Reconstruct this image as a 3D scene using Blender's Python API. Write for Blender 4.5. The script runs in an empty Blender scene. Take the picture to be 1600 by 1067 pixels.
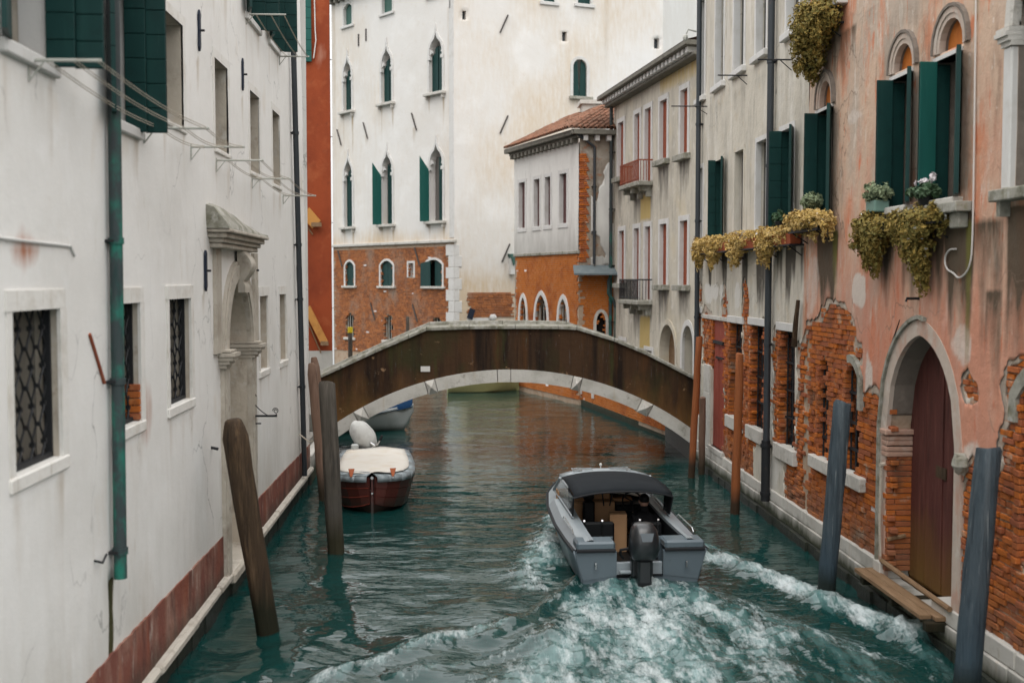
import bpy, bmesh, math, random
import numpy as np
from mathutils import Vector, Matrix
random.seed(11); rnd = random.uniform
R = math.radians
scene = bpy.context.scene
# ---------------------------------------------------------------- camera, sky, sun, exposure
F = 1800.; PIT = math.atan(96.5 / 1800); H = 4.5
YAW = math.atan(88 / 1800 * math.cos(PIT))            # heading to the right of the canal axis (+Y)
cd = bpy.data.cameras.new('camera'); cam = bpy.data.objects.new('camera', cd)
scene.collection.objects.link(cam); scene.camera = cam
cam.location = (0, 0, H); cam.rotation_euler = (math.pi / 2 - PIT, 0, -YAW)
cd.sensor_width = 36; cd.lens = 36 * F / 1600; cd.clip_end = 2000; cd.clip_start = .1
cd.dof.use_dof = True; cd.dof.focus_distance = 22; cd.dof.aperture_fstop = 1.2
SUN_EL, SUN_AZ = R(58), R(188)                         # azimuth clockwise from +Y: behind the camera
w = bpy.data.worlds.new('World'); scene.world = w; w.use_nodes = True
nt = w.node_tree; nt.nodes.clear()
sky = nt.nodes.new('ShaderNodeTexSky'); sky.sky_type = 'NISHITA'; sky.sun_disc = False
sky.sun_elevation = SUN_EL; sky.sun_rotation = SUN_AZ; sky.air_density = 1; sky.dust_density = 4; sky.ozone_density = 1
hs = nt.nodes.new('ShaderNodeHueSaturation'); hs.inputs['Saturation'].default_value = .12
mxw = nt.nodes.new('ShaderNodeMix'); mxw.data_type = 'RGBA'; mxw.inputs[0].default_value = .8
# overcast cloud layer: three times as bright overhead as at the horizon
tcw = nt.nodes.new('ShaderNodeTexCoord'); spw = nt.nodes.new('ShaderNodeSeparateXYZ'); mrw = nt.nodes.new('ShaderNodeMapRange')
mrw.inputs[1].default_value = 0; mrw.inputs[2].default_value = 1; mrw.inputs[3].default_value = 6.6; mrw.inputs[4].default_value = 19.8
nt.links.new(tcw.outputs['Generated'], spw.inputs[0]); nt.links.new(spw.outputs[2], mrw.inputs[0])
cbw = nt.nodes.new('ShaderNodeCombineColor'); [nt.links.new(mrw.outputs[0], cbw.inputs[i]) for i in range(3)]; nt.links.new(cbw.outputs[0], mxw.inputs[7])
bg = nt.nodes.new('ShaderNodeBackground'); bg.inputs[1].default_value = .14
ow = nt.nodes.new('ShaderNodeOutputWorld')
nt.links.new(sky.outputs[0], hs.inputs['Color']); nt.links.new(hs.outputs[0], mxw.inputs[6])
nt.links.new(mxw.outputs[2], bg.inputs[0]); nt.links.new(bg.outputs[0], ow.inputs[0])
sl = bpy.data.lights.new('sun', 'SUN'); sl.energy = .8; sl.angle = R(40); sl.color = (1, .97, .92)
so = bpy.data.objects.new('sun', sl); scene.collection.objects.link(so)
sd = Vector((math.sin(SUN_AZ) * math.cos(SUN_EL), math.cos(SUN_AZ) * math.cos(SUN_EL), math.sin(SUN_EL)))
so.rotation_euler = sd.to_track_quat('Z', 'Y').to_euler(); so.location = (0, 0, 40)
vs = scene.view_settings; vs.view_transform = 'Standard'; vs.look = 'None'; vs.gamma = 1; vs.use_curve_mapping = False
vs.exposure = 0.28
scene.render.engine = 'CYCLES'; scene.cycles.max_bounces = 8; scene.cycles.diffuse_bounces = 4

# ---------------------------------------------------------------- helpers
def ray(px, py):
    x = (px - 800) / F; y = -(py - 533.5) / F
    f = math.cos(PIT) + y * math.sin(PIT); z = -math.sin(PIT) + y * math.cos(PIT)
    c, s = math.cos(YAW), math.sin(YAW)
    return x * c + f * s, -x * s + f * c, z
def onX(px, py, X):                                   # pixel -> (Y, z) on a wall plane x = X
    r = ray(px, py); t = X / r[0]; return r[1] * t, H + r[2] * t
def onZ(px, py, Z=0):
    r = ray(px, py); t = (Z - H) / r[2]; return r[0] * t, r[1] * t
class Face:
    """vertical wall plane: u along the wall, n out of it, z up"""
    def __init__(s, O, D, N, lean=None): s.O, s.D, s.N, s.lean = O, D, N, lean
    def __call__(s, u, n, z):
        if s.lean: u = s.lean(u, z)
        return (s.O[0] + s.D[0] * u + s.N[0] * n, s.O[1] + s.D[1] * u + s.N[1] * n, z)
def sstep(a, b, x):
    t = np.clip((x - a) / (b - a), 0, 1); return t * t * (3 - 2 * t)
def _h(i, j, k):
    n = (i.astype(np.int64) * 374761393 + j.astype(np.int64) * 668265263 + k * 1274126177) & 0xffffffff
    n = ((n ^ (n >> 13)) * 1103515245) & 0xffffffff; n = n ^ (n >> 16)
    return (n & 0xffff) / 65535.
def vnoise(x, y, k=0):
    i, j = np.floor(x), np.floor(y); fx, fy = x - i, y - j
    fx = fx * fx * (3 - 2 * fx); fy = fy * fy * (3 - 2 * fy)
    a, b, c, d = _h(i, j, k), _h(i + 1, j, k), _h(i, j + 1, k), _h(i + 1, j + 1, k)
    return (a * (1 - fx) + b * fx) * (1 - fy) + (c * (1 - fx) + d * fx) * fy
def fbm(x, y, k=0, o=4):
    s, a, t = 0, .5, 0
    for q in range(o):
        s = s + a * vnoise(x * 2 ** q, y * 2 ** q, k + q * 17); t += a; a *= .5
    return s / t - .5
def polysdf(U, Z, poly):
    """signed distance, positive outside the polygon"""
    d = np.full(U.shape, 1e9); ins = np.zeros(U.shape, bool); n = len(poly)
    for i in range(n):
        ax, ay = poly[i]; bx, by = poly[(i + 1) % n]
        ex, ey = bx - ax, by - ay; wx, wy = U - ax, Z - ay
        t = np.clip((wx * ex + wy * ey) / (ex * ex + ey * ey + 1e-12), 0, 1)
        d = np.minimum(d, (wx - ex * t) ** 2 + (wy - ey * t) ** 2)
        c = ((ay > Z) != (by > Z)) & (U < (bx - ax) * (Z - ay) / (by - ay + 1e-12) + ax)
        ins ^= c
    d = np.sqrt(d); return np.where(ins, -d, d)
def linesdist(X, Y, pts):
    d = np.full(X.shape, 1e9); tt = np.zeros(X.shape)
    for i in range(len(pts) - 1):
        ax, ay = pts[i]; bx, by = pts[i + 1]; ex, ey = bx - ax, by - ay
        t = np.clip(((X - ax) * ex + (Y - ay) * ey) / (ex * ex + ey * ey + 1e-12), 0, 1)
        q = np.hypot(X - ax - ex * t, Y - ay - ey * t); m = q < d
        d = np.where(m, q, d); tt = np.where(m, (i + t) / (len(pts) - 1), tt)
    return d, tt
def lip(p): return grow(p, -.006)
def smooth_path(p, n=3):
    for _ in range(n):
        q = [p[0]]
        for a, b in zip(p, p[1:]): q += [tuple(a[i] * .75 + b[i] * .25 for i in range(3)), tuple(a[i] * .25 + b[i] * .75 for i in range(3))]
        p = q + [p[-1]]
    return p
def rect(u0, u1, z0, z1): return [(u0, z0), (u1, z0), (u1, z1), (u0, z1)]
def arch(u0, u1, z0, zs, zt, kind='round', n=12):
    """outline: bottom-left, up, over the arch, down to bottom-right"""
    c, h = (u0 + u1) / 2, (u1 - u0) / 2; p = [(u0, z0), (u0, zs)]
    for i in range(1, n):
        t = i / n
        if kind == 'round': a = math.pi * (1 - t); x, y = math.cos(a), math.sin(a)
        elif kind == 'seg': x = 2 * t - 1; y = 1 - x * x
        elif kind == 'bluntpoint':
            x = 2 * t - 1; q = abs(x); y = math.sqrt(max(0, 1 - ((q + .14) / 1.14) ** 2)) / math.sqrt(1 - (.14 / 1.14) ** 2)
        elif kind == 'pointed':
            x = 2 * t - 1; q = abs(x); y = math.sqrt(max(0, 1 - ((q + .35) / 1.35) ** 2)) / math.sqrt(1 - (.35 / 1.35) ** 2)
        else:
            x = 2 * t - 1; q = abs(x); y = (1 - q) ** .8 if q < .35 else .7 * math.sqrt(max(0, 1 - ((q - .1) / .9) ** 2)) + .0
            if q < .35: y = .675 + (1 - q / .35) ** 1.5 * .325
        p.append((c + h * x, zs + (zt - zs) * y))
    p += [(u1, zs), (u1, z0)]; return p
def grow(poly, d, base=True):
    """offset an open arch outline outwards by d (feet stay on the base line)"""
    out = []
    for i, (x, y) in enumerate(poly):
        a = poly[max(0, i - 1)]; b = poly[min(len(poly) - 1, i + 1)]
        tx, ty = b[0] - a[0], b[1] - a[1]; l = math.hypot(tx, ty) or 1
        out.append((x - ty / l * d, y + tx / l * d))
    out[0] = (poly[0][0] - d, poly[0][1]); out[-1] = (poly[-1][0] + d, poly[-1][1]); return out
ORG = {}                                              # world origin of every object that parents others
class MB:
    def __init__(s, T=None): s.v, s.f, s.T = [], [], T or (lambda a, b, c: (a, b, c))
    def add(s, vs, fs):
        k = len(s.v); s.v += [s.T(*p) for p in vs]; s.f += [tuple(i + k for i in f) for f in fs]; return s
    def poly(s, pts): return s.add(pts, [tuple(range(len(pts)))])
    def box(s, a0, a1, b0, b1, c0, c1):
        v = [(a, b, c) for a in (a0, a1) for b in (b0, b1) for c in (c0, c1)]
        return s.add(v, [(0, 1, 3, 2), (4, 6, 7, 5), (0, 4, 5, 1), (2, 3, 7, 6), (0, 2, 6, 4), (1, 5, 7, 3)])
    def cbox(s, a0, a1, b0, b1, c0, c1, r=.01, j=0):
        """chamfered box, corners jittered by j"""
        bm = bmesh.new(); bmesh.ops.create_cube(bm, size=1)
        for q in bm.verts:
            q.co = ((a0 if q.co.x < 0 else a1) + rnd(-j, j), (b0 if q.co.y < 0 else b1) + rnd(-j, j), (c0 if q.co.z < 0 else c1) + rnd(-j, j))
        bmesh.ops.bevel(bm, geom=list(bm.edges), offset=r, segments=1, affect='EDGES', profile=.5)
        bm.verts.index_update(); s.add([tuple(q.co) for q in bm.verts], [[q.index for q in f.verts] for f in bm.faces]); bm.free(); return s
    def prism(s, pts, n0, n1, back=True):
        """polygon in (u, z) extruded along n"""
        n = len(pts); v = [(p[0], n1, p[1]) for p in pts] + [(p[0], n0, p[1]) for p in pts]
        f = [tuple(range(n))] + ([tuple(range(2 * n - 1, n - 1, -1))] if back else [])
        f += [(i, (i + 1) % n, (i + 1) % n + n, i + n) for i in range(n)]; return s.add(v, f)
    def ring(s, inner, outer, n0, n1, closed=False):
        """band between two outlines with the same count, extruded along n"""
        n = len(inner); v = []
        for q in (inner, outer):
            v += [(p[0], n1, p[1]) for p in q] + [(p[0], n0, p[1]) for p in q]
        f = []
        for i in range(n if closed else n - 1):
            j = (i + 1) % n
            f += [(i, j, j + 2 * n, i + 2 * n), (i + n, i + 3 * n, j + 3 * n, j + n), (i, i + n, j + n, j), (i + 2 * n, j + 2 * n, j + 3 * n, i + 3 * n)]
        if not closed: f += [(0, 2 * n, 3 * n, n), (n - 1, 2 * n - 1, 4 * n - 1, 3 * n - 1)]
        return s.add(v, f)
    def loft(s, rings, closed=True, cap=True):
        n = len(rings[0]); v = [p for q in rings for p in q]; f = []
        for i in range(len(rings) - 1):
            for j in range(n if closed else n - 1):
                k = (j + 1) % n; f.append((i * n + j, i * n + k, (i + 1) * n + k, (i + 1) * n + j))
        if cap and closed: f += [tuple(range(n - 1, -1, -1)), tuple(range((len(rings) - 1) * n, len(rings) * n))]
        return s.add(v, f)
    def tube(s, pts, r, seg=8, cap=True):
        P = [Vector(s.T(*p)) for p in pts]; T, s.T = s.T, lambda a, b, c: (a, b, c); rings = []; ref = None
        for i, p in enumerate(P):
            d = (P[min(i + 1, len(P) - 1)] - P[max(i - 1, 0)]).normalized()
            if ref is None: ref = Vector((0, 0, 1)) if abs(d.z) < .9 else Vector((1, 0, 0))
            a = (ref - d * ref.dot(d)).normalized(); b = d.cross(a); ref = a
            q = r[i] if isinstance(r, (list, tuple)) else r
            rings.append([tuple(p + (a * math.cos(2 * math.pi * k / seg) + b * math.sin(2 * math.pi * k / seg)) * q) for k in range(seg)])
        s.loft(rings, True, cap); s.T = T; return s
    def blob(s, c, r, seg=10, rings=7, fn=None):
        rr = []
        for i in range(1, rings):
            a = math.pi * i / rings
            rr.append([(c[0] + r[0] * math.sin(a) * math.cos(2 * math.pi * k / seg), c[1] + r[1] * math.sin(a) * math.sin(2 * math.pi * k / seg), c[2] - r[2] * math.cos(a)) for k in range(seg)])
        if fn: rr = [[fn(p) for p in q] for q in rr]
        return s.loft(rr)
    def pieces(s):
        par = list(range(len(s.v)))
        def fd(i):
            while par[i] != i: par[i] = par[par[i]]; i = par[i]
            return i
        for f in s.f:
            r = fd(f[0])
            for k in f[1:]: par[fd(k)] = r
        isl = {}
        for i in range(len(s.v)): isl.setdefault(fd(i), []).append(i)
        ks = list(isl)
        if len(ks) < 2 or len(ks) > 60: return [None]
        A = np.array(s.v); lo = np.array([A[isl[k]].min(0) for k in ks]); hi = np.array([A[isl[k]].max(0) for k in ks]); sz = (hi - lo).max(1)
        gap = np.sqrt((np.maximum(0, np.maximum(lo[:, None] - hi[None], lo[None] - hi[:, None])) ** 2).sum(2))
        near = gap <= np.maximum(.02, .5 * np.maximum(sz[:, None], sz[None])); g = list(range(len(ks)))
        def fg(i):
            while g[i] != i: i = g[i]
            return i
        for i, j in zip(*np.nonzero(np.triu(near, 1))): g[fg(int(j))] = fg(int(i))
        grp = {}
        for i, k in enumerate(ks): grp.setdefault(fg(i), []).extend(isl[k])
        if len(grp) < 2: return [None]
        which = {i: q for q, l in grp.items() for i in l}; out = []
        for q, l in grp.items():
            m = {i: n for n, i in enumerate(l)}; out.append(([s.v[i] for i in l], [tuple(m[i] for i in f) for f in s.f if which[f[0]] == q]))
        return out
    def build(s, name, mat, parent=None, smooth=False, local=False, recalc=True, label=None, kind=None, attr=None):
        if kind != 'stuff' and len(s.v) < 4000:          # pieces that stand apart become objects of their own
            ps = s.pieces()
            if len(ps) > 1:
                obs = []
                for vs_, fs_ in ps:
                    q = MB(); q.v, q.f = vs_, fs_; obs.append(q.build(name, mat, parent, smooth, local, recalc, label, 'stuff', attr))
                    if 'kind' in obs[-1]: del obs[-1]['kind']
                return obs[0]
        o = ORG.get(parent.name, (0, 0, 0)) if parent and not local else (0, 0, 0)
        me = bpy.data.meshes.new(name)
        me.from_pydata([(p[0] - o[0], p[1] - o[1], p[2] - o[2]) for p in s.v], [], s.f)
        if recalc:
            bm = bmesh.new(); bm.from_mesh(me); bmesh.ops.recalc_face_normals(bm, faces=bm.faces); bm.to_mesh(me); bm.free()
        if smooth: me.polygons.foreach_set('use_smooth', [True] * len(me.polygons))
        me.materials.append(mat)
        ob = bpy.data.objects.new(name, me); scene.collection.objects.link(ob)
        if parent: ob.parent = parent; ORG[ob.name] = o if not local else (0, 0, 0)
        else: ORG[ob.name] = (0, 0, 0)
        if label: ob['label'] = label
        if kind: ob['kind'] = kind
        return ob
def smooth_by_angle(ob, a=35):
    me = ob.data; me.polygons.foreach_set('use_smooth', [True] * len(me.polygons))
    try: me.set_sharp_from_angle(angle=R(a))
    except Exception: pass
    return ob
def thing(name, label, cat, loc, group=None, rz=0):
    o = bpy.data.objects.new(name, None); scene.collection.objects.link(o)
    o.location = loc; o.rotation_euler = (0, 0, rz); o.empty_display_size = .2
    o['label'] = label; o['category'] = cat
    if group: o['group'] = group
    ORG[o.name] = tuple(loc); return o
def tag(o, label, cat, group=None):
    o['label'] = label; o['category'] = cat
    if group: o['group'] = group
    return o
def inst(name, me, parent, loc, rot=(0, 0, 0), sc=(1, 1, 1)):
    o = bpy.data.objects.new(name, me); scene.collection.objects.link(o); g = ORG.get(parent.name, (0, 0, 0))
    o.parent = parent; o.location = (loc[0] - g[0], loc[1] - g[1], loc[2] - g[2]); o.rotation_euler = rot; o.scale = sc; return o

def sheet(name, mat, parent, face, us, zs, field, n=0., depth=.25, stain_shade=None, undul=.006, seed=0, rimmat=None, border=False):
    """wall skin where field >= 0, with its openings cut out and their reveals going back by depth"""
    us = np.array(sorted(set(np.round(us, 4)))); zs = np.array(sorted(set(np.round(zs, 4))))
    U, Z = np.meshgrid(us, zs, indexing='ij'); f = field(U, Z); f = np.where(np.abs(f) < 1e-4, 0, f)
    nu, nz = U.shape; vid = {}; P = []; faces = []
    ins = f >= 0
    def gv(i, j):
        k = (i, j)
        if k not in vid: vid[k] = len(P); P.append((us[i], zs[j]))
        return vid[k]
    def ev(a, b):
        if f[a] == 0: return gv(*a)
        if f[b] == 0: return gv(*b)
        k = (a, b) if a < b else (b, a)
        if k not in vid:
            t = f[k[0]] / (f[k[0]] - f[k[1]])
            vid[k] = len(P); P.append((us[k[0][0]] + (us[k[1][0]] - us[k[0][0]]) * t, zs[k[0][1]] + (zs[k[1][1]] - zs[k[0][1]]) * t))
        return vid[k]
    cnt = ins[:-1, :-1].astype(int) + ins[1:, :-1] + ins[1:, 1:] + ins[:-1, 1:]
    mx = np.maximum(np.maximum(f[:-1, :-1], f[1:, :-1]), np.maximum(f[1:, 1:], f[:-1, 1:]))
    for i, j in zip(*np.nonzero((cnt > 0) & (mx > 0))):
        c = [(i, j), (i + 1, j), (i + 1, j + 1), (i, j + 1)]
        if cnt[i, j] == 4: faces.append(tuple(gv(*q) for q in c)); continue
        pl = []
        for k in range(4):
            a, b = c[k], c[(k + 1) % 4]
            if ins[a]: pl.append(gv(*a))
            if ins[a] != ins[b]: pl.append(ev(a, b))
        q = []
        for x in pl:
            if x not in q: q.append(x)
        if len(q) >= 3: faces.append(tuple(q))
    E = {}
    for fc in faces:
        for k in range(len(fc)):
            a, b = fc[k], fc[(k + 1) % len(fc)]; e = (a, b) if a < b else (b, a); E[e] = (E[e][0] + 1, (a, b)) if e in E else (1, (a, b))
    A = np.array(P); nn = n + fbm(A[:, 0] * .9, A[:, 1] * .9, seed) * undul * 2 + fbm(A[:, 0] * 5, A[:, 1] * 5, seed + 5) * undul * .5
    V = [face(p[0], q, p[1]) for p, q in zip(P, nn)]
    if depth:
        back = {}; rim = []
        onb = lambda p, q: (not border) and ((abs(p[0] - us[0]) < 1e-6 and abs(q[0] - us[0]) < 1e-6) or (abs(p[0] - us[-1]) < 1e-6 and abs(q[0] - us[-1]) < 1e-6) or (abs(p[1] - zs[0]) < 1e-6 and abs(q[1] - zs[0]) < 1e-6) or (abs(p[1] - zs[-1]) < 1e-6 and abs(q[1] - zs[-1]) < 1e-6))
        for e, (c, (a, b)) in E.items():
            if c != 1 or onb(P[a], P[b]): continue
            for x in (a, b):
                if x not in back:
                    back[x] = len(V); d = depth(P[x][0], P[x][1]) if callable(depth) else depth
                    V.append(face(P[x][0], n - d, P[x][1]))
            rim.append((b, a, back[a], back[b]))
    else: rim = []
    o = ORG.get(parent.name, (0, 0, 0)); me = bpy.data.meshes.new(name)
    # orient so that the front looks along the face normal
    a, b, c = Vector(face(0, 0, 0)), Vector(face(1, 0, 0)), Vector(face(0, 0, 1))
    if (b - a).cross(c - a).dot(Vector((face.N[0], face.N[1], 0))) < 0:
        faces = [t[::-1] for t in faces]; rim = [t[::-1] for t in rim]
    me.from_pydata([(p[0] - o[0], p[1] - o[1], p[2] - o[2]) for p in V], [], faces + rim)
    me.materials.append(mat)
    if rimmat:
        me.materials.append(rimmat); me.polygons.foreach_set('material_index', [0] * len(faces) + [1] * len(rim))
    if stain_shade:
        at = me.color_attributes.new('stain_shade', 'FLOAT_COLOR', 'POINT')
        col = np.zeros((len(V), 4), np.float32); col[:, 3] = 1
        r, g, b = stain_shade(A[:, 0], A[:, 1]); k = len(A); col[:k, 0] = r; col[:k, 1] = g; col[:k, 2] = b
        for x, y in (back.items() if depth else ()): col[y] = col[x]
        at.data.foreach_set('color', col.ravel())
    me.polygons.foreach_set('use_smooth', [True] * len(faces) + [False] * len(rim))
    ob = bpy.data.objects.new(name, me); scene.collection.objects.link(ob); ob.parent = parent; ORG[ob.name] = o
    return ob
def lines(a, b, step, cuts=()):
    cuts = sorted(c for c in cuts if a < c < b); pts = [a] + cuts + [b]; out = []
    for p, q in zip(pts, pts[1:]):
        k = max(1, int(round((q - p) / step))); out += [p + (q - p) * i / k for i in range(k)]
    return out + [b]
def streaks(U, Z, lst, k=3):
    """dirt that ran down the wall, also painted shade below boxes and sills: (u0, u1, ztop, length, strength)"""
    s = np.zeros(U.shape)
    for u0, u1, zt, ln, a in lst:
        m = sstep(u0 - .06, u0 + .06, U) * (1 - sstep(u1 - .06, u1 + .06, U))
        l = ln * (.45 + 1.1 * vnoise(U * 6, U * 0 + 3, k))
        s = np.maximum(s, a * m * np.clip((zt - Z) / .05, 0, 1) * np.clip(1 - (zt - Z) / l, 0, 1) ** .8)
    return s

# ---------------------------------------------------------------- materials
MATS = {}
def mk(name, base, rough=.85, layers=(), bump=(), zl=(), attr=None, spec=.18, cracks=0, metal=0, island=None, coat=0, wet=None):
    """layers: (colour, scale, (sx,sy,sz), lo, hi, amount[, detail]); bump: (scale, (sx,sy,sz), distance);
    zl: (colour, z_full, z_none, amount, wobble); attr: three colours driven by the stain attribute"""
    m = bpy.data.materials.new(name); m.use_nodes = True; t = m.node_tree; N, L = t.nodes, t.links
    b = N['Principled BSDF']; b.inputs['Roughness'].default_value = rough; b.inputs['Metallic'].default_value = metal
    b.inputs['Specular IOR Level'].default_value = spec; b.inputs['Coat Weight'].default_value = coat
    geo = N.new('ShaderNodeNewGeometry'); cur = None
    def noise(scale, st, detail=5, seed=0):
        mp = N.new('ShaderNodeMapping'); mp.inputs['Scale'].default_value = st; mp.inputs['Location'].default_value = (seed * 3.7, seed * 1.3, seed * 2.1)
        L.new(geo.outputs['Position'], mp.inputs[0]); n = N.new('ShaderNodeTexNoise'); n.inputs['Scale'].default_value = scale
        n.inputs['Detail'].default_value = detail; n.inputs['Roughness'].default_value = .6; L.new(mp.outputs[0], n.inputs['Vector']); return n.outputs['Fac']
    def rng(x, a, b_, c, d):
        q = N.new('ShaderNodeMapRange'); q.inputs[1].default_value = a; q.inputs[2].default_value = b_; q.inputs[3].default_value = c; q.inputs[4].default_value = d
        L.new(x, q.inputs[0]); return q.outputs[0]
    def math_(op, x, y):
        q = N.new('ShaderNodeMath'); q.operation = op
        for i, p in enumerate((x, y)):
            if isinstance(p, (int, float)): q.inputs[i].default_value = p
            else: L.new(p, q.inputs[i])
        return q.outputs[0]
    def mix(fac, c):
        nonlocal cur
        q = N.new('ShaderNodeMix'); q.data_type = 'RGBA'; L.new(fac, q.inputs[0])
        if cur is None: q.inputs[6].default_value = (*base, 1)
        else: L.new(cur, q.inputs[6])
        if isinstance(c, tuple): q.inputs[7].default_value = (*c, 1)
        else: L.new(c, q.inputs[7])
        cur = q.outputs[2]
    if island:
        oi = N.new('ShaderNodeObjectInfo')
        v = math_('FRACT', math_('ADD', geo.outputs['Random Per Island'], oi.outputs['Random']), 0)
        cr = N.new('ShaderNodeValToRGB'); L.new(v, cr.inputs[0]); e = cr.color_ramp.elements
        cr.color_ramp.interpolation = 'LINEAR'
        for i, c in enumerate(island):
            p = i / (len(island) - 1)
            x = e[0] if i == 0 else e[1] if i == len(island) - 1 else e.new(p)
            x.position = p; x.color = (*c, 1)
        cur = cr.outputs[0]
    for i, l in enumerate(layers):
        mix(rng(noise(l[1], l[2], l[6] if len(l) > 6 else 5, i + 1), l[3], l[4], 0, l[5]), l[0])
    for i, (c, z0, z1, a, wob) in enumerate(zl):
        sp = N.new('ShaderNodeSeparateXYZ'); L.new(geo.outputs['Position'], sp.inputs[0])
        z = math_('ADD', sp.outputs[2], math_('MULTIPLY', math_('SUBTRACT', noise(2.2, (1, 1, .35), 6, i + 11), .5), wob))
        mix(rng(z, z0, z1, a, 0), c)
    if attr:
        at = N.new('ShaderNodeAttribute'); at.attribute_name = 'stain_shade'; sc = N.new('ShaderNodeSeparateColor'); L.new(at.outputs['Color'], sc.inputs[0])
        for i, c in enumerate(attr):
            if c is None: continue
            nz = noise(3.2, (2.2, 2.2, .5), 6, i + 21)
            mix(rng(math_('MULTIPLY', sc.outputs[i], math_('ADD', math_('MULTIPLY', nz, 2.0), .05)), .15, .8, 0, .92), c)
    if cracks:
        mp = N.new('ShaderNodeMapping'); mp.inputs['Scale'].default_value = (1, 1, .75); L.new(geo.outputs['Position'], mp.inputs[0])
        dn = N.new('ShaderNodeTexNoise'); dn.inputs['Scale'].default_value = 2.2; dn.inputs['Detail'].default_value = 6; L.new(mp.outputs[0], dn.inputs['Vector'])
        vm = N.new('ShaderNodeVectorMath'); vm.operation = 'MULTIPLY_ADD'; vm.inputs[1].default_value = (.7, .7, .7); L.new(dn.outputs['Color'], vm.inputs[0]); L.new(mp.outputs[0], vm.inputs[2])
        vo = N.new('ShaderNodeTexVoronoi'); vo.feature = 'DISTANCE_TO_EDGE'; vo.inputs['Scale'].default_value = .75; L.new(vm.outputs[0], vo.inputs['Vector'])
        ln = rng(vo.outputs['Distance'], .0, .010, 1, 0)
        mix(math_('MULTIPLY', ln, rng(noise(.5, U1, 3, 77), .5, .6, 0, cracks)), tuple(q * .35 for q in base))
    if cur is None: b.inputs['Base Color'].default_value = (*base, 1)
    else: L.new(cur, b.inputs['Base Color'])
    prev = None
    for i, (s, st, d) in enumerate(bump):
        q = N.new('ShaderNodeBump'); q.inputs['Strength'].default_value = 1; q.inputs['Distance'].default_value = d
        L.new(noise(s, st, 6, i + 31), q.inputs['Height'])
        if prev: L.new(prev, q.inputs['Normal'])
        prev = q.outputs[0]
    if prev: L.new(prev, b.inputs['Normal'])
    MATS[name] = m; return m
U1 = (1, 1, 1); VST = (3, 3, .35)
M = {}
M['lw'] = mk('white_plaster', (.73, .715, .685), .92, [((.64, .62, .585), .6, U1, .46, .7, .7, 8), ((.57, .53, .47), 1.5, (2, 2, .35), .58, .80, .5, 8), ((.50, .44, .35), 4, (1.6, 1.6, .5), .63, .78, .45, 8), ((.79, .78, .765), 2.4, U1, .55, .75, .5), ((.60, .52, .42), .9, (1, 1, .7), .62, .72, .45, 9)], [(5, U1, .006), (40, U1, .002)], [((.40, .38, .33), .9, 1.9, .40, 2.0)], ((.36, .27, .17), (.80, .79, .77), (.36, .13, .06)), cracks=.75)
M['dado'] = mk('red_dado_plaster', (.20, .075, .055), .85, [((.33, .20, .155), 1.4, (1.5, 1.5, .5), .48, .62, .8, 9), ((.085, .035, .028), 2.6, (1.5, 1.5, .6), .52, .68, .75, 9), ((.44, .36, .31), 4, (2, 2, .5), .60, .68, .75, 9), ((.27, .08, .04), 1.3, (2, 2, .3), .54, .66, .6, 8)], [(10, U1, .016)], [((.05, .045, .035), .36, .62, .75, .45)])
M['pal'] = mk('cream_plaster', (.66, .64, .61), .92, [((.59, .555, .505), .35, U1, .46, .72, .5, 8), ((.73, .72, .70), .9, U1, .5, .72, .7, 8), ((.52, .45, .36), 1.1, (1.6, 1.6, .18), .61, .8, .3, 8), ((.58, .52, .45), 3, U1, .57, .72, .35, 8)], [(6, U1, .008), (40, U1, .002)], (), ((.30, .21, .11), (.70, .69, .68), (.54, .43, .30)))
M['grey'] = mk('grey_plaster', (.54, .50, .425), .94, [((.40, .37, .315), .9, (1.4, 1.4, .5), .46, .62, .75, 9), ((.64, .61, .55), 1.5, (1.5, 1.5, .4), .5, .66, .7, 9), ((.20, .18, .15), 3, VST, .58, .74, .6, 9), ((.52, .43, .30), 4, U1, .57, .70, .5, 9)], [(8, U1, .014), (45, U1, .004)], (), ((.06, .052, .042), (.62, .60, .56), (.45, .16, .07)), cracks=.8)
M['pink'] = mk('pink_plaster', (.54, .385, .285), .94, [((.44, .365, .30), .8, (1.2, 1.2, .6), .44, .58, .85, 9), ((.57, .22, .115), 1.1, (1.4, 1.4, .55), .53, .63, .8, 9), ((.62, .54, .46), 2.4, (2, 2, .55), .56, .66, .75, 9), ((.55, .15, .06), 3.6, (2, 2, .5), .60, .67, .75, 9), ((.19, .115, .08), 1.0, (2.2, 2.2, .45), .59, .72, .7, 9), ((.60, .52, .45), 7, (1.3, 1.3, .8), .64, .69, .7, 8)], [(7, U1, .018), (40, U1, .004)], [((.53, .185, .11), 3.2, 6.4, .68, 9.0)], ((.065, .052, .035), (.58, .51, .45), (.14, .13, .035)), cracks=.8)
M['r3'] = mk('ochre_grey_plaster', (.52, .48, .40), .94, [((.36, .33, .28), 1.1, (1.6, 1.6, .5), .47, .64, .75, 9), ((.54, .45, .29), .7, U1, .56, .72, .5, 8), ((.24, .22, .19), 2.5, VST, .58, .72, .65, 9), ((.62, .59, .53), 3, U1, .55, .7, .6, 8)], [(8, U1, .012)], (), ((.10, .09, .08), (.55, .53, .49), (.48, .35, .13)), cracks=.6)
M['bbw'] = mk('weathered_white_plaster', (.66, .645, .61), .92, [((.44, .42, .39), 1.2, (1.6, 1.6, .4), .5, .72, .6, 8), ((.27, .255, .23), 3, VST, .59, .76, .5, 8)], [(8, U1, .01)], [((.24, .23, .205), 5.4, 6.7, .6, 1.6)])
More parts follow.
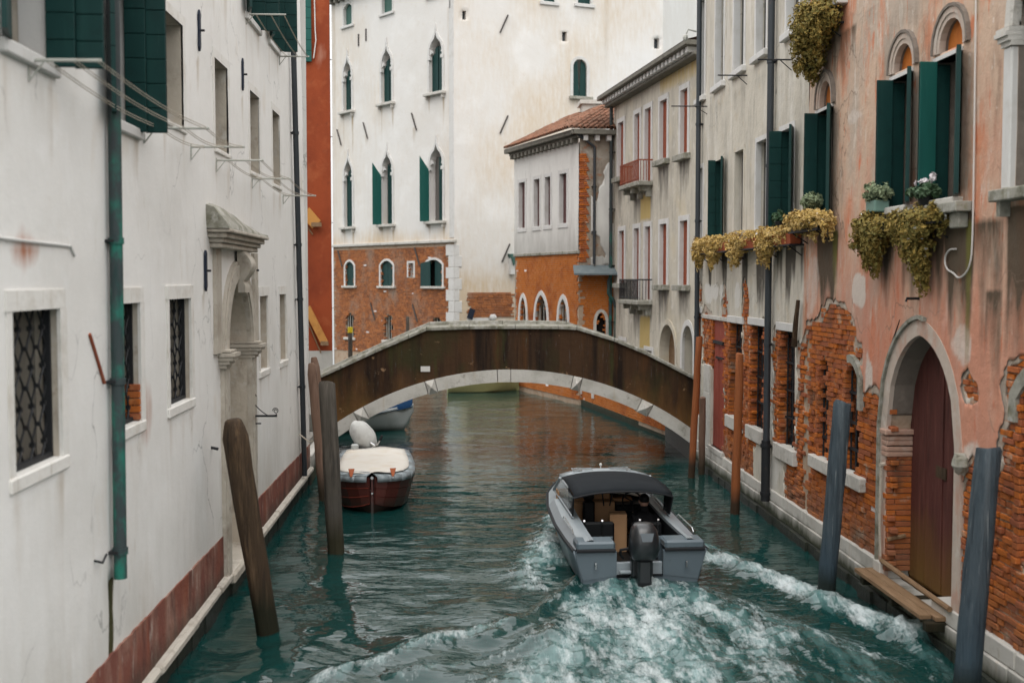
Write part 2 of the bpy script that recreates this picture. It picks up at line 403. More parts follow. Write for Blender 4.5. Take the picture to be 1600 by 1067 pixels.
M['rust'] = mk('rust_red_plaster', (.26, .055, .02), .9, [((.15, .03, .014), .8, (1, 1, .6), .46, .7, .75), ((.36, .11, .045), 1.7, U1, .55, .75, .6), ((.09, .03, .02), 3, U1, .62, .8, .5)], [(8, U1, .008)], (), ((.5, .3, .22), None, None))
BR = [(.46, .13, .022), (.20, .045, .018), (.56, .18, .03), (.42, .12, .026), (.12, .036, .02), (.52, .25, .11), (.38, .095, .02), (.64, .25, .05), (.56, .19, .035), (.28, .09, .045)]
M['brick'] = mk('old_orange_brick', (.3, .1, .03), .95, [((.10, .045, .025), 7, U1, .55, .75, .65), ((.50, .26, .12), 11, U1, .58, .76, .6), ((.47, .38, .29), 2.6, U1, .60, .67, .6, 9), ((.10, .06, .04), 1.4, U1, .57, .70, .7, 8)], [(30, U1, .006), (9, U1, .012)], [((.17, .12, .085), .5, 1.3, .5, .9)], island=BR)
BR2 = [(.46, .14, .025), (.54, .175, .035), (.38, .10, .022), (.58, .23, .07), (.34, .085, .022), (.48, .17, .05)]
M['brickO'] = mk('bright_orange_brick', (.42, .13, .03), .95, [((.24, .055, .018), .9, U1, .5, .66, .75, 8), ((.20, .07, .03), 6, U1, .58, .78, .5), ((.45, .28, .17), 1.3, U1, .6, .75, .5)], [(20, U1, .008)], island=BR2)
BR3 = [(.40, .15, .055), (.27, .095, .04), (.46, .19, .07), (.46, .25, .14), (.30, .125, .06), (.54, .26, .12), (.20, .08, .042)]
M['brickP'] = mk('brown_mottled_brick', (.24, .1, .05), .95, [((.30, .24, .19), .8, (1, 1, .7), .5, .7, .75), ((.34, .11, .035), 1.4, U1, .52, .7, .6), ((.10, .05, .03), 4, U1, .58, .78, .5)], [(20, U1, .01)], island=BR3)
M['archp'] = mk('arch_plaster', (.47, .39, .33), .9, [((.45, .22, .15), 1.8, (1.5, 1.5, .6), .52, .66, .65, 9), ((.33, .29, .25), 3, U1, .54, .7, .6, 8), ((.56, .52, .47), 4, U1, .56, .7, .6)], [(9, U1, .01)])
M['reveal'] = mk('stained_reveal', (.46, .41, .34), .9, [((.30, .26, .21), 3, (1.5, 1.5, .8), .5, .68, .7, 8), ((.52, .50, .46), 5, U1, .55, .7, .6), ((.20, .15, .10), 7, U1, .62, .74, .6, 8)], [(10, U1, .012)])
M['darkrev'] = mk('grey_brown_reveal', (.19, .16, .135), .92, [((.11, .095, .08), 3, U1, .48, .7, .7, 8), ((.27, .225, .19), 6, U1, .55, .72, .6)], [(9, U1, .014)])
M['impost'] = mk('pale_pink_moulded_brick', (.40, .25, .19), .9, [((.46, .38, .32), 4, U1, .5, .7, .7), ((.28, .12, .07), 6, U1, .54, .72, .6)], [(16, U1, .006)])
M['eaves'] = mk('dark_weathered_eaves', (.17, .16, .135), .9, [((.09, .085, .07), 4, U1, .48, .7, .7), ((.28, .27, .24), 7, U1, .58, .74, .6)], [(14, U1, .01)])
M['under'] = mk('crumbling_undercoat', (.44, .36, .29), .95, [((.30, .25, .205), 2.2, (1.3, 1.3, .8), .46, .62, .8, 9), ((.46, .22, .12), 3, U1, .56, .66, .65, 9), ((.56, .52, .46), 4, U1, .56, .68, .7, 9), ((.14, .11, .085), 5, U1, .6, .7, .6, 9)], [(9, U1, .02), (30, U1, .006)])
M['brownw'] = mk('brown_weathered_wall', (.30, .255, .205), .95, [((.20, .15, .115), 1.3, (1.2, 1.2, .7), .46, .62, .8, 9), ((.42, .38, .33), 2, U1, .54, .68, .7, 9), ((.32, .13, .06), 3, U1, .58, .66, .7, 9), ((.12, .10, .085), 4, VST, .58, .72, .6, 8)], [(10, U1, .02)])
M['mortar'] = mk('lime_mortar', (.40, .31, .23), .95, [((.26, .14, .07), 3, U1, .5, .7, .7), ((.40, .35, .29), 6, U1, .56, .75, .6)], [(30, U1, .008), (8, U1, .012)])
M['stone'] = mk('white_stone', (.52, .50, .46), .8, [((.36, .34, .30), 2.5, U1, .48, .68, .7, 8), ((.18, .165, .135), 6, U1, .58, .72, .65, 8), ((.44, .36, .25), 3, VST, .6, .76, .5)], [(14, U1, .010), (60, U1, .003)])
M['bstone'] = mk('quay_stone', (.50, .48, .44), .8, [((.36, .34, .30), 2.5, U1, .48, .75, .7), ((.22, .20, .16), 7, U1, .62, .8, .6), ((.40, .30, .19), 3, VST, .6, .8, .6)], [(12, U1, .010), (60, U1, .003)], [((.030, .036, .018), .20, .42, .95, .45)])
M['lwtrim'] = mk('weathered_plaster_trim', (.69, .67, .63), .88, [((.46, .41, .34), 2.5, U1, .5, .72, .7, 8), ((.34, .27, .18), 5, VST, .6, .76, .55, 8), ((.64, .63, .61), 4, U1, .55, .72, .5)], [(12, U1, .008)])
M['grimestone'] = mk('grimy_carved_stone', (.44, .40, .34), .88, [((.29, .25, .20), 2.6, U1, .48, .68, .75, 8), ((.15, .125, .10), 5, U1, .58, .74, .65, 8), ((.56, .53, .48), 4, U1, .55, .7, .6)], [(12, U1, .012)])
M['frame'] = mk('pale_stone_trim', (.58, .57, .55), .8, [((.45, .43, .39), 3, U1, .5, .75, .6), ((.30, .27, .22), 6, VST, .62, .8, .5)], [(14, U1, .005)])
M['ledge'] = mk('ledge_stone', (.50, .46, .40), .85, [((.30, .26, .21), 4, U1, .5, .72, .7), ((.58, .55, .50), 9, U1, .55, .75, .6), ((.12, .10, .07), 14, U1, .64, .78, .7)], [(14, U1, .012)])
M['moss'] = mk('mossy_stone', (.30, .29, .25), .9, [((.10, .095, .06), 4, U1, .47, .65, .75, 8), ((.46, .45, .42), 6, U1, .54, .70, .75, 8), ((.15, .14, .045), 9, U1, .58, .74, .6)], [(14, U1, .014)])
M['algae'] = mk('wet_algae_wall', (.022, .026, .018), .55, [((.05, .055, .022), 3, (1, 1, .6), .5, .72, .7), ((.010, .012, .010), 5, U1, .5, .75, .7)], [(9, U1, .02)], [((.012, .015, .012), .0, .25, .8, .3)], spec=.5)
M['algaeG'] = mk('green_brown_moss', (.06, .055, .022), .9, [((.03, .035, .012), 5, VST, .48, .7, .7), ((.11, .095, .05), 9, U1, .58, .74, .6)], [(14, U1, .02)])
M['spandrel'] = mk('damp_brown_render', (.058, .031, .016), .9, [((.013, .009, .007), 1.1, (2.5, 1, .16), .44, .62, .9, 8), ((.10, .042, .014), 1.5, (2.2, 1, .22), .53, .70, .65, 8), ((.045, .048, .016), 1.5, (2, 1, .3), .55, .68, .75, 8), ((.014, .010, .008), 4, (2.5, 1, .12), .56, .72, .7, 8), ((.32, .20, .11), 3.5, U1, .655, .70, .8, 8), ((.09, .085, .075), 8, VST, .62, .72, .6, 8), ((.035, .036, .014), .7, (1.2, 1, .8), .52, .66, .75, 9)], [(9, U1, .016), (30, U1, .004)], [((.19, .095, .03), .8, 2.0, .6, 2.6)])
M['algae_q'] = mk('green_quay_ledge', (.12, .12, .08), .8, [((.05, .06, .03), 3, U1, .45, .7, .8), ((.26, .26, .22), 8, U1, .56, .72, .7)], [(10, U1, .015)], [((.02, .025, .016), .1, .5, .9, .4)])
M['green'] = mk('green_shutter_paint', (.0045, .034, .031), .5, [((.010, .052, .046), 2, VST, .5, .75, .7, 8), ((.003, .020, .019), 5, U1, .52, .75, .8), ((.03, .075, .065), 9, VST, .64, .76, .5, 8)], [(30, VST, .0015)], spec=.25)
M['green2'] = mk('bright_green_shutter_paint', (.008, .082, .068), .5, [((.005, .055, .047), 3, VST, .5, .75, .7), ((.04, .14, .115), 6, VST, .62, .76, .5, 8)], [(30, VST, .0015)], spec=.25)
M['greenG'] = mk('faded_green_paint', (.055, .12, .10), .55, [((.035, .085, .07), 3, VST, .5, .8, .7)], [(30, VST, .001)])
M['iron'] = mk('dark_iron', (.010, .011, .013), .65, [((.05, .028, .018), 9, U1, .6, .8, .5)], [(30, U1, .002)], spec=.4)
M['anchor'] = mk('blue_black_iron', (.018, .024, .04), .6, [((.06, .035, .025), 12, U1, .62, .8, .4)], [(20, U1, .002)])
M['pipe'] = mk('grey_iron_pipe', (.03, .036, .042), .5, [((.055, .06, .065), 4, VST, .5, .8, .6), ((.10, .055, .03), 6, U1, .66, .8, .5)], [(20, U1, .002)], spec=.4)
M['verd'] = mk('verdigris_copper', (.045, .060, .062), .55, [((.02, .17, .125), 3.0, (1.5, 1.5, .9), .46, .60, .9, 8), ((.012, .045, .042), 6, VST, .5, .72, .7), ((.12, .24, .20), 12, U1, .66, .78, .6)], [(20, U1, .004)], [((.045, .047, .05), 6.6, 4.9, .9, .8)])
M['glass'] = mk('dark_window_glass', (.012, .015, .018), .12, [((.03, .035, .04), 1, U1, .5, .8, .6)], spec=.5)
M['dark'] = mk('dark_interior', (.012, .011, .010), .9)
M['murky'] = mk('murky_window_pane', (.13, .12, .10), .5, [((.20, .18, .15), 3, U1, .5, .7, .7)])
M['curtain'] = mk('grey_window_blind', (.13, .12, .11), .7, [((.07, .065, .06), 4, VST, .5, .7, .6)])
M['redsh'] = mk('peeling_red_shutter', (.24, .06, .03), .7, [((.36, .14, .08), 4, VST, .5, .7, .6), ((.12, .04, .03), 7, U1, .55, .75, .6)], [(20, VST, .004)])
M['plum'] = mk('plum_brown_shutter', (.10, .05, .048), .7, [((.16, .09, .085), 4, VST, .5, .7, .6)], [(20, VST, .003)])
M['reddoor'] = mk('faded_red_door', (.26, .055, .035), .65, [((.34, .10, .07), 4, VST, .5, .72, .6), ((.15, .035, .03), 6, VST, .55, .75, .6)], [(20, VST, .003)])
M['brdoor'] = mk('dark_red_brown_door', (.088, .030, .025), .7, [((.15, .055, .043), 2.5, (4, 4, .3), .5, .70, .75, 8), ((.04, .017, .014), 4, VST, .52, .72, .75, 8), ((.20, .10, .075), 7, (4, 4, .5), .63, .74, .5, 8)], [(22, VST, .006)], [((.17, .095, .022), .25, 1.5, .85, 1.3)])
M['wood'] = mk('dark_wet_timber', (.055, .036, .022), .75, [((.13, .085, .05), 5, (3, 3, .22), .5, .68, .8, 8), ((.016, .013, .011), 6, (3, 3, .25), .52, .72, .8), ((.16, .09, .04), 2, (2, 2, .5), .62, .8, .5)], [(10, (3, 3, .25), .02)], [((.014, .015, .008), .3, .75, .95, .45)])
M['woodG'] = mk('grey_weathered_timber', (.085, .075, .062), .85, [((.15, .13, .11), 5, (3, 3, .22), .48, .7, .75), ((.03, .027, .024), 6, (3, 3, .25), .52, .72, .8), ((.05, .05, .05), 1.2, U1, .5, .7, .7)], [(10, (3, 3, .25), .02)], [((.03, .028, .014), .22, .7, .9, .4)])
M['woodB'] = mk('brown_timber', (.17, .105, .075), .8, [((.25, .17, .13), 5, (3, 3, .2), .5, .72, .7), ((.09, .055, .042), 6, (3, 3, .25), .52, .74, .7)], [(10, (3, 3, .25), .012)], [((.03, .025, .015), .2, .8, .9, .4)])
M['pole'] = mk('blue_grey_painted_timber', (.055, .073, .086), .7, [((.105, .125, .138), 4, (3, 3, .18), .5, .7, .75), ((.026, .036, .046), 5, (4, 4, .2), .50, .66, .85, 8), ((.28, .30, .30), 6, (4, 4, .2), .62, .70, .7, 8)], [(14, (3, 3, .16), .03), (5, (1, 1, .8), .02)], [((.03, .055, .075), .25, 1.3, .8, .5), ((.012, .018, .015), .22, .5, .95, .3)])
M['poleO'] = mk('orange_brown_painted_timber', (.26, .085, .03), .65, [((.18, .055, .022), 4, (3, 3, .25), .48, .72, .75), ((.36, .14, .06), 7, (3, 3, .3), .6, .76, .5)], [(12, (3, 3, .25), .006)], [((.03, .022, .014), .25, .6, .95, .35)])
M['plank'] = mk('worn_brown_plank', (.20, .125, .07), .8, [((.30, .20, .12), 4, (3, .4, 3), .5, .72, .7), ((.10, .06, .035), 7, (3, .4, 3), .54, .74, .7)], [(16, (3, .4, 3), .006)])
M['beam'] = mk('yellow_pine_beam', (.46, .22, .06), .8, [((.30, .12, .035), 4, U1, .5, .72, .7)], [(14, U1, .004)])
TI = [(.16, .08, .05), (.10, .062, .046), (.22, .13, .09), (.09, .075, .06), (.15, .105, .08), (.07, .062, .05), (.22, .10, .06)]
M['tile'] = mk('clay_roof_tile', (.25, .11, .06), .9, [((.10, .085, .06), 5, U1, .52, .72, .7), ((.32, .27, .2), 8, U1, .6, .76, .5)], [(20, U1, .008)], island=TI)
M['terra'] = mk('terracotta', (.30, .075, .03), .8, [((.22, .05, .02), 5, U1, .5, .7, .6)], [(20, U1, .003)])
M['paleg'] = mk('pale_green_planter', (.16, .26, .22), .6)
M['potdark'] = mk('dark_plastic_pot', (.02, .022, .022), .5)
M['sedum'] = mk('orange_green_leaves', (.2, .2, .05), .6, [((.06, .085, .03), 5.5, U1, .53, .62, .5)], island=[(.30, .20, .05), (.62, .22, .05), (.15, .17, .05), (.68, .33, .12), (.40, .21, .06), (.58, .16, .05), (.10, .12, .035), (.46, .24, .06), (.20, .17, .05)])
M['sedumY'] = mk('yellow_green_leaves', (.2, .2, .05), .6, [((.06, .085, .03), 9, U1, .54, .70, .6)], island=[(.50, .33, .085), (.30, .27, .09), (.60, .34, .10), (.18, .20, .07), (.52, .26, .06), (.58, .42, .18)])
M['silver'] = mk('silver_green_leaves', (.2, .25, .15), .6, island=[(.32, .37, .22), (.20, .25, .15), (.44, .48, .27), (.52, .52, .25), (.13, .17, .10)])
M['leafG'] = mk('dark_green_leaves', (.05, .1, .04), .5, island=[(.03, .07, .03), (.05, .10, .045), (.09, .14, .08)])
M['petal'] = mk('pale_pink_petals', (.6, .45, .5), .6, island=[(.65, .6, .62), (.6, .38, .45), (.35, .06, .22), (.7, .66, .66)])
M['rope'] = mk('pale_rope', (.45, .40, .33), .9, [((.25, .2, .15), 30, U1, .5, .7, .6)], [(80, U1, .003)])
M['cable'] = mk('white_cable', (.58, .55, .52), .6)
M['rod'] = mk('painted_metal_rod', (.42, .42, .38), .5, [((.24, .19, .13), 8, U1, .58, .76, .7)], [(20, U1, .001)])
M['boat'] = mk('grey_blue_gelcoat', (.095, .125, .145), .35, [((.075, .10, .115), 2, U1, .5, .75, .6), ((.045, .05, .05), 8, U1, .64, .78, .6, 8)], [(3, U1, .002)], spec=.4, coat=.1)
M['boatL'] = mk('pale_grey_gelcoat', (.24, .275, .295), .35, [((.18, .21, .225), 3, U1, .5, .75, .6)], [], spec=.5, coat=.2)
M['rub'] = mk('black_rubber', (.015, .016, .018), .55)
M['bottom'] = mk('dark_red_antifoul', (.055, .022, .018), .7, [((.02, .018, .014), 5, U1, .5, .75, .6)])
M['canvas'] = mk('charcoal_canvas', (.014, .017, .020), .8, [((.024, .028, .032), 3, U1, .5, .75, .6)], [(6, U1, .008), (120, U1, .0008)], spec=.1)
M['engine'] = mk('black_engine_cowl', (.012, .014, .016), .3, spec=.5, coat=.2)
M['engineG'] = mk('grey_engine_panel', (.13, .15, .165), .4)
M['vinyl'] = mk('black_vinyl', (.007, .008, .009), .5)
M['steel'] = mk('polished_steel', (.55, .55, .55), .2, metal=1)
M['perspex'] = mk('smoky_perspex', (.06, .065, .07), .08, spec=.5)
M['card'] = mk('brown_cardboard', (.40, .235, .125), .85, [((.34, .19, .10), 5, U1, .5, .75, .5)], [(40, U1, .001)])
M['cloth'] = mk('black_jacket', (.006, .006, .007), .85, [((.02, .02, .022), 6, U1, .5, .7, .6)], [(16, U1, .01)])
M['skin'] = mk('skin', (.38, .22, .16), .6)
M['redhull'] = mk('dark_red_varnished_planks', (.065, .014, .010), .4, [((.10, .022, .014), 3, (.6, .6, 3), .5, .75, .7), ((.03, .010, .008), 5, U1, .55, .75, .6)], [(14, (.6, .6, 3), .002)], [((.02, .014, .010), .12, .32, .9, .15)], spec=.5, coat=.2)
M['redstripe'] = mk('red_painted_edge', (.16, .03, .018), .5)
M['alu'] = mk('dull_grey_metal_rim', (.20, .235, .25), .4, [((.30, .33, .34), 5, U1, .5, .72, .6), ((.10, .11, .115), 9, U1, .6, .78, .5)], [(9, U1, .003)], spec=.5)
M['tarp'] = mk('cream_canvas_cover', (.56, .53, .48), .85, [((.48, .40, .30), 2.4, U1, .5, .72, .6)], [(3, U1, .03), (9, U1, .008)])
M['cover'] = mk('pale_grey_canvas', (.50, .50, .48), .85, [((.32, .31, .29), 4, U1, .5, .72, .6)], [(5, (1, 1, .5), .02)])
M['leather'] = mk('orange_leather_strap', (.26, .07, .025), .7)
M['whull'] = mk('off_white_hull', (.42, .44, .43), .4, [((.32, .34, .33), 3, U1, .5, .75, .6)], [], [((.10, .12, .10), .05, .22, .8, .15)], spec=.5)
M['bluetarp'] = mk('navy_blue_cover', (.012, .05, .13), .55, [((.02, .08, .19), 4, U1, .5, .72, .6)], [(6, U1, .01)])
M['yel'] = mk('olive_yellow_hull', (.42, .41, .19), .5, [((.34, .335, .15), 2, U1, .5, .75, .6)], [(6, U1, .004)], spec=.4)
M['yeltag'] = mk('yellow_reflector', (.65, .50, .03), .5)
M['pave'] = mk('grey_paving_stone', (.22, .21, .19), .85, [((.15, .14, .13), 2, U1, .5, .72, .7)], [(10, U1, .006)])
M['lead'] = mk('grey_lead_sheet', (.13, .16, .17), .5, [((.20, .23, .235), 4, U1, .5, .72, .6)], [(8, U1, .006)])
M['white'] = mk('white_sign', (.62, .60, .57), .6)
M['tiefe'] = mk('rusted_iron_tie', (.07, .062, .058), .8)
M['seabed'] = mk('canal_mud', (.03, .035, .03), .9)

for k in ('smoky_perspex',): MATS[k].node_tree.nodes['Principled BSDF'].inputs['Transmission Weight'].default_value = .9
MATS['smoky_perspex'].node_tree.nodes['Principled BSDF'].inputs['IOR'].default_value = 1.08
MATS['smoky_perspex'].node_tree.nodes['Principled BSDF'].inputs['Base Color'].default_value = (.7, .72, .72, 1)
# ================================================================ the setting
def slab(name, pts, z0, z1, mat):
    mb = MB(); n = len(pts)
    mb.add([(p[0], p[1], z1) for p in pts] + [(p[0], p[1], z0) for p in pts], [tuple(range(n)), tuple(range(2 * n - 1, n - 1, -1))] + [(i, (i + 1) % n, (i + 1) % n + n, i + n) for i in range(n)])
    o = mb.build(name, mat); o['kind'] = 'structure'; return o
slab('ground', [(-400, -400), (400, -400), (400, 900), (-400, 900)], -2.2, -2.0, M['seabed'])
slab('left_pavement', [(-3.42, 25.3), (-3.42, 33.2), (-12, 33.2), (-12, 25.3)], -1, .78, M['pave'])
slab('right_pavement', [(5.98, 28.25), (5.98, 32.2), (12, 32.2), (12, 28.25)], -1, .95, M['pave'])
# narrow quay in front of the ochre house
slab('quay_walk', [(5.98, 32.2), (5.80, 33.3), (4.60, 40.9), (5.9, 41.2), (7.0, 32.2)], -1, .98, M['pave'])
slab('quay_ledge', [(5.98, 31.9), (5.78, 33.2), (3.34, 48.0), (3.42, 48.1), (5.86, 33.3), (6.1, 31.9)], -1, .20, M['algae_q'])

# ---- canal water: waves and wake in relief; bubbles and one painted sky reflection as coating
STROKES = [  # pixel path, half width at start/end (m), foam and painted sheen, crest height
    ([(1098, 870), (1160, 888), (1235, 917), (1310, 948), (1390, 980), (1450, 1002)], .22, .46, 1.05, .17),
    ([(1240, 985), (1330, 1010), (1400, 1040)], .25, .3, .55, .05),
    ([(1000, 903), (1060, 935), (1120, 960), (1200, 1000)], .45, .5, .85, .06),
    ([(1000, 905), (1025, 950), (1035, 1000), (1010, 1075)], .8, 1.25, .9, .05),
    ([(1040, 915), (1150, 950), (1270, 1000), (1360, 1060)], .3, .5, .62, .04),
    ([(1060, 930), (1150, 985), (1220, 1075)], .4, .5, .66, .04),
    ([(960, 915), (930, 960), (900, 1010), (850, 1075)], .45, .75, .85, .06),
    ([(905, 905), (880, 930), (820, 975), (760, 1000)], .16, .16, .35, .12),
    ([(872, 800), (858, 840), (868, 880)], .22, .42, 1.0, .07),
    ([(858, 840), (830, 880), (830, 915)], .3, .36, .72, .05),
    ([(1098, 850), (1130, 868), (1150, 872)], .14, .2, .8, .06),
    ([(500, 1072), (600, 1030), (700, 1000), (790, 977)], .24, .2, .72, .13),  # smooth wave face: its sky reflection is painted as pale coating
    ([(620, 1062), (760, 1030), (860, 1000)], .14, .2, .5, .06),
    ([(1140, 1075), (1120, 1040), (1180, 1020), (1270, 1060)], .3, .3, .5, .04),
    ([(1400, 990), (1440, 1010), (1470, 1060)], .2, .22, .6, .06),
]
def make_water():
    xs = np.concatenate([[-420, -90, -30, -12, -6], np.linspace(-3.6, 6.3, 248), [9, 14, 40, 120, 420]])
    ys = np.concatenate([[-400, -60, -8, 2], np.linspace(7.5, 27, 430), np.linspace(27.15, 66, 230), [80, 120, 300, 890]])
    X, Y = np.meshgrid(xs, ys, indexing='ij')
    near = sstep(-6, -3.6, X) * (1 - sstep(6.3, 9, X)) * sstep(2, 7.5, Y) * (1 - sstep(66, 80, Y))
    z = np.zeros(X.shape)
    # wind ripples: longer across the canal than along it
    z += fbm(X * .45, Y * .9, 3, 2) * .05 + fbm(X * 1.2 + Y * .3, Y * 2.8, 9, 2) * .042 * (1 - .35 * sstep(20, 34, Y))
    z += fbm(X * 3.2, Y * 7, 13, 2) * .010 * (1 - sstep(20, 34, Y))
    z += fbm(X * .7 + Y * .25, Y * 1.25, 23, 2) * .075 * (1 - sstep(17, 24, Y))
    foam_sheen = np.zeros(X.shape); hgt = np.zeros(X.shape)
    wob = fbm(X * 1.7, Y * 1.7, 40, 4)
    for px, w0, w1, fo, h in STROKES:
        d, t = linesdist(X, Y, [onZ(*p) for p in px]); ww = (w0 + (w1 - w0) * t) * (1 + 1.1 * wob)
        g = np.exp(-(d / ww) ** 2); foam_sheen = np.maximum(foam_sheen, fo * g); hgt += h * np.exp(-(d / (ww * .8)) ** 2)
    z += hgt * (.7 + .6 * fbm(X * 3, Y * 3, 50, 3)) + foam_sheen * fbm(X * 7, Y * 7, 60, 4) * .11 + foam_sheen * fbm(X * 16, Y * 16, 61, 3) * .05
    # arms of the wake spreading behind the boat
    for sgn in (-1, 1):
        q = (X - 2.8) * sgn * .93 + (Y - 17) * .37
        z += .035 * np.sin(q * 5.2) * np.exp(-((Y - 13) / 3.2) ** 2) * sstep(17.5, 15.5, Y) if False else .03 * np.sin(q * 4.2 + wob * 2) * np.exp(-((Y - 13.2) / 3.0) ** 2)
    # spray thrown up where the wake meets the quay on the right
    z *= near; foam_sheen *= near
    nx, ny = X.shape; V = np.stack([X, Y, z], -1).reshape(-1, 3)
    I = np.arange(nx * ny).reshape(nx, ny)
    Q = np.stack([I[:-1, :-1], I[1:, :-1], I[1:, 1:], I[:-1, 1:]], -1).reshape(-1, 4)
    me = bpy.data.meshes.new('water'); me.vertices.add(len(V)); me.vertices.foreach_set('co', V.ravel())
    me.loops.add(Q.size); me.loops.foreach_set('vertex_index', Q.ravel().astype(np.int32)); me.polygons.add(len(Q))
    me.polygons.foreach_set('loop_start', np.arange(0, Q.size, 4, dtype=np.int32)); me.polygons.foreach_set('loop_total', np.full(len(Q), 4, np.int32))
    me.update(); me.validate(); me.polygons.foreach_set('use_smooth', [True] * len(Q))
    at = me.color_attributes.new('foam_sheen', 'FLOAT_COLOR', 'POINT'); c = np.ones((len(V), 4), np.float32); c[:, 0] = c[:, 1] = c[:, 2] = foam_sheen.reshape(-1); at.data.foreach_set('color', c.ravel())
    m = bpy.data.materials.new('canal_water'); m.use_nodes = True; t = m.node_tree; N, L = t.nodes, t.links
    b = N['Principled BSDF']; b.inputs['Base Color'].default_value = (.0045, .034, .031, 1); b.inputs['Roughness'].default_value = .045; b.inputs['IOR'].default_value = 1.42
    fb = N.new('ShaderNodeBsdfPrincipled'); fb.inputs['Base Color'].default_value = (.66, .72, .73, 1); fb.inputs['Roughness'].default_value = .6
    geo = N.new('ShaderNodeNewGeometry')
    def noise(sc, st, det):
        mp = N.new('ShaderNodeMapping'); mp.inputs['Scale'].default_value = st; L.new(geo.outputs['Position'], mp.inputs[0])
        n = N.new('ShaderNodeTexNoise'); n.inputs['Scale'].default_value = sc; n.inputs['Detail'].default_value = det; n.inputs['Roughness'].default_value = .68; L.new(mp.outputs[0], n.inputs['Vector']); return n.outputs['Fac']
    bp = N.new('ShaderNodeBump'); bp.inputs['Distance'].default_value = .019; L.new(noise(2.0, (1, 2.4, 1), 2), bp.inputs['Height'])
    b2 = N.new('ShaderNodeBump'); b2.inputs['Distance'].default_value = .002; L.new(noise(8, (1, 2.2, 1), 2), b2.inputs['Height']); L.new(bp.outputs[0], b2.inputs['Normal'])
    L.new(b2.outputs[0], b.inputs['Normal'])
    fbm_ = N.new('ShaderNodeBump'); fbm_.inputs['Distance'].default_value = .05; nf = noise(15, (1.6, .6, 1), 8); L.new(nf, fbm_.inputs['Height']); L.new(fbm_.outputs[0], fb.inputs['Normal'])
    a = N.new('ShaderNodeAttribute'); a.attribute_name = 'foam_sheen'
    # bubbles gather in veins: finer noise decides where the coating has holes
    n2 = noise(4.0, (1.9, .55, 1), 9)
    def ma(op, x, y):
        q = N.new('ShaderNodeMath'); q.operation = op
        for i, p in enumerate((x, y)):
            if isinstance(p, (int, float)): q.inputs[i].default_value = p
            else: L.new(p, q.inputs[i])
        return q.outputs[0]
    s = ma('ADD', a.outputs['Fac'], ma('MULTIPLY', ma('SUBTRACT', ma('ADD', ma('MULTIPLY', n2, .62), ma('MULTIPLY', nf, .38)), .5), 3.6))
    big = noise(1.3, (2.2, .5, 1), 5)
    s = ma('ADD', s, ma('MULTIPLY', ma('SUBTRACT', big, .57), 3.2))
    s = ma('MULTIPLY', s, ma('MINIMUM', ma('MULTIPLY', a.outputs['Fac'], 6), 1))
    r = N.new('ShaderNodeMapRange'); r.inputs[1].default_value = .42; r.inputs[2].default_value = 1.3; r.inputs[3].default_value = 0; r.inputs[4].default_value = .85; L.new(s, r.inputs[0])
    # churned water just under the surface is paler
    cm = N.new('ShaderNodeMix'); cm.data_type = 'RGBA'; cm.inputs[6].default_value = (.0045, .034, .031, 1); cm.inputs[7].default_value = (.12, .225, .22, 1)
    r2 = N.new('ShaderNodeMapRange'); r2.inputs[1].default_value = .42; r2.inputs[2].default_value = 1.35; L.new(ma('ADD', a.outputs['Fac'], ma('MULTIPLY', ma('SUBTRACT', noise(1.6, (2.6, .5, 1), 6), .5), 2.2)), r2.inputs[0]); L.new(r2.outputs[0], cm.inputs[0]); L.new(cm.outputs[2], b.inputs['Base Color'])
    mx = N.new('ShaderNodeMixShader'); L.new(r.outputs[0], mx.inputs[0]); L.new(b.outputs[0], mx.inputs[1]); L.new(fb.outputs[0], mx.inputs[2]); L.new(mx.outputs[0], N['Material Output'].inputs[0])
    me.materials.append(m); o = bpy.data.objects.new('water', me); scene.collection.objects.link(o); o['kind'] = 'structure'
make_water()

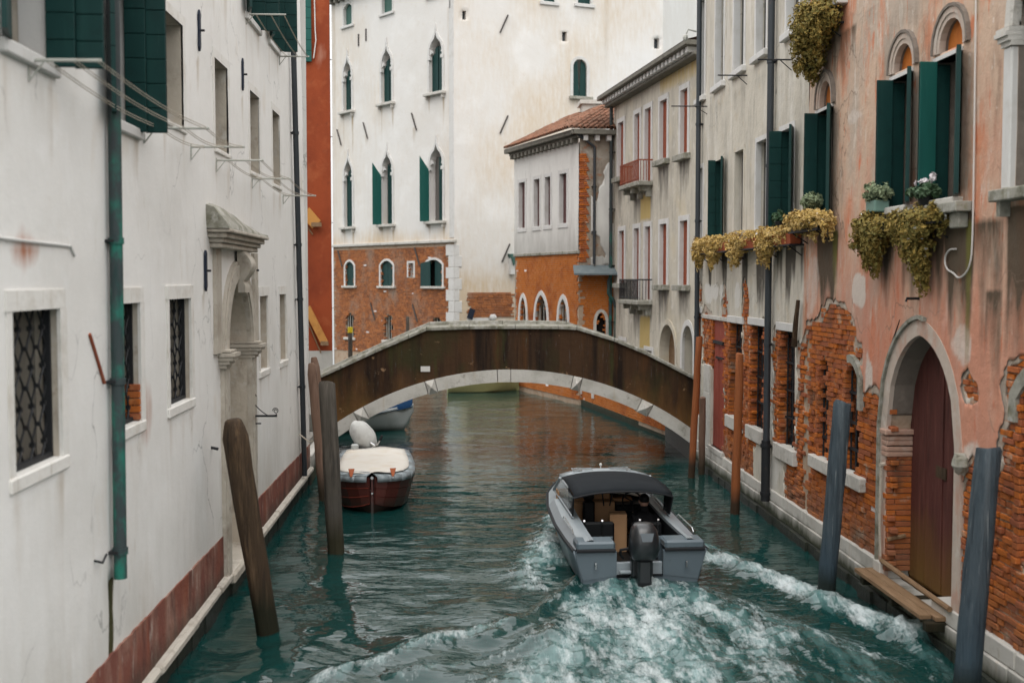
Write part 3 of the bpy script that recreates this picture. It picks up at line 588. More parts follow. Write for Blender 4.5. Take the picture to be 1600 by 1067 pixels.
# ================================================================ building kit
def fb(face, u0, u1, n0, n1, z0, z1, mb=None):
    mb = mb or MB(face); return mb.box(u0, u1, n0, n1, z0, z1)
def shell(parent, pts, z1, mat, z0=-1, name='wall'):
    """plain sides, back and top of a house (plan polygon)"""
    mb = MB(); n = len(pts)
    mb.add([(p[0], p[1], z1) for p in pts] + [(p[0], p[1], z0) for p in pts], [tuple(range(n))] + [(i, i + 1, i + 1 + n, i + n) for i in range(n - 1)])
    return mb.build(name, mat, parent)
BRK = {}
def brick_mesh(l, mat, v):
    k = (l, mat.name, v)
    if k not in BRK:
        mb = MB(); mb.cbox(-l / 2, l / 2, -.05, .05, -.033, .033, .007, .004); o = mb.build('brick', mat); BRK[k] = o.data; bpy.data.objects.remove(o)
    return BRK[k]
def bricks(parent, face, us, zs, ok, mat, n=-.03, single=0, jit=.008, row=.077, L=.255, seed=0):
    """brick courses where ok(U, Z); the `single` nearest ones are objects, the rest one joined part"""
    rs = random.Random(seed); pos = []
    nr = int((zs[1] - zs[0]) / row)
    for r in range(nr):
        z = zs[0] + row * (r + .5); u = us[0] - rs.uniform(0, .25)
        while u < us[1]:
            l = .118 if rs.random() < .28 else L - .012
            pos.append((u + l / 2, z, l)); u += l + .014
    if not pos: return
    A = np.array(pos); g = np.zeros(len(A), bool)
    for du in (-.45, 0, .45): g |= ok(A[:, 0] + du * A[:, 2], A[:, 1])
    g &= (A[:, 0] - A[:, 2] / 2 > us[0] - .02) & (A[:, 0] + A[:, 2] / 2 < us[1] + .02)
    A = A[g]; ang = math.atan2(face.D[1], face.D[0]); A = A[np.argsort(A[:, 0])]
    mb = MB(face)
    for i, (u, z, l) in enumerate(A):
        q = n + rs.uniform(-jit, jit)
        if i < single:
            me = brick_mesh(round(l, 3), mat, rs.randrange(3))
            inst('brick', me, parent, face(u, q - .05, z + rs.uniform(-.004, .004)), (rs.uniform(-.03, .03), rs.uniform(-.03, .03), ang + rs.uniform(-.04, .04)), (rs.uniform(.95, 1.02), 1, rs.uniform(.92, 1.04)))
        else:
            a = l / 2; h = .032
            mb.box(u - a, u + a, q - .1, q, z - h + rs.uniform(-.003, .003), z + h)
    if mb.v: mb.build('brickwork', mat, parent, kind='stuff')
def sill(face, u0, u1, z, parent, mat=None, pr=.12, h=.1, brackets=False, back=.1):
    mb = MB(face); mb.cbox(u0, u1, -back, pr, z - h, z + .006, .012)
    if brackets:
        for u in (u0 + .14, u1 - .14): mb.prism([(u - .04, z - h + .002), (u + .04, z - h + .002), (u + .04, z - h - .16), (u - .04, z - h - .16)], .004, pr * .7)
    return mb.build('sill', mat or M['frame'], parent)
def rframe(face, u0, u1, z0, z1, parent, w=.1, pr=.015, mat=None, bottom=False, back=.25):
    mb = MB(face); mb.box(u0 - w, u0 + .005, -back, pr, z0 + .005, z1 + w); mb.box(u1 - .005, u1 + w, -back, pr, z0 + .005, z1 + w); mb.box(u0 + .006, u1 - .006, -back, pr - .003, z1 - .005, z1 + w - .002)
    return mb.build('window', mat or M['frame'], parent)
def pane(face, u0, u1, z0, z1, d, parent, mat=None, bars=True, name='pane'):
    mb = MB(face); mb.box(u0, u1, -d - .03, -d, z0, z1); o = mb.build(name, mat or M['glass'], parent)
    return o
def boards(face, parent, name, mat, u0, u1, n0, n1, z0, z1, k, axis='z', sub='board', gap=.006, fn=None):
    """a leaf made of k boards: the first board is the part, all boards are sub-parts of its frame"""
    mb = MB(face); c = .25
    if axis == 'z': mb.box(u0, u1, n0 + (n1 - n0) * c, n1 - (n1 - n0) * c, z0, z1)
    else: mb.box(u0, u1, n0 + (n1 - n0) * c, n1 - (n1 - n0) * c, z0, z1)
    lf = mb.build(name, mat, parent)
    for i in range(k):
        b = MB(face)
        if axis == 'z': b.cbox(u0, u1, n0, n1, z0 + (z1 - z0) * i / k + gap / 2, z0 + (z1 - z0) * (i + 1) / k - gap / 2, .004)
        else: b.cbox(u0 + (u1 - u0) * i / k + gap / 2, u0 + (u1 - u0) * (i + 1) / k - gap / 2, n0, n1, z0, z1, .004)
        b.build(sub, mat, lf)
    return lf
def downpipe(face, u, z0, z1, parent, mat, r=.055, n=.09, rings=(), u2=None, name='drainpipe'):
    u2 = u if u2 is None else u2; mb = MB(face); k = 6
    mb.tube([(u + (u2 - u) * i / k, n, z1 + (z0 - z1) * i / k) for i in range(k + 1)], r, 12)
    for z in rings: mb.tube([(u + (u2 - u) * (z1 - z) / (z1 - z0), n, z - .03), (u + (u2 - u) * (z1 - z) / (z1 - z0), n, z + .03)], r * 1.2, 12)
    o = mb.build(name, mat, parent); smooth_by_angle(o)
    b = MB(face)
    for z in rings: b.box(u - .09 + (u2 - u) * (z1 - z) / (z1 - z0), u + .09 + (u2 - u) * (z1 - z) / (z1 - z0), 0, n, z - .012, z + .012)
    if rings: b.build('pipe_clamp', M['iron'], o)
    return o

# ================================================================ left: white house
def lean(u, z):
    t = min(1, max(0, (u - 19) / 6)); t = t * t * (3 - 2 * t); return u - (z - 2.5) * .085 * t
LW = Face((-3.25, 0), (0, 1), (1, 0), lean)
wh = thing('white_house', 'white plastered house along the left bank with barred windows and a stone water door', 'house', (-3.25, 16, 0))
LEFT_WIN = dict(G1=(8.60, 9.62, 3.04, 4.27), G2=(11.12, 12.02, 3.04, 4.27), G3=(13.24, 14.3, 3.04, 4.28), G4=(19.3, 20.12, 2.97, 4.23), G5=(21.5, 22.3, 2.97, 4.23),
    U1=(8.6, 9.55, 6.23, 7.5), U2=(11.15, 12.05, 6.03, 7.5), U3=(13.15, 14.1, 6.30, 7.52), U4=(15.92, 16.82, 6.28, 7.50), U5=(18.6, 19.48, 6.22, 7.5), U6=(20.95, 21.88, 6.21, 7.52),
    T1=(18.35, 19.5, 8.64, 10.0), T2=(20.65, 21.8, 8.7, 10.0), T3=(15.9, 16.8, 8.64, 10.0))
PORT = arch(16.33, 18.21, .34, 3.5, 4.48, 'round', 16)
RECESS = [(10.76, .92), (10.93, .92), (10.99, 1.15), (10.96, 1.4), (11.0, 1.69), (10.80, 1.69), (10.80, 1.2)]
def lw_field(U, Z):
    f = np.full(U.shape, 9.)
    for a in LEFT_WIN.values(): f = np.minimum(f, polysdf(U, Z, rect(*a)))
    f = np.minimum(f, polysdf(U, Z, PORT)); f = np.minimum(f, polysdf(U, Z, RECESS) + fbm(U * 9, Z * 5, 3) * .03)
    return f
def lw_stain(U, Z):
    st = [(a[0] - .05, a[1] + .05, a[2] - .1, 1.0, .22) for a in LEFT_WIN.values()] + [(a[0] - .02, a[0] + .08, a[2] - .05, .9, .6) for a in LEFT_WIN.values()] + [(a[1] - .1, a[1] + .05, a[2] - .05, .7, .5) for a in LEFT_WIN.values()]
    st += [(14.86, 14.96, 7.35, .7, 1), (17.82, 17.94, 7.35, .7, .9), (15.0, 15.1, 4.4, .5, .7), (18.2, 18.5, 2.25, .9, .5)]
    r = streaks(U, Z, st) + .30 * sstep(2.6, 1.0, Z) * vnoise(U * 1.4, Z * .7, 8)
    b = sstep(.12, .02, np.abs(polysdf(U, Z, rect(8.0, 9.9, 4.55, 5.1))) * 0 + np.hypot(U - 8.9, (Z - 4.72) * 2) * .28) * .7
    b += sstep(.55, .1, np.hypot((U - 12.2) * 1.5, Z - 3.1)) * .5
    return r, vnoise(U * .8, Z * .9, 4) * .35, b
def cutsof(d, k): return [x for a in d.values() for x in a[k:k + 2]]
sheet('wall', M['lw'], wh, LW, lines(4, 25.4, .14, cutsof(LEFT_WIN, 0) + [16.33, 18.21] + [10.7 + .04 * i for i in range(10)]), lines(.36, 11.5, .14, cutsof(LEFT_WIN, 2) + [.34, .95, 1.66]), lw_field, depth=.32, stain_shade=lw_stain, undul=.014, seed=2, rimmat=M['reveal'])
shell(wh, [LW(25.4, 0, 0)[:2], (-12, 25.4), (-12, 4), (-3.25, 4)], 11.5, M['lw'])
e = MB(); e.add([LW(25.4, -.002, .3), (-12, 25.4, .3), (-12, 25.4, 11.5), LW(25.4, -.002, 11.5)], [(0, 1, 2, 3)]); e.build('end_wall', M['lw'], wh)
m = MB(LW); m.box(10.6, 11.1, -.07, -.014, .88, 1.75); m.build('mossy_recess', M['algaeG'], wh)
mb = MB(LW)                                            # red-brown plinth band
def dz(u): return .87 + .008 * (25 - u)
for a, b in ((4, 16.02), (18.62, 25.4)):
    k = int((b - a) / .09)
    P_ = [(a + (b - a) * i / k) for i in range(k + 1)]
    mb.prism([(a, .36)] + [(b, .36)] + [(u, dz(u) + rnd(-.008, .008)) for u in P_[::-1]], -.02, .016)
mb.build('plinth_band', M['dado'], wh)
u = 4.
while u < 25.3:                                        # ledge stones, then the wet wall under them
    l = min(rnd(1.0, 1.9), 25.4 - u); m = MB(LW)
    if not (16.5 < u + l / 2 < 18.3):
        m.cbox(u + .006, u + l - .006, -.1, .10 + rnd(-.012, .012), .255, .37 + rnd(-.008, .008), .03, .008); m.build('ledge_stone', M['ledge'], wh)
    u += l
m = MB(LW)
for i in range(60):
    a = 4 + 21.4 * i / 60; m.box(a, a + 21.4 / 60 - .001, -.3, .03 + rnd(-.02, .02), -1.2, .25)
m.build('wet_base', M['algae'], wh)
def grille(a, parent):
    u0, u1, z0, z1 = a; mb = MB(LW); n = 4; k = 8; hh = (z1 - z0) / k; ww = (u1 - u0) / n
    for i in range(n + 1):                             # wavy uprights that meet left and right in turn
        for s in (-1, 1):
            pts = [(min(u1 - .01, max(u0 + .01, u0 + ww * i + s * (.5 * ww if j % 2 else 0))), -.10 + .012 * s, z0 + hh * j) for j in range(k + 1)]
            mb.tube(pts, .010, 5)
    for j in range(1, k): 
        for i in range(n + (j + 1) % 2):
            mb.box(u0 + ww * (i + (.5 if j % 2 else 0)) - .015, u0 + ww * (i + (.5 if j % 2 else 0)) + .015, -.122, -.078, z0 + hh * j - .018, z0 + hh * j + .018) if u0 < u0 + ww * (i + (.5 if j % 2 else 0)) < u1 else None
    for q in ((u0, u0 + .03), (u1 - .03, u1)): mb.box(q[0], q[1], -.13, -.07, z0, z1)
    mb.box(u0, u1, -.13, -.07, z0, z0 + .05)
    return mb.build('grille', M['iron'], parent)
for k in ('G1', 'G2', 'G3', 'G4', 'G5'):
    a = LEFT_WIN[k]; mb = MB(LW); mb.box(a[0] - .12, a[1] + .12, -.02, .014, a[3] - .004, a[3] + .15); mb.box(a[0] - .10, a[0] + .005, -.02, .008, a[2], a[3] - .005); mb.box(a[1] - .005, a[1] + .15, -.02, .012, a[2], a[3] - .005)
    f = mb.build('window', M['lwtrim'], wh)
    if k < 'G4': grille(a, f)
    pane(LW, a[0], a[1], a[2], a[3], .20, f, M['murky'] if k < 'G4' else M['reveal'])
    sill(LW, a[0] - .12, a[1] + .13, a[2], f, M['lwtrim'], pr=.025, h=.11)
for k in ('U3', 'U4', 'U5', 'U6'):
    a = LEFT_WIN[k]; mb = MB(LW); mb.ring([(a[0], a[2]), (a[0], a[3]), (a[1], a[3]), (a[1], a[2])], [(a[0] - .12, a[2]), (a[0] - .12, a[3] + .12), (a[1] + .12, a[3] + .12), (a[1] + .12, a[2])], -.02, .006)
    f = mb.build('window', M['lwtrim'], wh); pane(LW, a[0], a[1], a[2], a[3], .30, f); sill(LW, a[0] - .08, a[1] + .08, a[2], f, M['lwtrim'], .03, .06)
def leaf(face, parent, mat, u, n0, n1, z0, z1, k, th=.04, du=0.):
    """shutter leaf standing out from the wall at u, from depth n0 to n1, with k horizontal boards"""
    mb = MB(face); mb.prism([(u - th / 4, z0), (u + th / 4, z0), (u + th / 4, z1), (u - th / 4, z1)], n0, n1); lf = mb.build('shutter', mat, parent)
    for i in range(k):
        b = MB(face); za, zb = z0 + (z1 - z0) * i / k + .004, z0 + (z1 - z0) * (i + 1) / k - .004
        b.cbox(u - th / 2, u + th / 2, n0, n1, za, zb, .005); b.build('board', mat, lf)
    return lf
def skew_leaf(face, parent, mat, u, n0, du, dn, z0, z1, th=.04, k=1):
    """leaf swung back almost against the wall"""
    l = math.hypot(du, dn); ax, ay = -dn / l * th / 2, du / l * th / 2
    mb = MB(face)
    for i in range(k):
        za, zb = z0 + (z1 - z0) * i / k + .003, z0 + (z1 - z0) * (i + 1) / k - .003
        c = [(u + ax, n0 + ay), (u + du + ax, n0 + dn + ay), (u + du - ax, n0 + dn - ay), (u - ax, n0 - ay)]
        b = MB(face); b.add([(p[0], p[1], za) for p in c] + [(p[0], p[1], zb) for p in c], [(0, 1, 2, 3), (7, 6, 5, 4)] + [(j, (j + 1) % 4, (j + 1) % 4 + 4, j + 4) for j in range(4)])
        if i == 0: lf = b.build('shutter', mat, parent)
        else: b.build('board', mat, lf)
    return lf
for k, n_in, n_out in (('U1', -.02, .42), ('U2', -.10, .30), ('T1', -.1, .34), ('T2', -.1, .36)):
    a = LEFT_WIN[k]; f = rframe(LW, a[0], a[1], a[2], a[3], wh, .07, .004, M['frame']); pane(LW, a[0], a[1], a[2], a[3], .30, f, M['glass'])
    sill(LW, a[0] - .1, a[1] + .1, a[2], f, M['frame'], .05, .1)
    leaf(LW, wh, M['green'], a[1] - .04, n_in, (n_in + n_out) / 2 + .012, a[2] - .03, a[3] - .02, 6)
    leaf(LW, wh, M['green'], a[1] + .02, (n_in + n_out) / 2 - .012, n_out, a[2] - .03, a[3] - .02, 6, .045)
    skew_leaf(LW, wh, M['green'], a[0], .03, -.4, .12, a[2], a[3], k=5)
# water door with its hooded surround
mb = MB(LW); mb.ring(lip(PORT), grow(PORT, .30), -.02, .06); mb.ring(grow(PORT, .045), grow(PORT, .25), .06, .085); f = mb.build('door_surround', M['grimestone'], wh)
mb = MB(LW)
for q in ((16.33 - .36, 16.33 - .004), (18.214, 18.21 + .36)):
    for i, (h, p) in enumerate(((.05, .10), (.06, .15), (.05, .2), (.04, .23))): mb.box(q[0] - .03 * i, q[1] + .0, -.02, p, 3.28 + .055 * i, 3.33 + .055 * i)
    mb.box(q[0] - .06, q[1], -.3, .17, 3.505, 3.53)
mb.build('impost', M['grimestone'], f)
mb = MB(LW)                                            # inside the reveal the far jamb carries the same mouldings
for i in range(4): mb.box(18.21 - .03 - .03 * i, 18.209, -.315, .05, 3.28 + .055 * i, 3.33 + .055 * i)
mb.box(16.331, 16.37, -.315, .05, 3.36, 3.5); mb.build('impost', M['grimestone'], f)
mb = MB(LW)
rr = []
for i in range(13):
    t = i / 12; z = 4.93 - .62 * t; pr = .10 + .20 * math.sin(math.pi * min(1, t * 1.25)) * (1 - t * .55) + (.06 if t > .8 else 0); hw = .17 - .05 * t
    rr.append([(17.27 - hw, .05, z), (17.27 - hw, pr, z), (17.27 - hw * .5, pr + .03, z), (17.27 + hw * .5, pr + .03, z), (17.27 + hw, pr, z), (17.27 + hw, .05, z)])
mb.loft(rr); smooth_by_angle(mb.build('scroll_keystone', M['grimestone'], f), 50)
mb = MB(LW)
for z0, z1, p, x in ((4.92, 4.99, .16, .06), (4.99, 5.05, .20, .10), (5.05, 5.12, .25, .16), (5.12, 5.17, .31, .22)): mb.cbox(15.5 - x, 18.2 + x, -.05, p, z0 + .001, z1, .012)
mb.box(15.62, 15.98, -.02, .05, 3.5, 4.92); mb.box(18.56, 18.9, -.02, .05, 3.5, 4.92)
mb.build('cornice', M['grimestone'], f)
mb = MB(LW); rr = []
for i in range(15):
    u = 15.26 + (18.42 - 15.26) * i / 14; h = .30 * (1 - (i / 14) ** 1.5) * (1 if i else .85) + .03 + rnd(-.008, .008)
    rr.append([(u, 0, 5.172), (u, .30, 5.172), (u, .28 + rnd(-.01, .01), 5.19 + h * .15), (u, .20, 5.19 + h * .5 + rnd(-.01, .01)), (u, .10, 5.19 + h * .9), (u, 0, 5.19 + h)])
mb.loft(rr); smooth_by_angle(mb.build('mossy_hood', M['moss'], f), 60)
mb = MB(LW); mb.prism(PORT, -.36, -.31); mb.build('door_leaf', M['reveal'], f)
mb = MB(LW); mb.cbox(16.2, 18.4, -.3, .14, .22, .36, .02); mb.build('door_step', M['grimestone'], f)
# iron wall anchors, pipes, bracket, small fixings
for u, z0, z1 in ((14.92, 7.38, 7.9), (17.9, 7.37, 7.86), (15.1, 4.35, 4.88), (18.75, 4.45, 4.85), (24.0, 4.5, 4.85)):
    mb = MB(LW); mb.prism([(u - .04, z0 + .05), (u, z0), (u + .05, z0 + .06), (u + .05, z1 - .04), (u, z1), (u - .04, z1 - .06)], .01, .035); a = mb.build('wall_anchor', M['anchor'], wh)
    mb = MB(LW); mb.tube([(u, .03, (z0 + z1) / 2), (u, .09, (z0 + z1) / 2)], .015, 6); mb.build('anchor_pin', M['iron'], a)
downpipe(LW, 11.06, 1.69, 11.4, wh, M['verd'], .062, .085, (4.86, 3.55, 1.95, 7.9), 10.9)
LW2 = Face((-3.25, 0), (0, 1), (1, 0))
downpipe(LW2, 22.72, .42, 11.4, wh, M['pipe'], .055, .09, (7.4, 5.2, 4.1, 2.3), 24.05)
mb = MB(LW)
for z in (6.3, 5.6): pass
def spiral(c, r0, turns, s=1, n=22): return [(c[0] + s * r0 * (1 - .75 * i / n) * math.cos(i / n * turns * 2 * math.pi + math.pi), .03 + 0, c[1] + r0 * (1 - .75 * i / n) * math.sin(i / n * turns * 2 * math.pi + math.pi)) for i in range(n)]
# scroll bracket: stands out from the wall, so drawn in the n-z plane
mb = MB(LW); ub = 18.3
mb.box(ub - .02, ub + .02, 0, .42, 2.335, 2.365)
arc = [(ub, .02 + .40 * t, 2.62 - .30 * math.sin(t * math.pi / 2) ** .8 + .06 * max(0, t - .8) * 5) for t in [i / 12 for i in range(13)]]
mb.tube(arc, .008, 5)
for cy, cz, s in ((.05, 2.66, 1), (.40, 2.43, -1)):
    mb.tube([(ub, cy + s * .05 * (1 - .7 * i / 18) * math.cos(i / 18 * 9.4), cz + .05 * (1 - .7 * i / 18) * math.sin(i / 18 * 9.4)) for i in range(19)], .007, 5)
mb.box(ub - .015, ub + .015, 0, .17, 2.22, 2.24)
mb.build('scroll_bracket', M['iron'], wh)
mb = MB(LW); mb.tube([(10.35, .012, 4.02), (10.75, .012, 3.55)], .018, 5); mb.build('timber_batten', M['redsh'], wh)
mb = MB(LW); mb.tube([(8.0, .01, 4.80), (9.9, .01, 4.78), (10.0, .01, 4.7)], .012, 5); mb.build('wall_cable', M['frame'], wh)
mb = MB(LW); mb.tube([(15.35, .0, 2.28), (15.35, .1, 2.26)], .02, 6); mb.tube([(11.6 - 1.2, 0, 1.98), (10.45, .06, 1.95), (10.6, .05, 1.99)], .012, 5); mb.build('iron_hook', M['iron'], wh)
mb = MB(LW)
for i in range(5): mb.cbox(11.98, 12.03, -.2, .0, 3.06 + .075 * i, 3.06 + .075 * i + .066, .006)
mb.build('exposed_brick', M['brick'], wh)

# clotheslines between rods
def clothesline(label, rods, pairs, loc):
    t = thing('clothesline', label, 'clothesline', loc, 'clotheslines on the white house')
    for (u, z, n1) in rods:
        mb = MB(LW); mb.tube([(u, 0, z - .03), (u, .02, z), (u, n1, z)], .014, 6); mb.box(u - .012, u + .012, 0, .012, z - .16, z + .03); mb.tube([(u, .01, z - .15), (u, .12, z - .01)], .007, 5)
        mb.build('rod', M['rod'], t)
    for a, b in pairs:
        for q in (.25, .62, .95):
            for s in (-.012, .012):
                A, B = rods[a], rods[b]; mb = MB(LW)
                mb.tube([(A[0] + (B[0] - A[0]) * i / 8, A[2] * q + (B[2] * q - A[2] * q) * i / 8, A[1] + (B[1] - A[1]) * i / 8 + s - .05 * math.sin(math.pi * i / 8)) for i in range(9)], .0045, 4); mb.build('line', M['rope'], t)
rods = [(9.05, 6.17, .55), (12.3, 6.08, .68), (14.45, 6.13, .66), (15.95, 6.12, .64), (18.7, 6.11, .62), (22.2, 6.08, .62)]
clothesline('long clothesline of six rods under the middle windows of the white house', rods, [(0, 1), (1, 2), (3, 4), (4, 5)], LW(12, 0, 6.1))
clothesline('short clothesline of two rods below the topmost green shutters of the white house', [(18.35, 8.62, .62), (22.0, 8.62, .55)], [(0, 1)], LW(20, 0, 8.6))

# ================================================================ right bank: pink and grey houses
RW = Face((5.9, 0), (0, 1), (-1, 0))
JOINT = 19.15
pk = thing('pink_house', 'pink peeling plaster house with a pointed water door and bare brick base', 'house', (5.9, 15, 0))
gy = thing('grey_house', 'grey plastered house with two drainpipes and brick ground floor windows by the bridge', 'house', (5.9, 23.5, 0))
PX = lambda *pts: [onX(x, y, 5.9) for x, y in pts]
BRICK = [   # where the plaster has fallen off (photo outline put on the wall plane)
    PX((1247, 560), (1262, 512), (1283, 498), (1296, 476), (1318, 484), (1332, 520), (1333, 552), (1342, 552), (1344, 610), (1352, 618), (1366, 612), (1376, 634), (1376, 662), (1384, 668), (1386, 900), (1240, 800), (1244, 700), (1250, 640)),
    PX((1499, 770), (1508, 735), (1520, 716), (1540, 735), (1560, 760), (1572, 690), (1568, 590), (1576, 572), (1660, 560), (1660, 1100), (1495, 985)),
    PX((1503, 606), (1508, 590), (1514, 586), (1520, 596), (1527, 604), (1524, 618), (1516, 625), (1508, 628)),
    [(22.55, .55), (22.55, 1.15), (21.9, 1.45), (21.55, 1.2), (21.45, 2.2), (21.6, 2.6), (21.72, 3.62), (21.85, 3.7), (22.9, 1.58), (22.95, 3.68), (23.1, 4.25), (23.35, 4.4), (23.5, 3.7), (23.4, 1.6), (24.7, 1.6), (24.75, 3.7), (24.85, 3.95), (25.1, 3.9), (25.1, .6)],
    [(20.85, 1.5), (20.9, 3.6), (21.1, 3.6), (21.12, 2.4), (21.0, 1.5)],
    [(19.0, .55), (19.0, 3.3), (19.25, 3.4), (19.5, 3.0), (19.66, 2.2), (19.62, 1.5), (20.3, 1.3), (20.2, .55)],
    [(26.35, 2.55), (26.35, 3.62), (26.9, 3.75), (27.3, 3.55), (27.25, 2.55)],
    [(24.9, 3.95), (24.95, 4.3), (25.1, 4.35), (25.2, 3.95)],
    [(27.5, 4.0), (27.4, 4.3), (27.6, 4.35), (27.75, 4.0)],
]
def sarc(u0, u1, z0, z1, h): return arch(u0, u1, z0, z1 - h, z1, 'seg', 8)
PK_OPEN = dict(w1=sarc(18.02, 18.5, 1.62, 3.22, .14), w2=sarc(16.55, 17.22, 1.62, 3.25, .18), w3=sarc(10.9, 11.78, 1.5, 3.5, .25),
    P1=rect(17.95, 18.72, 5.47, 7.2), P2=rect(14.78, 15.48, 5.47, 7.18), P3=rect(13.33, 14.05, 5.47, 7.16),
    A1=arch(17.98, 18.55, 7.26, 7.36, 7.66, 'round', 10), A2=arch(14.74, 15.38, 7.26, 7.3, 7.60, 'round', 10), A3=arch(13.26, 13.92, 7.24, 7.3, 7.60, 'round', 10))
RWIN = rect(10.9, 11.95, 5.45, 7.4)
DOOR = arch(13.27, 15.44, .40, 2.5, 3.80, 'bluntpoint', 18)
def deepen(poly): return poly
PK_OPEN['door'] = DOOR; PK_OPEN['rwin'] = RWIN
GY_OPEN = {}
ROW3 = [(27.3, 27.95), (25.35, 26.15), (23.55, 24.4), (21.85, 22.6), (19.75, 20.5)]
ROW2 = [(27.4, 27.95), (25.3, 26.1), (23.5, 24.25), (21.75, 22.5), (20.02, 20.82)]
for i, q in enumerate(ROW3): GY_OPEN['t%d' % i] = rect(q[0], q[1], 8.83, 11.2)
for i, q in enumerate(ROW2): GY_OPEN['m%d' % i] = rect(q[0], q[1], 5.46, 7.18)
GRD = dict(g2=(23.55, 24.62, 1.57, 3.58), g3=(21.85, 22.85, 1.57, 3.60), g4=(19.75, 20.8, 1.5, 3.58))
for k, a in GRD.items(): GY_OPEN[k] = rect(*a)
RDOOR = (25.12, 26.3, .68, 3.58); GY_OPEN['door'] = rect(*RDOOR)
GY_OPEN['side'] = rect(27.5, 28.0, 1.2, 3.7)
def openings(U, Z, D):
    f = np.full(U.shape, 9.)
    for p in D.values():
        a = np.array(p); m = (U > a[:, 0].min() - .6) & (U < a[:, 0].max() + .6)
        if m.any(): f[m] = np.minimum(f[m], polysdf(U[m], Z[m], p))
    return f
def bare(U, Z):
    f = np.full(U.shape, 9.)
    for p in BRICK: f = np.minimum(f, polysdf(U, Z, p))
    return f + fbm(U * 2.6, Z * 2.6, 77, 5) * .36 + fbm(U * 13, Z * 13, 78, 2) * .09
def plaster_field(D, extra=None):
    def g(U, Z):
        f = np.minimum(openings(U, Z, D), bare(U, Z)); return f
    return g
def cuts(D):
    cu = [p[0] for q in D.values() for p in (q[0], q[-1])]; cz = [p[1] for q in D.values() for p in (q[0], q[1])]
    for k, q in D.items():
        if len(q) == 4: cz += [q[2][1]]; cu += [q[2][0]]
    return cu, cz
def pk_stain_shade(U, Z):
    st = [(12.9, 13.7, 5.3, 1.5, 1.5), (13.7, 14.3, 5.2, 1.1, 1.2), (14.5, 15.0, 5.2, 1.0, 1.3), (15.3, 15.9, 5.1, .9, 1.0), (17.6, 18.6, 5.25, 1.3, 1.4), (16.0, 16.6, 8.4, .8, .3), (12.2, 12.9, 5.2, 1.4, .7), (11.2, 12.1, 5.3, 1.8, 1.4), (13.0, 14.6, 9.2, 1.4, .7), (16.9, 19.0, 8.3, .9, .6), (12.2, 12.6, 4.4, 1.2, .8)]  # dirt runs, darkened further to paint the shade below sills and plants
    r = streaks(U, Z, st); r = np.maximum(r, .6 * sstep(.5, .0, np.abs(np.hypot((U - 15.06), (Z - 7.3)) - .7)) * (Z > 7.2) * .5)
    g = np.zeros(U.shape)
    for u, z, a, b, k in ((16.6, 4.35, .34, .24, 1), (16.9, 3.6, .25, .2, .7), (13.2, 3.75, .28, .24, .6), (18.9, 4.5, .5, .6, .5), (18.4, 3.75, .3, .25, .8), (17.0, 6.9, .4, .10, .6), (16.2, 3.0, .16, .45, .8), (12.9, 2.3, .3, .5, .7), (11.6, 4.4, .4, .24, .5)):
        g = np.maximum(g, k * sstep(.0, .35, .9 - np.hypot((U - u) / a, (Z - z) / b) + 2.2 * fbm(U * 2.3, Z * 1.6, 91, 5)))
    b = streaks(U, Z, [(17.62, 17.84, 5.3, 1.5, 1), (12.95, 13.1, 5.2, 2.0, .9), (12.85, 13.05, 8.6, 1.4, .7)], 9)
    return r, g, b
def gy_stain_shade(U, Z):
    st = [(23.1, 23.55, 5.1, 1.3, 1.5), (24.9, 25.35, 5.1, 1.3, 1.5), (26.4, 26.7, 5.05, 1.1, 1.5), (21.8, 22.4, 5.1, 1.2, 1.5), (19.8, 20.4, 5.1, 1.2, 1.5), (19.2, 19.5, 5.1, 1.0, .9), (27.3, 28.1, 5.2, 1.4, .7), (20.6, 21.0, 5.1, .9, .8)]  # streaks under the flower boxes paint their shade along with the dirt
    st += [(a - .1, b + .1, 8.7, .9, .35) for a, b in ROW3]
    g = np.zeros(U.shape)
    for u, z, a, b, k in ((26.2, 4.2, .9, .22, 1), (23.9, 4.0, .4, .35, .7), (21.2, 2.4, .3, 1.2, .5), (20.9, 1.0, .5, .5, .6)): g = np.maximum(g, k * sstep(.0, .35, .9 - np.hypot((U - u) / a, (Z - z) / b) + 2.2 * fbm(U * 2.3, Z * 1.6, 91, 5)))
    return streaks(U, Z, st), g, .6 * sstep(.22, .05, np.abs(U - 19.2)) * sstep(5.4, 5.2, Z)
SUBD = .035                                            # the brickwork lies this far behind the plaster face
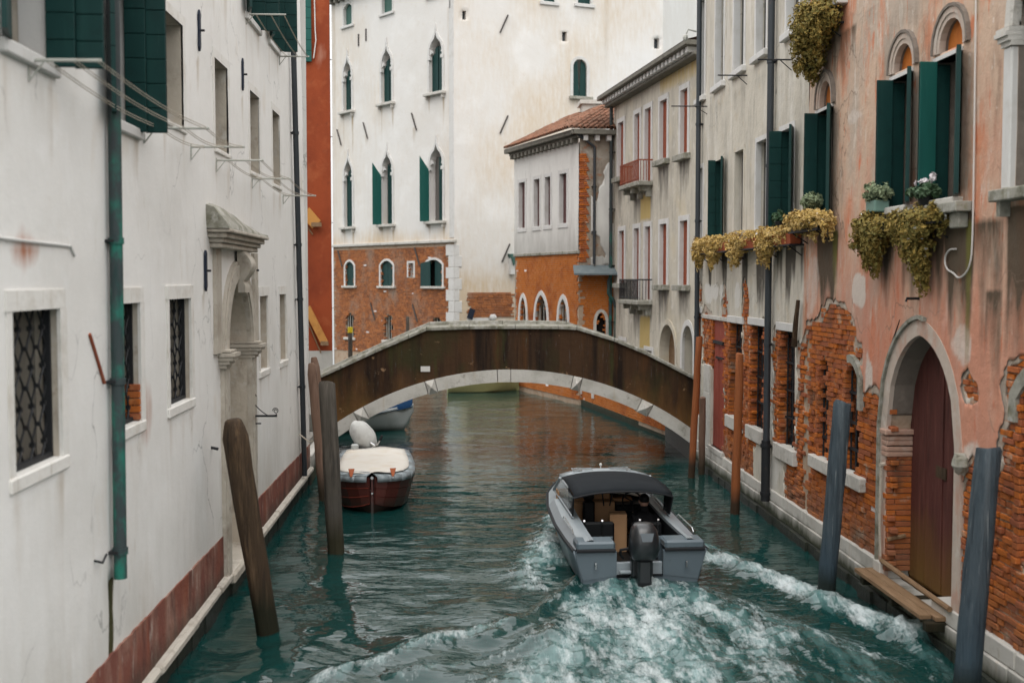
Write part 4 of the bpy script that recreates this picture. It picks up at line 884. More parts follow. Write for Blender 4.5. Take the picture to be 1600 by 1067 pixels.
for P_, D, mat, st, u0, u1, zt, sd_ in ((pk, PK_OPEN, M['pink'], pk_stain_shade, 9.0, JOINT, 11.0, 5), (gy, GY_OPEN, M['grey'], gy_stain_shade, JOINT, 28.1, 13.0, 6)):
    cu, cz = cuts(D)
    def dep(u, z, D=D): return .40
    fl = plaster_field(D)
    tym = {k: v for k, v in D.items() if k[0] == 'A'}; main = {k: v for k, v in D.items() if k[0] != 'A'}
    def fld(U, Z, D=D): return np.minimum(openings(U, Z, D), bare(U, Z) - .07 - .28 * np.clip(fbm(U * 1.7, Z * 1.7, 55, 4) + .08, 0, 1))
    def fld2(U, Z, D=D): return np.minimum(openings(U, Z, D) - .012, bare(U, Z))
    def depth(u, z, main=main, tym=tym):
        q = np.array([[u]]), np.array([[z]])
        if tym and abs(openings(*q, tym)[0, 0]) < .03: return .10
        return .40 if abs(openings(*q, main)[0, 0]) < .03 else .018
    sheet('undercoat', M['under'], P_, RW, lines(u0, u1, .055, cu), lines(.56, 4.9, .055, cz), fld2, n=-.016, depth=.025, undul=.008, seed=sd_ + 3)
    sheet('wall', mat, P_, RW, lines(u0, u1, .055, cu), lines(.56, zt if zt < 8 else 8.4, .055, cz), fld, depth=depth, stain_shade=st, undul=.012, seed=sd_, rimmat=M['darkrev'] if P_ is pk else M['grey'])
    sheet('upper_wall', mat, P_, RW, lines(u0, u1, .3, cu), lines(8.4, zt, .3, cz + [8.83, 11.2]), lambda U, Z, D=D: openings(U, Z, D), depth=.4, stain_shade=st, undul=.012, seed=sd_)
    low = {k: v for k, v in D.items() if v[0][1] < 3.5}
    sheet('mortar_bed', M['mortar'], P_, RW, lines(u0, u1, .12, cu), lines(.5, 4.6, .12, cz), lambda U, Z, low=low: openings(U, Z, low) - .02, n=-SUBD - .012, depth=.36, undul=.004, seed=9)
    def okb(U, Z, low=low): return (bare(U, Z) < .03) & (openings(U, Z, low) > .035)
    bricks(P_, RW, (u0, u1 - .02), (.58, 4.55), okb, M['brick'], n=-.018, single=300, jit=.02, seed=sd_)
shell(pk, [(6.0, JOINT - .01), (13, JOINT - .01), (13, 9), (6.0, 9)], 11.0, M['pink'])
shell(gy, [(6.0, 28.1), (13, 28.1), (13, JOINT + .01), (6.0, JOINT + .01)], 13.0, M['grey'])
mb = MB(); mb.box(5.905, 12.9, 28.07, 28.092, .9, 12.99); mb.build('end_wall', M['grey'], gy)
def jamb(parent, u, z0, z1, d1=.20, mat=None):
    """brick reveal on the far side of an opening: mortar core and ragged courses"""
    m = MB(RW); m.box(u - .03, u + .1, -d1, -.03, z0 + .003, z1 - .003); m.build('mortar_core', M['mortar'], parent)
    k = int((z1 - z0) / .077); m = MB(RW)
    for i in range(k):
        z = z0 + .077 * i + .004; e = rnd(-.012, .022); s = rnd(.07, .13)
        if d1 < .3 or i % 2: m.cbox(u - .055 - rnd(0, .012), u + .06, -d1, e, z, z + .066, .006, .002)
        else: m.cbox(u - .055 - rnd(0, .012), u + .06, -s - .004, e, z, z + .066, .006, .002); m.cbox(u - .055 - rnd(0, .012), u + .06, -d1, -s - .014, z, z + .066, .006, .002)
    m.build('jamb_bricks', mat or M['brick'], parent, kind='stuff')
for P_, k, a in ((gy, 'g', GRD['g2']), (gy, 'g', GRD['g3']), (gy, 'g', GRD['g4']), (pk, 'w', (18.02, 18.5, 1.62, 3.2)), (pk, 'w', (16.55, 17.22, 1.62, 3.2)), (pk, 'w', (10.9, 11.78, 1.5, 3.4))):
    jamb(P_, a[1] + .0, a[2], a[3])
jamb(pk, 15.44, .5, 2.12, .40)
jamb(gy, 26.3, 2.5, 3.58); jamb(gy, 28.0, 1.2, 3.7)
# base stones in two courses along the water
for P_, a, b in ((pk, 8.0, JOINT), (gy, JOINT, 28.1)):
    for c, (z0, z1) in enumerate(((.16, .372), (.378, .59))):
        u = a + (0 if c else -.4)
        while u < b - .05:
            l = min(rnd(.7, 1.25), b - u); p, q = max(u, a) + .005, u + l - .005
            if q - p > .05 and not (13.3 < (p + q) / 2 < 15.4 and z1 > .4) and not (25.1 < (p + q) / 2 < 26.3 and z1 > .4 and False):
                m = MB(RW); m.cbox(p, q, -.25, .035 + .02 * (1 - c) + rnd(-.008, .008), z0, z1, .014, .006); m.build('base_stone', M['bstone'], P_)
            u += l
    m = MB(RW); k = int((b - a) / .5)
    for i in range(k): m.box(a + (b - a) * i / k, a + (b - a) * (i + 1) / k - .002, -.3, .11 + rnd(-.03, .03), -1.2, .155)
    m.build('wet_base', M['algae'], P_)
# --- grey house: windows
def far_leaf(parent, u, n0, n1, z0, z1, mat, k, fold=True):
    m = (n0 + n1) / 2
    if fold:
        leaf(RW, parent, mat, u, n0, m + .012, z0, z1, k); leaf(RW, parent, mat, u - .03, m - .012, n1, z0, z1, k, .045)
    else: leaf(RW, parent, mat, u, n0, n1, z0, z1, k)
for i, (a, b) in enumerate(ROW3):
    f = rframe(RW, a, b, 8.85, 11.2, gy, .10, .02, M['frame'], back=.12); pane(RW, a, b, 8.85, 11.2, .15, f, M['glass']); sill(RW, a - .16, b + .16, 8.85, f, M['frame'], .10, .12)
    boards(RW, f, 'shutter', M['greenG'], a, a + (b - a) * .46, -.14, -.10, 8.86, 11.2, 1)
for i, (a, b) in enumerate(ROW2):
    f = rframe(RW, a, b, 5.46, 7.18, gy, .09, .012, M['frame'] if i in (0, 3, 4) else M['grey'], back=.10); pane(RW, a, b, 5.46, 7.18, .15 if i != 4 else .3, f, M['glass'] if i != 2 else M['curtain']); sill(RW, a - .16, b + .16, 5.46, f, M['frame'], .09, .14)
    if i == 1: far_leaf(gy, b + .0, -.14, .17, 5.42, 7.20, M['green'], 6); skew_leaf(RW, gy, M['green'], a - .02, .03, -.36, .10, 5.42, 7.18, k=6)
    if i == 4: far_leaf(gy, b - .03, -.2, .23, 5.38, 7.18, M['green'], 6); skew_leaf(RW, gy, M['green'], a - .02, .03, -.36, .14, 5.42, 7.16, k=6)
    if i in (2, 3): boards(RW, f, 'shutter', M['greenG'], a, a + .1, -.3, -.05, 5.47, 7.17, 1)
for k, a in GRD.items():
    mb = MB(RW); mb.cbox(a[0] - .14, a[1] + .14, -.2, .02, a[3], a[3] + .15, .01); f = mb.build('window', M['frame'], gy)
    pane(RW, a[0], a[1], a[2], a[3], .17, f, M['glass'])
    mb = MB(RW)
    for j in range(3): mb.tube([(a[0] + (a[1] - a[0]) * (j + .5) / 3, -.13, a[2]), (a[0] + (a[1] - a[0]) * (j + .5) / 3, -.13, a[3])], .014, 5)
    for z in (a[2] + .5, a[2] + 1.0, a[2] + 1.5): mb.box(a[0], a[1], -.15, -.12, z - .015, z + .015)
    mb.build('grille', M['iron'], f); sill(RW, a[0] - .12, a[1] + .10, a[2] + .01, f, M['stone'], .06, .26)
a = RDOOR; mb = MB(RW); mb.cbox(a[0] - .35, a[1] + 1.0, -.2, .025, a[3] + .005, a[3] + .10, .01); f = mb.build('door_lintel', M['stone'], gy)
boards(RW, gy, 'door', M['reddoor'], a[0], a[1], -.09, -.05, a[2], a[3], 4, 'u', 'plank')
mb = MB(RW); mb.box(a[0] + .1, a[1] - .1, -.05, .0, 3.05, 3.12); mb.box(a[0] + .15, a[1] - .35, -.05, -.01, 2.72, 2.76); mb.build('door_batten', M['iron'], gy)
mb = MB(RW); mb.cbox(a[0] - .1, a[1] + .1, -.3, .05, a[2] - .12, a[2], .01); mb.build('door_step', M['stone'], gy)
for i in range(3):
    mb = MB(RW); mb.cbox(26.38, 27.0, -.2, .03, .60 + .64 * i, .60 + .64 * (i + 1) - .006, .01); mb.build('pier_stone', M['stone'], gy)
f = pane(RW, 27.5, 28.0, 1.2, 3.7, .38, gy, M['dark'], name='window'); mb = MB(RW); mb.cbox(27.35, 28.08, -.2, .03, 3.7, 3.85, .01); mb.build('lintel', M['frame'], f)
downpipe(RW, 27.5, 1.75, 13, gy, M['pipe'], .06, .10, (8.2, 5.9, 4.9, 3.6, 2.2))
downpipe(RW, 21.17, 1.45, 13, gy, M['pipe'], .065, .10, (8.5, 6.6, 3.3))
downpipe(RW, 21.17, .36, 1.50, gy, M['iron'], .085, .11, (.5, 1.4))
mb = MB(RW)                                            # broken timber left standing against the wall at the joint
mb.tube([(19.62, .06, 3.35), (19.45, .09, 3.75), (19.38, .07, 4.15)], [.05, .045, .035], 6); mb.build('broken_timber', M['wood'], gy)
for u, z, l in ((23.3, 8.62, .6), (27.0, 8.55, .85), (20.2, 8.35, .6)):
    mb = MB(RW); mb.tube([(u, 0, z), (u, l, z)], .014, 6); mb.tube([(u, 0, z - .18), (u, l * .35, z)], .009, 5); mb.build('line_bracket', M['iron'], gy)
mb = MB(RW); mb.box(27.95, 28.05, 0, .03, 3.4, 4.8); mb.build('anchor_bar', M['iron'], gy)
# --- pink house
mb = MB(RW)
def ringpart(inner, w_, n0, n1, name, mat, parent):
    m = MB(RW); m.ring(lip(inner), grow(inner, w_), n0, n1); return m.build(name, mat, parent)
for k, aw in (('1', 18.72), ('2', 15.48), ('3', 14.05)):
    A = PK_OPEN['A' + k]; o = ringpart(A, .06, -.06, .02, 'arch_moulding', M['archp'], pk); ringpart(grow(A, .064), .07, -.02, .035, 'outer_moulding', M['archp'], o); ringpart(grow(A, .138), .035, -.02, .055, 'outer_moulding', M['darkrev'], o)
    m = MB(RW); m.prism(A, -.14, -.095); m.build('tympanum', M['brickO'], o)
    P = PK_OPEN['P' + k]; u0, u1, z0, z1 = P[0][0], P[1][0], P[0][1], P[2][1]
    m = MB(RW); m.box(u0 - .05, u1 + .05, -.2, .02, z1 + .0, z1 + .05); f = m.build('window', M['frame'], pk)
    pane(RW, u0, u1, z0, z1, .38, f, M['curtain'] if k != '1' else M['glass'])
    sill(RW, u0 - .12, u1 + .12, z0 - .01, f, M['stone'], .13, .09)
    mt = M['green2'] if k == '3' else M['green']
    leaf(RW, pk, M['green'], u1 - .02, -.17, .0, z0 + .02, z1 - .03, 1); leaf(RW, pk, mt, u1 - .05, .006, .22, z0 + .02, z1 - .0, 1, .05)
    skew_leaf(RW, pk, M['green'], u0 + .04, .02, -.34, .14, z0 + .02, z1 + .02, .05)
m = MB(RW); m.cbox(12.95, 14.4, .0, .2, 5.28, 5.40, .012); m.cbox(13.05, 13.3, .0, .12, 5.1, 5.28, .01); m.build('stone_shelf', M['moss'], pk)
# pilastered window at the near end
m = MB(RW); m.cbox(11.955, 12.14, -.3, .07, 5.46, 6.95, .015); f = m.build('window', M['frame'], pk)
m = MB(RW)
for i, (p, h) in enumerate(((.09, .05), (.12, .05), (.15, .06), (.12, .04))): m.box(11.93 - .0, 12.16 + .02 * i, -.05, p, 6.952 + .05 * i, 7.0 + .05 * i)
m.ring(arch(10.75, 11.95, 7.16, 7.2, 7.85, 'round', 12), arch(10.55, 12.13, 7.16, 7.2, 8.02, 'round', 12), -.02, .07); m.build('capital', M['stone'], f)
pane(RW, 10.9, 11.95, 5.45, 7.4, .3, f, M['plank'] if False else M['curtain']); sill(RW, 10.8, 12.22, 5.45, f, M['moss'], .17, .12, True)
# pointed water door
o = ringpart(DOOR, .20, -.05, .012, 'door_arch', M['archp'], pk)
m = MB(RW); g1 = grow(DOOR, .204); m.ring(g1[9:], grow(g1, .05)[9:], -.02, .05); m.build('drip_moulding', M['moss'], o)
m = MB(RW); m.blob((13.0, .06, 2.36), (.12, .1, .13), 9, 6, lambda p: (p[0] + rnd(-.02, .02), p[1] + rnd(-.02, .02), p[2] + rnd(-.02, .02))); m.build('moss_clump', M['sedumY'] if False else M['moss'], o)
dl = MB(RW); dl.prism(DOOR, -.39, -.36); dl = dl.build('door', M['brdoor'], pk)
dx = 13.27
for i in range(8):
    a, b = 13.27 + 2.17 * i / 8 + .004, 13.27 + 2.17 * (i + 1) / 8 - .004; ins = [p for p in DOOR if a < p[0] < b]
    def top(u):
        for p, q in zip(DOOR[1:], DOOR[2:]):
            if p[0] <= u <= q[0] and q[0] > p[0]: return p[1] + (q[1] - p[1]) * (u - p[0]) / (q[0] - p[0])
        return 2.5
    m = MB(RW); m.prism([(a, .45), (b, .45), (b, top(b) - .004)] + [(p[0], p[1] - .004) for p in ins[::-1]] + [(a, top(a) - .004)], -.36, -.335 + (.012 if i == 4 else 0) + rnd(0, .006)); m.build('plank', M['brdoor'], dl)
m = MB(RW); m.box(13.6, 13.9, -.33, -.31, 1.35, 1.45); m.box(14.25, 14.55, -.33, -.315, 1.95, 2.1); m.build('door_patch', M['wood'], dl)
m = MB(RW); 
for k, z in enumerate((2.45, 2.37, 2.30, 2.22, 2.15)): m.cbox(15.36 - (.03 if k == 0 else 0), 15.56, -.40, .03 + (.03 if k == 0 else 0), z - .066, z + (.01 if k == 0 else 0), .012, .003)
m.build('impost', M['impost'], o)
m = MB(RW); m.cbox(15.46, 15.72, -.36, .06, .37, .60, .012); m.build('jamb_stone', M['bstone'], o)
# barred windows in the bare brick
for (u0, u1, z0, z1) in ((18.02, 18.5, 1.62, 3.2), (16.55, 17.22, 1.62, 3.2)):
    f = pane(RW, u0, u1, z0, z1 + .05, .20, pk, M['glass'], name='window'); m = MB(RW)
    for j in range(3): m.tube([(u0 + (u1 - u0) * (j + .5) / 3, -.09, z0), (u0 + (u1 - u0) * (j + .5) / 3, -.09, z1)], .016, 5)
    for z in (1.95, 2.35, 2.8): m.box(u0 - .03, u1 + .03, -.11, -.07, z - .02, z + .02)
    m.build('grille', M['iron'], f); sill(RW, u0 - .28, u1 + .22, z0, f, M['stone'], .08, .2)
    if u0 < 17: m = MB(RW); m.box(u0 + .02, u0 + .4, -.19, -.17, 2.45, 3.1); m.build('blind', M['plank'], f); m = MB(RW); m.ring(arch(16.5, 17.22, 2.6, 3.07, 3.27, 'seg', 8)[:7], grow(arch(16.5, 17.22, 2.6, 3.07, 3.27, 'seg', 8), .12)[:7], -.02, .05); m.build('hood', M['moss'], f)
f = pane(RW, 10.9, 11.78, 1.5, 3.5, .38, pk, M['reddoor'], name='window'); m = MB(RW); m.ring(sarc(10.9, 11.78, 3.0, 3.5, .25), grow(sarc(10.9, 11.78, 3.0, 3.5, .25), .16), -.04, .03); m.build('hood', M['moss'], f)
m = MB(RW); m.tube(smooth_path([(12.95, .02, 8.5), (12.9, .025, 6.5), (12.88, .02, 4.9), (12.95, .02, 4.62), (13.2, .03, 4.5), (13.35, .03, 4.58), (13.55, .03, 4.62), (13.62, .03, 4.75), (13.5, .03, 4.86), (13.3, .03, 4.86)], 2), .011, 6); m.build('white_cable', M['cable'], pk)
m = MB(RW); m.tube([(14.42, 0, 4.26), (14.42, .16, 4.26), (14.42, .17, 4.22)], .018, 6); m.build('iron_hook', M['iron'], pk)
m = MB(RW); m.prism([(15.05, 3.95), (15.25, 3.72), (15.5, 3.4), (15.62, 3.1), (15.58, 3.1), (15.45, 3.4), (15.2, 3.74), (15.03, 3.97)], .0, .012); m.build('wall_crack', M['dark'], pk)
# ================================================================ bridge
br = thing('stone_bridge', 'single arched footbridge of dark stained render with pale stone arch edge and parapet coping', 'bridge', (1.33, 30, 0))
CX, CZ, RI, RO = 1.33, -5.415, 7.38, 7.69
BL, BRt = -3.42, 6.02
TOP = [(-3.9, 1.83), (-2.0, 2.70), (-.72, 3.25), (-.3, 3.28), (1.3, 3.29), (2.8, 3.28), (3.2, 3.24), (4.4, 2.80), (5.3, 2.36), (6.02, 1.97)]
def ztop(x):
    for p, q in zip(TOP, TOP[1:]):
        if p[0] <= x <= q[0]: return p[1] + (q[1] - p[1]) * (x - p[0]) / (q[0] - p[0])
    return TOP[-1][1]
def zarc(x, r): return CZ + math.sqrt(max(0, r * r - (x - CX) ** 2))
FR = Face((0, 28.5), (1, 0), (0, -1)); BK = Face((0, 31.5), (1, 0), (0, 1))
for fc in (FR, BK):
    mb = MB(fc); xs = [BL + (BRt - BL) * i / 60 for i in range(61)]
    for a, b in zip(xs, xs[1:]):
        mb.add([(a, 0, max(.0, zarc(a, RO - .02))), (b, 0, max(.0, zarc(b, RO - .02))), (b, 0, ztop(b)), (a, 0, ztop(a))], [(0, 1, 2, 3)])
        mb.add([(a, -.25, max(.0, zarc(a, RO - .02))), (b, -.25, max(.0, zarc(b, RO - .02))), (b, -.25, ztop(b)), (a, -.25, ztop(a))], [(3, 2, 1, 0)])
    mb.build('spandrel_wall', M['spandrel'], br, recalc=False)
    # voussoirs: long curved stones and short diamond cut blocks between them
    bx = [-3.42, -2.44, -2.20, -.72, -.48, 1.03, 1.36, 2.88, 3.10, 4.56, 4.84, 6.02]; TY = 'LSLSLKLSLSL'
    for a, b, t in zip(bx, bx[1:], TY):
        k = 1 if t == 'S' else 6; mb = MB(fc); a += .008; b -= .008; ri = RI - (.03 if t == 'S' else 0); ro = RO + (.0 if t == 'S' else -.0)
        fr = []
        for n in (.055, -.45):
            fr.append([(CX + (x - CX) * r / 7.5, n, CZ + math.sqrt(7.5 ** 2 - (x - CX) ** 2) * r / 7.5) for r in (ri, ro) for x in [a + (b - a) * i / k for i in range(k + 1)]])
        V = fr[0] + fr[1]; q = 2 * (k + 1); Fc = []
        for i in range(k):
            j = k + 1 + i
            Fc += [(i, i + 1, j + 1, j), (q + i, q + j, q + j + 1, q + i + 1), (i, q + i, q + i + 1, i + 1), (j, j + 1, q + j + 1, q + j)]
        Fc += [(0, k + 1, q + k + 1, q), (k, q + k, q + 2 * k + 1, 2 * k + 1)]
        if t == 'S':
            Fc.pop(0); c = [sum(V[i][m] for i in (0, 1, 2, 3)) / 4 for m in range(3)]; c[1] = .19; V.append(tuple(c)); m_ = len(V) - 1
            Fc += [(0, 1, m_), (1, 3, m_), (3, 2, m_), (2, 0, m_)]
        mb.add(V, Fc); mb.build('arch_stone', M['stone'], br)
    # coping stones
    x = BL - .3
    while x < BRt - .02:
        l = min(rnd(.8, 1.15), BRt - x)
        for bk in (-.72, 3.0):
            if x < bk < x + l - .02: l = bk - x
        mb = MB(fc); a, b = x + .006, x + l - .006; za, zb = ztop(max(a, -3.9)), ztop(b); j = rnd(-.008, .008)
        sec = [(.07 + j, -.002), (.075 + j, .06), (.05 + j, .10), (-.28, .10), (-.30, .0)]
        mb.loft([[(a, s[0], za + s[1]) for s in sec], [(b, s[0], zb + s[1]) for s in sec]]); mb.build('coping_stone', M['moss'], br); x += l
mb = MB(); xs = [BL + (BRt - BL) * i / 40 for i in range(41)]
for a, b in zip(xs, xs[1:]): mb.add([(a, 28.9, max(-.5, zarc(a, RI + .01))), (b, 28.9, max(-.5, zarc(b, RI + .01))), (b, 31.1, max(-.5, zarc(b, RI + .01))), (a, 31.1, max(-.5, zarc(a, RI + .01)))], [(0, 1, 2, 3)])
mb.build('vault', M['spandrel'], br, recalc=False)
mb = MB()
for a, b in zip(xs, xs[1:]): mb.add([(a, 28.74, ztop(a) - .95), (b, 28.74, ztop(b) - .95), (b, 31.26, ztop(b) - .95), (a, 31.26, ztop(a) - .95)], [(0, 1, 2, 3)])
mb.build('deck', M['pave'], br, recalc=False)
mb = MB(FR); mb.box(-.87, -.64, -.01, .02, 2.23, 2.36); mb.build('plaque', M['white'], br)
mb = MB(); mb.box(-4.2, -3.28, 28.3, 31.7, -1.2, .8); mb.box(5.86, 6.6, 28.4, 31.9, -1.2, .75); mb.build('abutment', M['algae'], br)
mb = MB(); mb.cbox(-3.6, -3.2, 25.5, 28.3, .45, .62, .02); mb.cbox(-3.55, -3.22, 25.5, 28.3, -1, .45, .01); mb.build('quay_edge', M['bstone'], br)

# ================================================================ rust red house behind the bridge on the left
RU = Face((-3.52, 33), (-1, 0), (0, -1))
ru = thing('rust_red_house', 'rust red plastered house seen between the white house and the bridge', 'house', (-4.5, 33, 0))
sheet('wall', M['rust'], ru, RU, lines(0, 5, .25), lines(2.48, 16, .25), lambda U, Z: np.full(U.shape, 1.), depth=0, stain_shade=lambda U, Z: (.9 * np.exp(-(((U - .32) / .08) ** 2 + ((Z - 10.75) / .35) ** 2)), U * 0, U * 0), undul=.02, seed=12)
sheet('white_base', M['bbw'], ru, RU, lines(0, 5, .3), lines(-1, 2.48, .3), lambda U, Z: np.full(U.shape, 1.), n=.02, depth=0, undul=.01, seed=13)
shell(ru, [(-3.52, 33), (-5.2, 39.5), (-12, 39.5), (-12, 33)], 16, M['rust'])
lf = MB(RU); lf.box(.52, 1.1, .03, .07, 10.6, 13.0); lf = lf.build('shutter', M['green2'], ru)
for i in range(8): m = MB(RU); m.cbox(.5, 1.1, .07, .09, 10.6 + .3 * i + .004, 10.6 + .3 * (i + 1) - .004, .004); m.build('board', M['green2'], lf)
for (u0, z0, u1, z1, w_) in ((.72, 6.42, .40, 6.05, .16), (.70, 3.72, .20, 2.70, .10)):
    d = Vector((u1 - u0, z1 - z0)).normalized(); px_, pz_ = -d.y * w_, d.x * w_
    m = MB(RU); m.prism([(u0 - px_, z0 - pz_), (u1 - px_, z1 - pz_), (u1 + px_, z1 + pz_), (u0 + px_, z0 + pz_)], .02, .16); m.build('timber_brace', M['beam'], ru)
    m = MB(RU); m.prism([(u1 - px_ * 1.1 - .02, z1 - .06), (u1 + px_ + .02, z1 - .06), (u1 + px_ + .02, z1 + .06), (u1 - px_ - .02, z1 + .06)], .16, .18); m.tube([(u0 + .0, .05, z0 - .35), (u1 + .12, .03, z1 - .28)], .02, 5); m.build('brace_strap', M['plank'], ru)
m = MB(RU); m.tube([(.42, .04, 13), (.40, .04, 11.5), (.38, .05, 11.2), (.45, .04, 10.7)], .018, 5); m.build('hanging_cable', M['cable'], ru)

# ================================================================ palazzo
PL = Face((-.06, 53), (-math.sin(R(37)), math.cos(R(37))), (-math.cos(R(37)), -math.sin(R(37))))
PR = Face((-.06, 53), (math.sin(R(69)), math.cos(R(69))), (math.cos(R(69)), -math.sin(R(69))))
pa = thing('white_palazzo', 'tall pale palazzo with pointed green shuttered windows above a brick ground floor', 'palazzo', (0, 55, 0))
GOTH = []
for c, w_ in ((9.07, .80), (5.46, .92), (1.36, 1.04)):
    GOTH.append((c, w_, 13.15, 14.85, 16.05)); GOTH.append((c, w_, 7.22, 9.75, 10.95))
PLO = {'g%d' % i: arch(c - w_ / 2, c + w_ / 2, z0, zs, zt - .12, 'ogee', 16) for i, (c, w_, z0, zs, zt) in enumerate(GOTH)}
MEZ = [(8.55, 9.43), (4.97, 6.1), (.89, 2.3)]; GRN = [(8.6, 9.45), (5.04, 5.84), (.9, 1.8)]
for i, (a, b) in enumerate(MEZ): PLO['m%d' % i] = arch(a, b, 4.18, 5.2, 5.44, 'seg', 8)
for i, (a, b) in enumerate(GRN): PLO['n%d' % i] = arch(a, b, 1.5, 2.5, 2.75, 'seg', 8)
PLO['q0'] = arch(8.62, 9.42, 17.5, 18.4, 18.6, 'seg', 6); PLO['q1'] = rect(4.95, 5.85, 17.5, 19.0); PLO['q2'] = rect(.8, 1.9, 17.62, 19.0)
PLO['niche'] = rect(3.22, 3.68, 4.6, 5.3)
def pl_st(U, Z):
    st = [(c + s * (w_ / 2 + .05) - .06, c + s * (w_ / 2 + .05) + .08, z0 - .1, 2.2, .75) for c, w_, z0, zs, zt in GOTH for s in (-1, 1)] + [(7.2, 7.5, 11.8, 1.2, .4), (3.0, 3.3, 11.8, 1.2, .4), (0.2, .5, 17, 9, .35), (10.2, 10.6, 19, 10, .4)]
    return streaks(U, Z, st), U * 0, .55 * sstep(7.2, 6.3, Z) * vnoise(U * 2, Z, 3) + .35 * vnoise(U * .5, Z * .3, 6)
cu, cz = cuts(PLO)
sheet('wall', M['pal'], pa, PL, lines(0, 10.64, .16, cu), lines(6.2, 19.2, .16, cz), lambda U, Z: openings(U, Z, PLO), depth=.32, stain_shade=pl_st, undul=.012, seed=21)
sheet('lower_wall', M['mortar'], pa, PL, lines(0, 10.64, .2, cu), lines(-1, 6.2, .2, cz), lambda U, Z: openings(U, Z, PLO) - .012, n=-.02, depth=.3, undul=.004, seed=22)
bricks(pa, PL, (.42, 10.6), (.8, 6.1), lambda U, Z: openings(U, Z, PLO) > .06, M['brickP'], n=.012, seed=31)
PRO = {'w': arch(6.05, 6.8, 13.2, 14.6, 14.98, 'round', 12), 't1': rect(4.5, 5.1, 17.5, 19), 't2': rect(6.3, 7.0, 17.58, 19), 's1': rect(5.48, 5.72, 15.75, 16.2), 's2': rect(10.5, 10.8, 15.8, 16.3), 's3': rect(.42, .6, 16.3, 16.7)}
cu, cz = cuts(PRO)
sheet('wall', M['pal'], pa, PR, lines(0, 11, .2, cu), lines(-1, 21, .2, cz), lambda U, Z: openings(U, Z, PRO), depth=.3, stain_shade=lambda U, Z: (streaks(U, Z, [(7.75, 8.0, 20, 14, .5), (2.4, 2.6, 11, 1.2, .6), (2.5, 2.7, 5.4, 1.2, .6)]), sstep(7.9, 8.0, U) * .5, .6 * vnoise(U * .5, Z * .4, 9) + .5 * sstep(5.5, 4, Z)), undul=.015, seed=23)
bricks(pa, PR, (.6, 3.05), (.6, 3.92), lambda U, Z: np.abs(Z - 2.62) > .14 + 0 * U, M['brickP'], n=.03, seed=33)
mb = MB(PR); mb.cbox(.62, 1.75, -.02, .035, 2.5, 2.72, .01); mb.build('stone_course', M['frame'], pa)
for z in np.arange(.4, 6.1, .52):
    mb = MB(PL); w_ = .42 if int(z / .52) % 2 else .62; mb.cbox(0, w_, -.1, .035, z, z + .51, .012); mb.build('corner_stone', M['frame'], pa)
    mb = MB(PR); mb.cbox(0.001, .36 if int(z / .52) % 2 else .24, -.1, .03, z, z + .51, .012); mb.build('corner_stone', M['frame'], pa)
mb = MB(PL); mb.cbox(0, .34, -.05, .03, 6.42, 19.2, .01); mb.build('corner_strip', M['frame'], pa)
mb = MB(PL); mb.cbox(-.15, 10.64, -.05, .12, 6.2, 6.34, .02); mb.build('string_course', M['stone'], pa)
mb = MB(PL); mb.cbox(0, 10.7, -.05, .35, 19.0, 19.25, .03)
for i in range(22): mb.box(.2 + i * .48, .36 + i * .48, 0, .28, 18.78, 18.999)
mb.build('eaves_cornice', M['eaves'], pa)
shell(pa, [PL(10.64, 0, 0)[:2], (-2, 75), (16, 72), PR(11, 0, 0)[:2]], 21, M['pal'])
for i, (c, w_, z0, zs, zt) in enumerate(GOTH):
    A = PLO['g%d' % i]; mb = MB(PL); mb.ring(lip(A), grow(A, .13), -.05, .05); f = mb.build('window', M['frame'], pa)
    mb = MB(PL)
    for s in (-1, 1):                                  # little capitals and cusps
        mb.box(c + s * w_ / 2 - .10, c + s * w_ / 2 + .10, -.06, .075, zs - .16, zs); mb.prism([(c + s * w_ / 2, zs + .05), (c + s * (w_ / 2 - .17), zs + .16), (c + s * (w_ / 2 - .02), zs + .42)], -.12, .0)
    mb.prism([(c - .07, zt - .05), (c, zt + .28), (c + .07, zt - .05)], -.0, .05); mb.build('tracery', M['frame'], f)
    sill(PL, c - w_ / 2 - .25, c + w_ / 2 + .25, z0, f, M['stone'], .24, .12, True)
    pane(PL, c - w_ / 2, c + w_ / 2, z0, zs + .5, .31, f, M['curtain'])
    up = i % 2 == 0
    def pleaf(u0, u1, n, cut=.3, mat=None):
        for k in range(2):
            a, b = u0 + (u1 - u0) * k / 2 + .004, u0 + (u1 - u0) * (k + 1) / 2 - .004
            m = MB(PL); m.prism([(a, z0 + .03), (b, z0 + .03), (b, zs + .45 - cut * (1 - k)), (a, zs + .45 - cut * (1 - k) - .1)], n - .02, n + .02)
            if k == 0: lf = m.build('shutter', mat or M['green'], pa)
            else: m.build('board', mat or M['green'], lf)
    if up: pleaf(c - w_ / 2 + .02, c - w_ / 2 + w_ * .46, -.16); pleaf(c + w_ / 2 - .02, c + w_ / 2 - w_ * .46, -.16)
    else:
        pleaf(c - w_ / 2 + .02, c - w_ / 2 + w_ * .46, -.14)
        if i == 3: pleaf(c + .02, c + w_ * .30, -.22)
        if i == 1: pleaf(c + w_ / 2 - .02, c + w_ / 2 - w_ * .46, -.16)
        else:
            u = c + w_ / 2 + .02; m = MB(PL)
            m.add([(u - .02, .03, z0), (u + .02, .03, z0), (u + .12, .5, z0), (u + .08, .5, z0), (u - .02, .03, zs - .15), (u + .02, .03, zs - .15), (u + .12, .5, zs + .5), (u + .08, .5, zs + .5)], [(0, 1, 2, 3), (4, 7, 6, 5), (0, 4, 5, 1), (2, 6, 7, 3), (0, 3, 7, 4), (1, 5, 6, 2)]); m.build('shutter', M['green2'], pa)
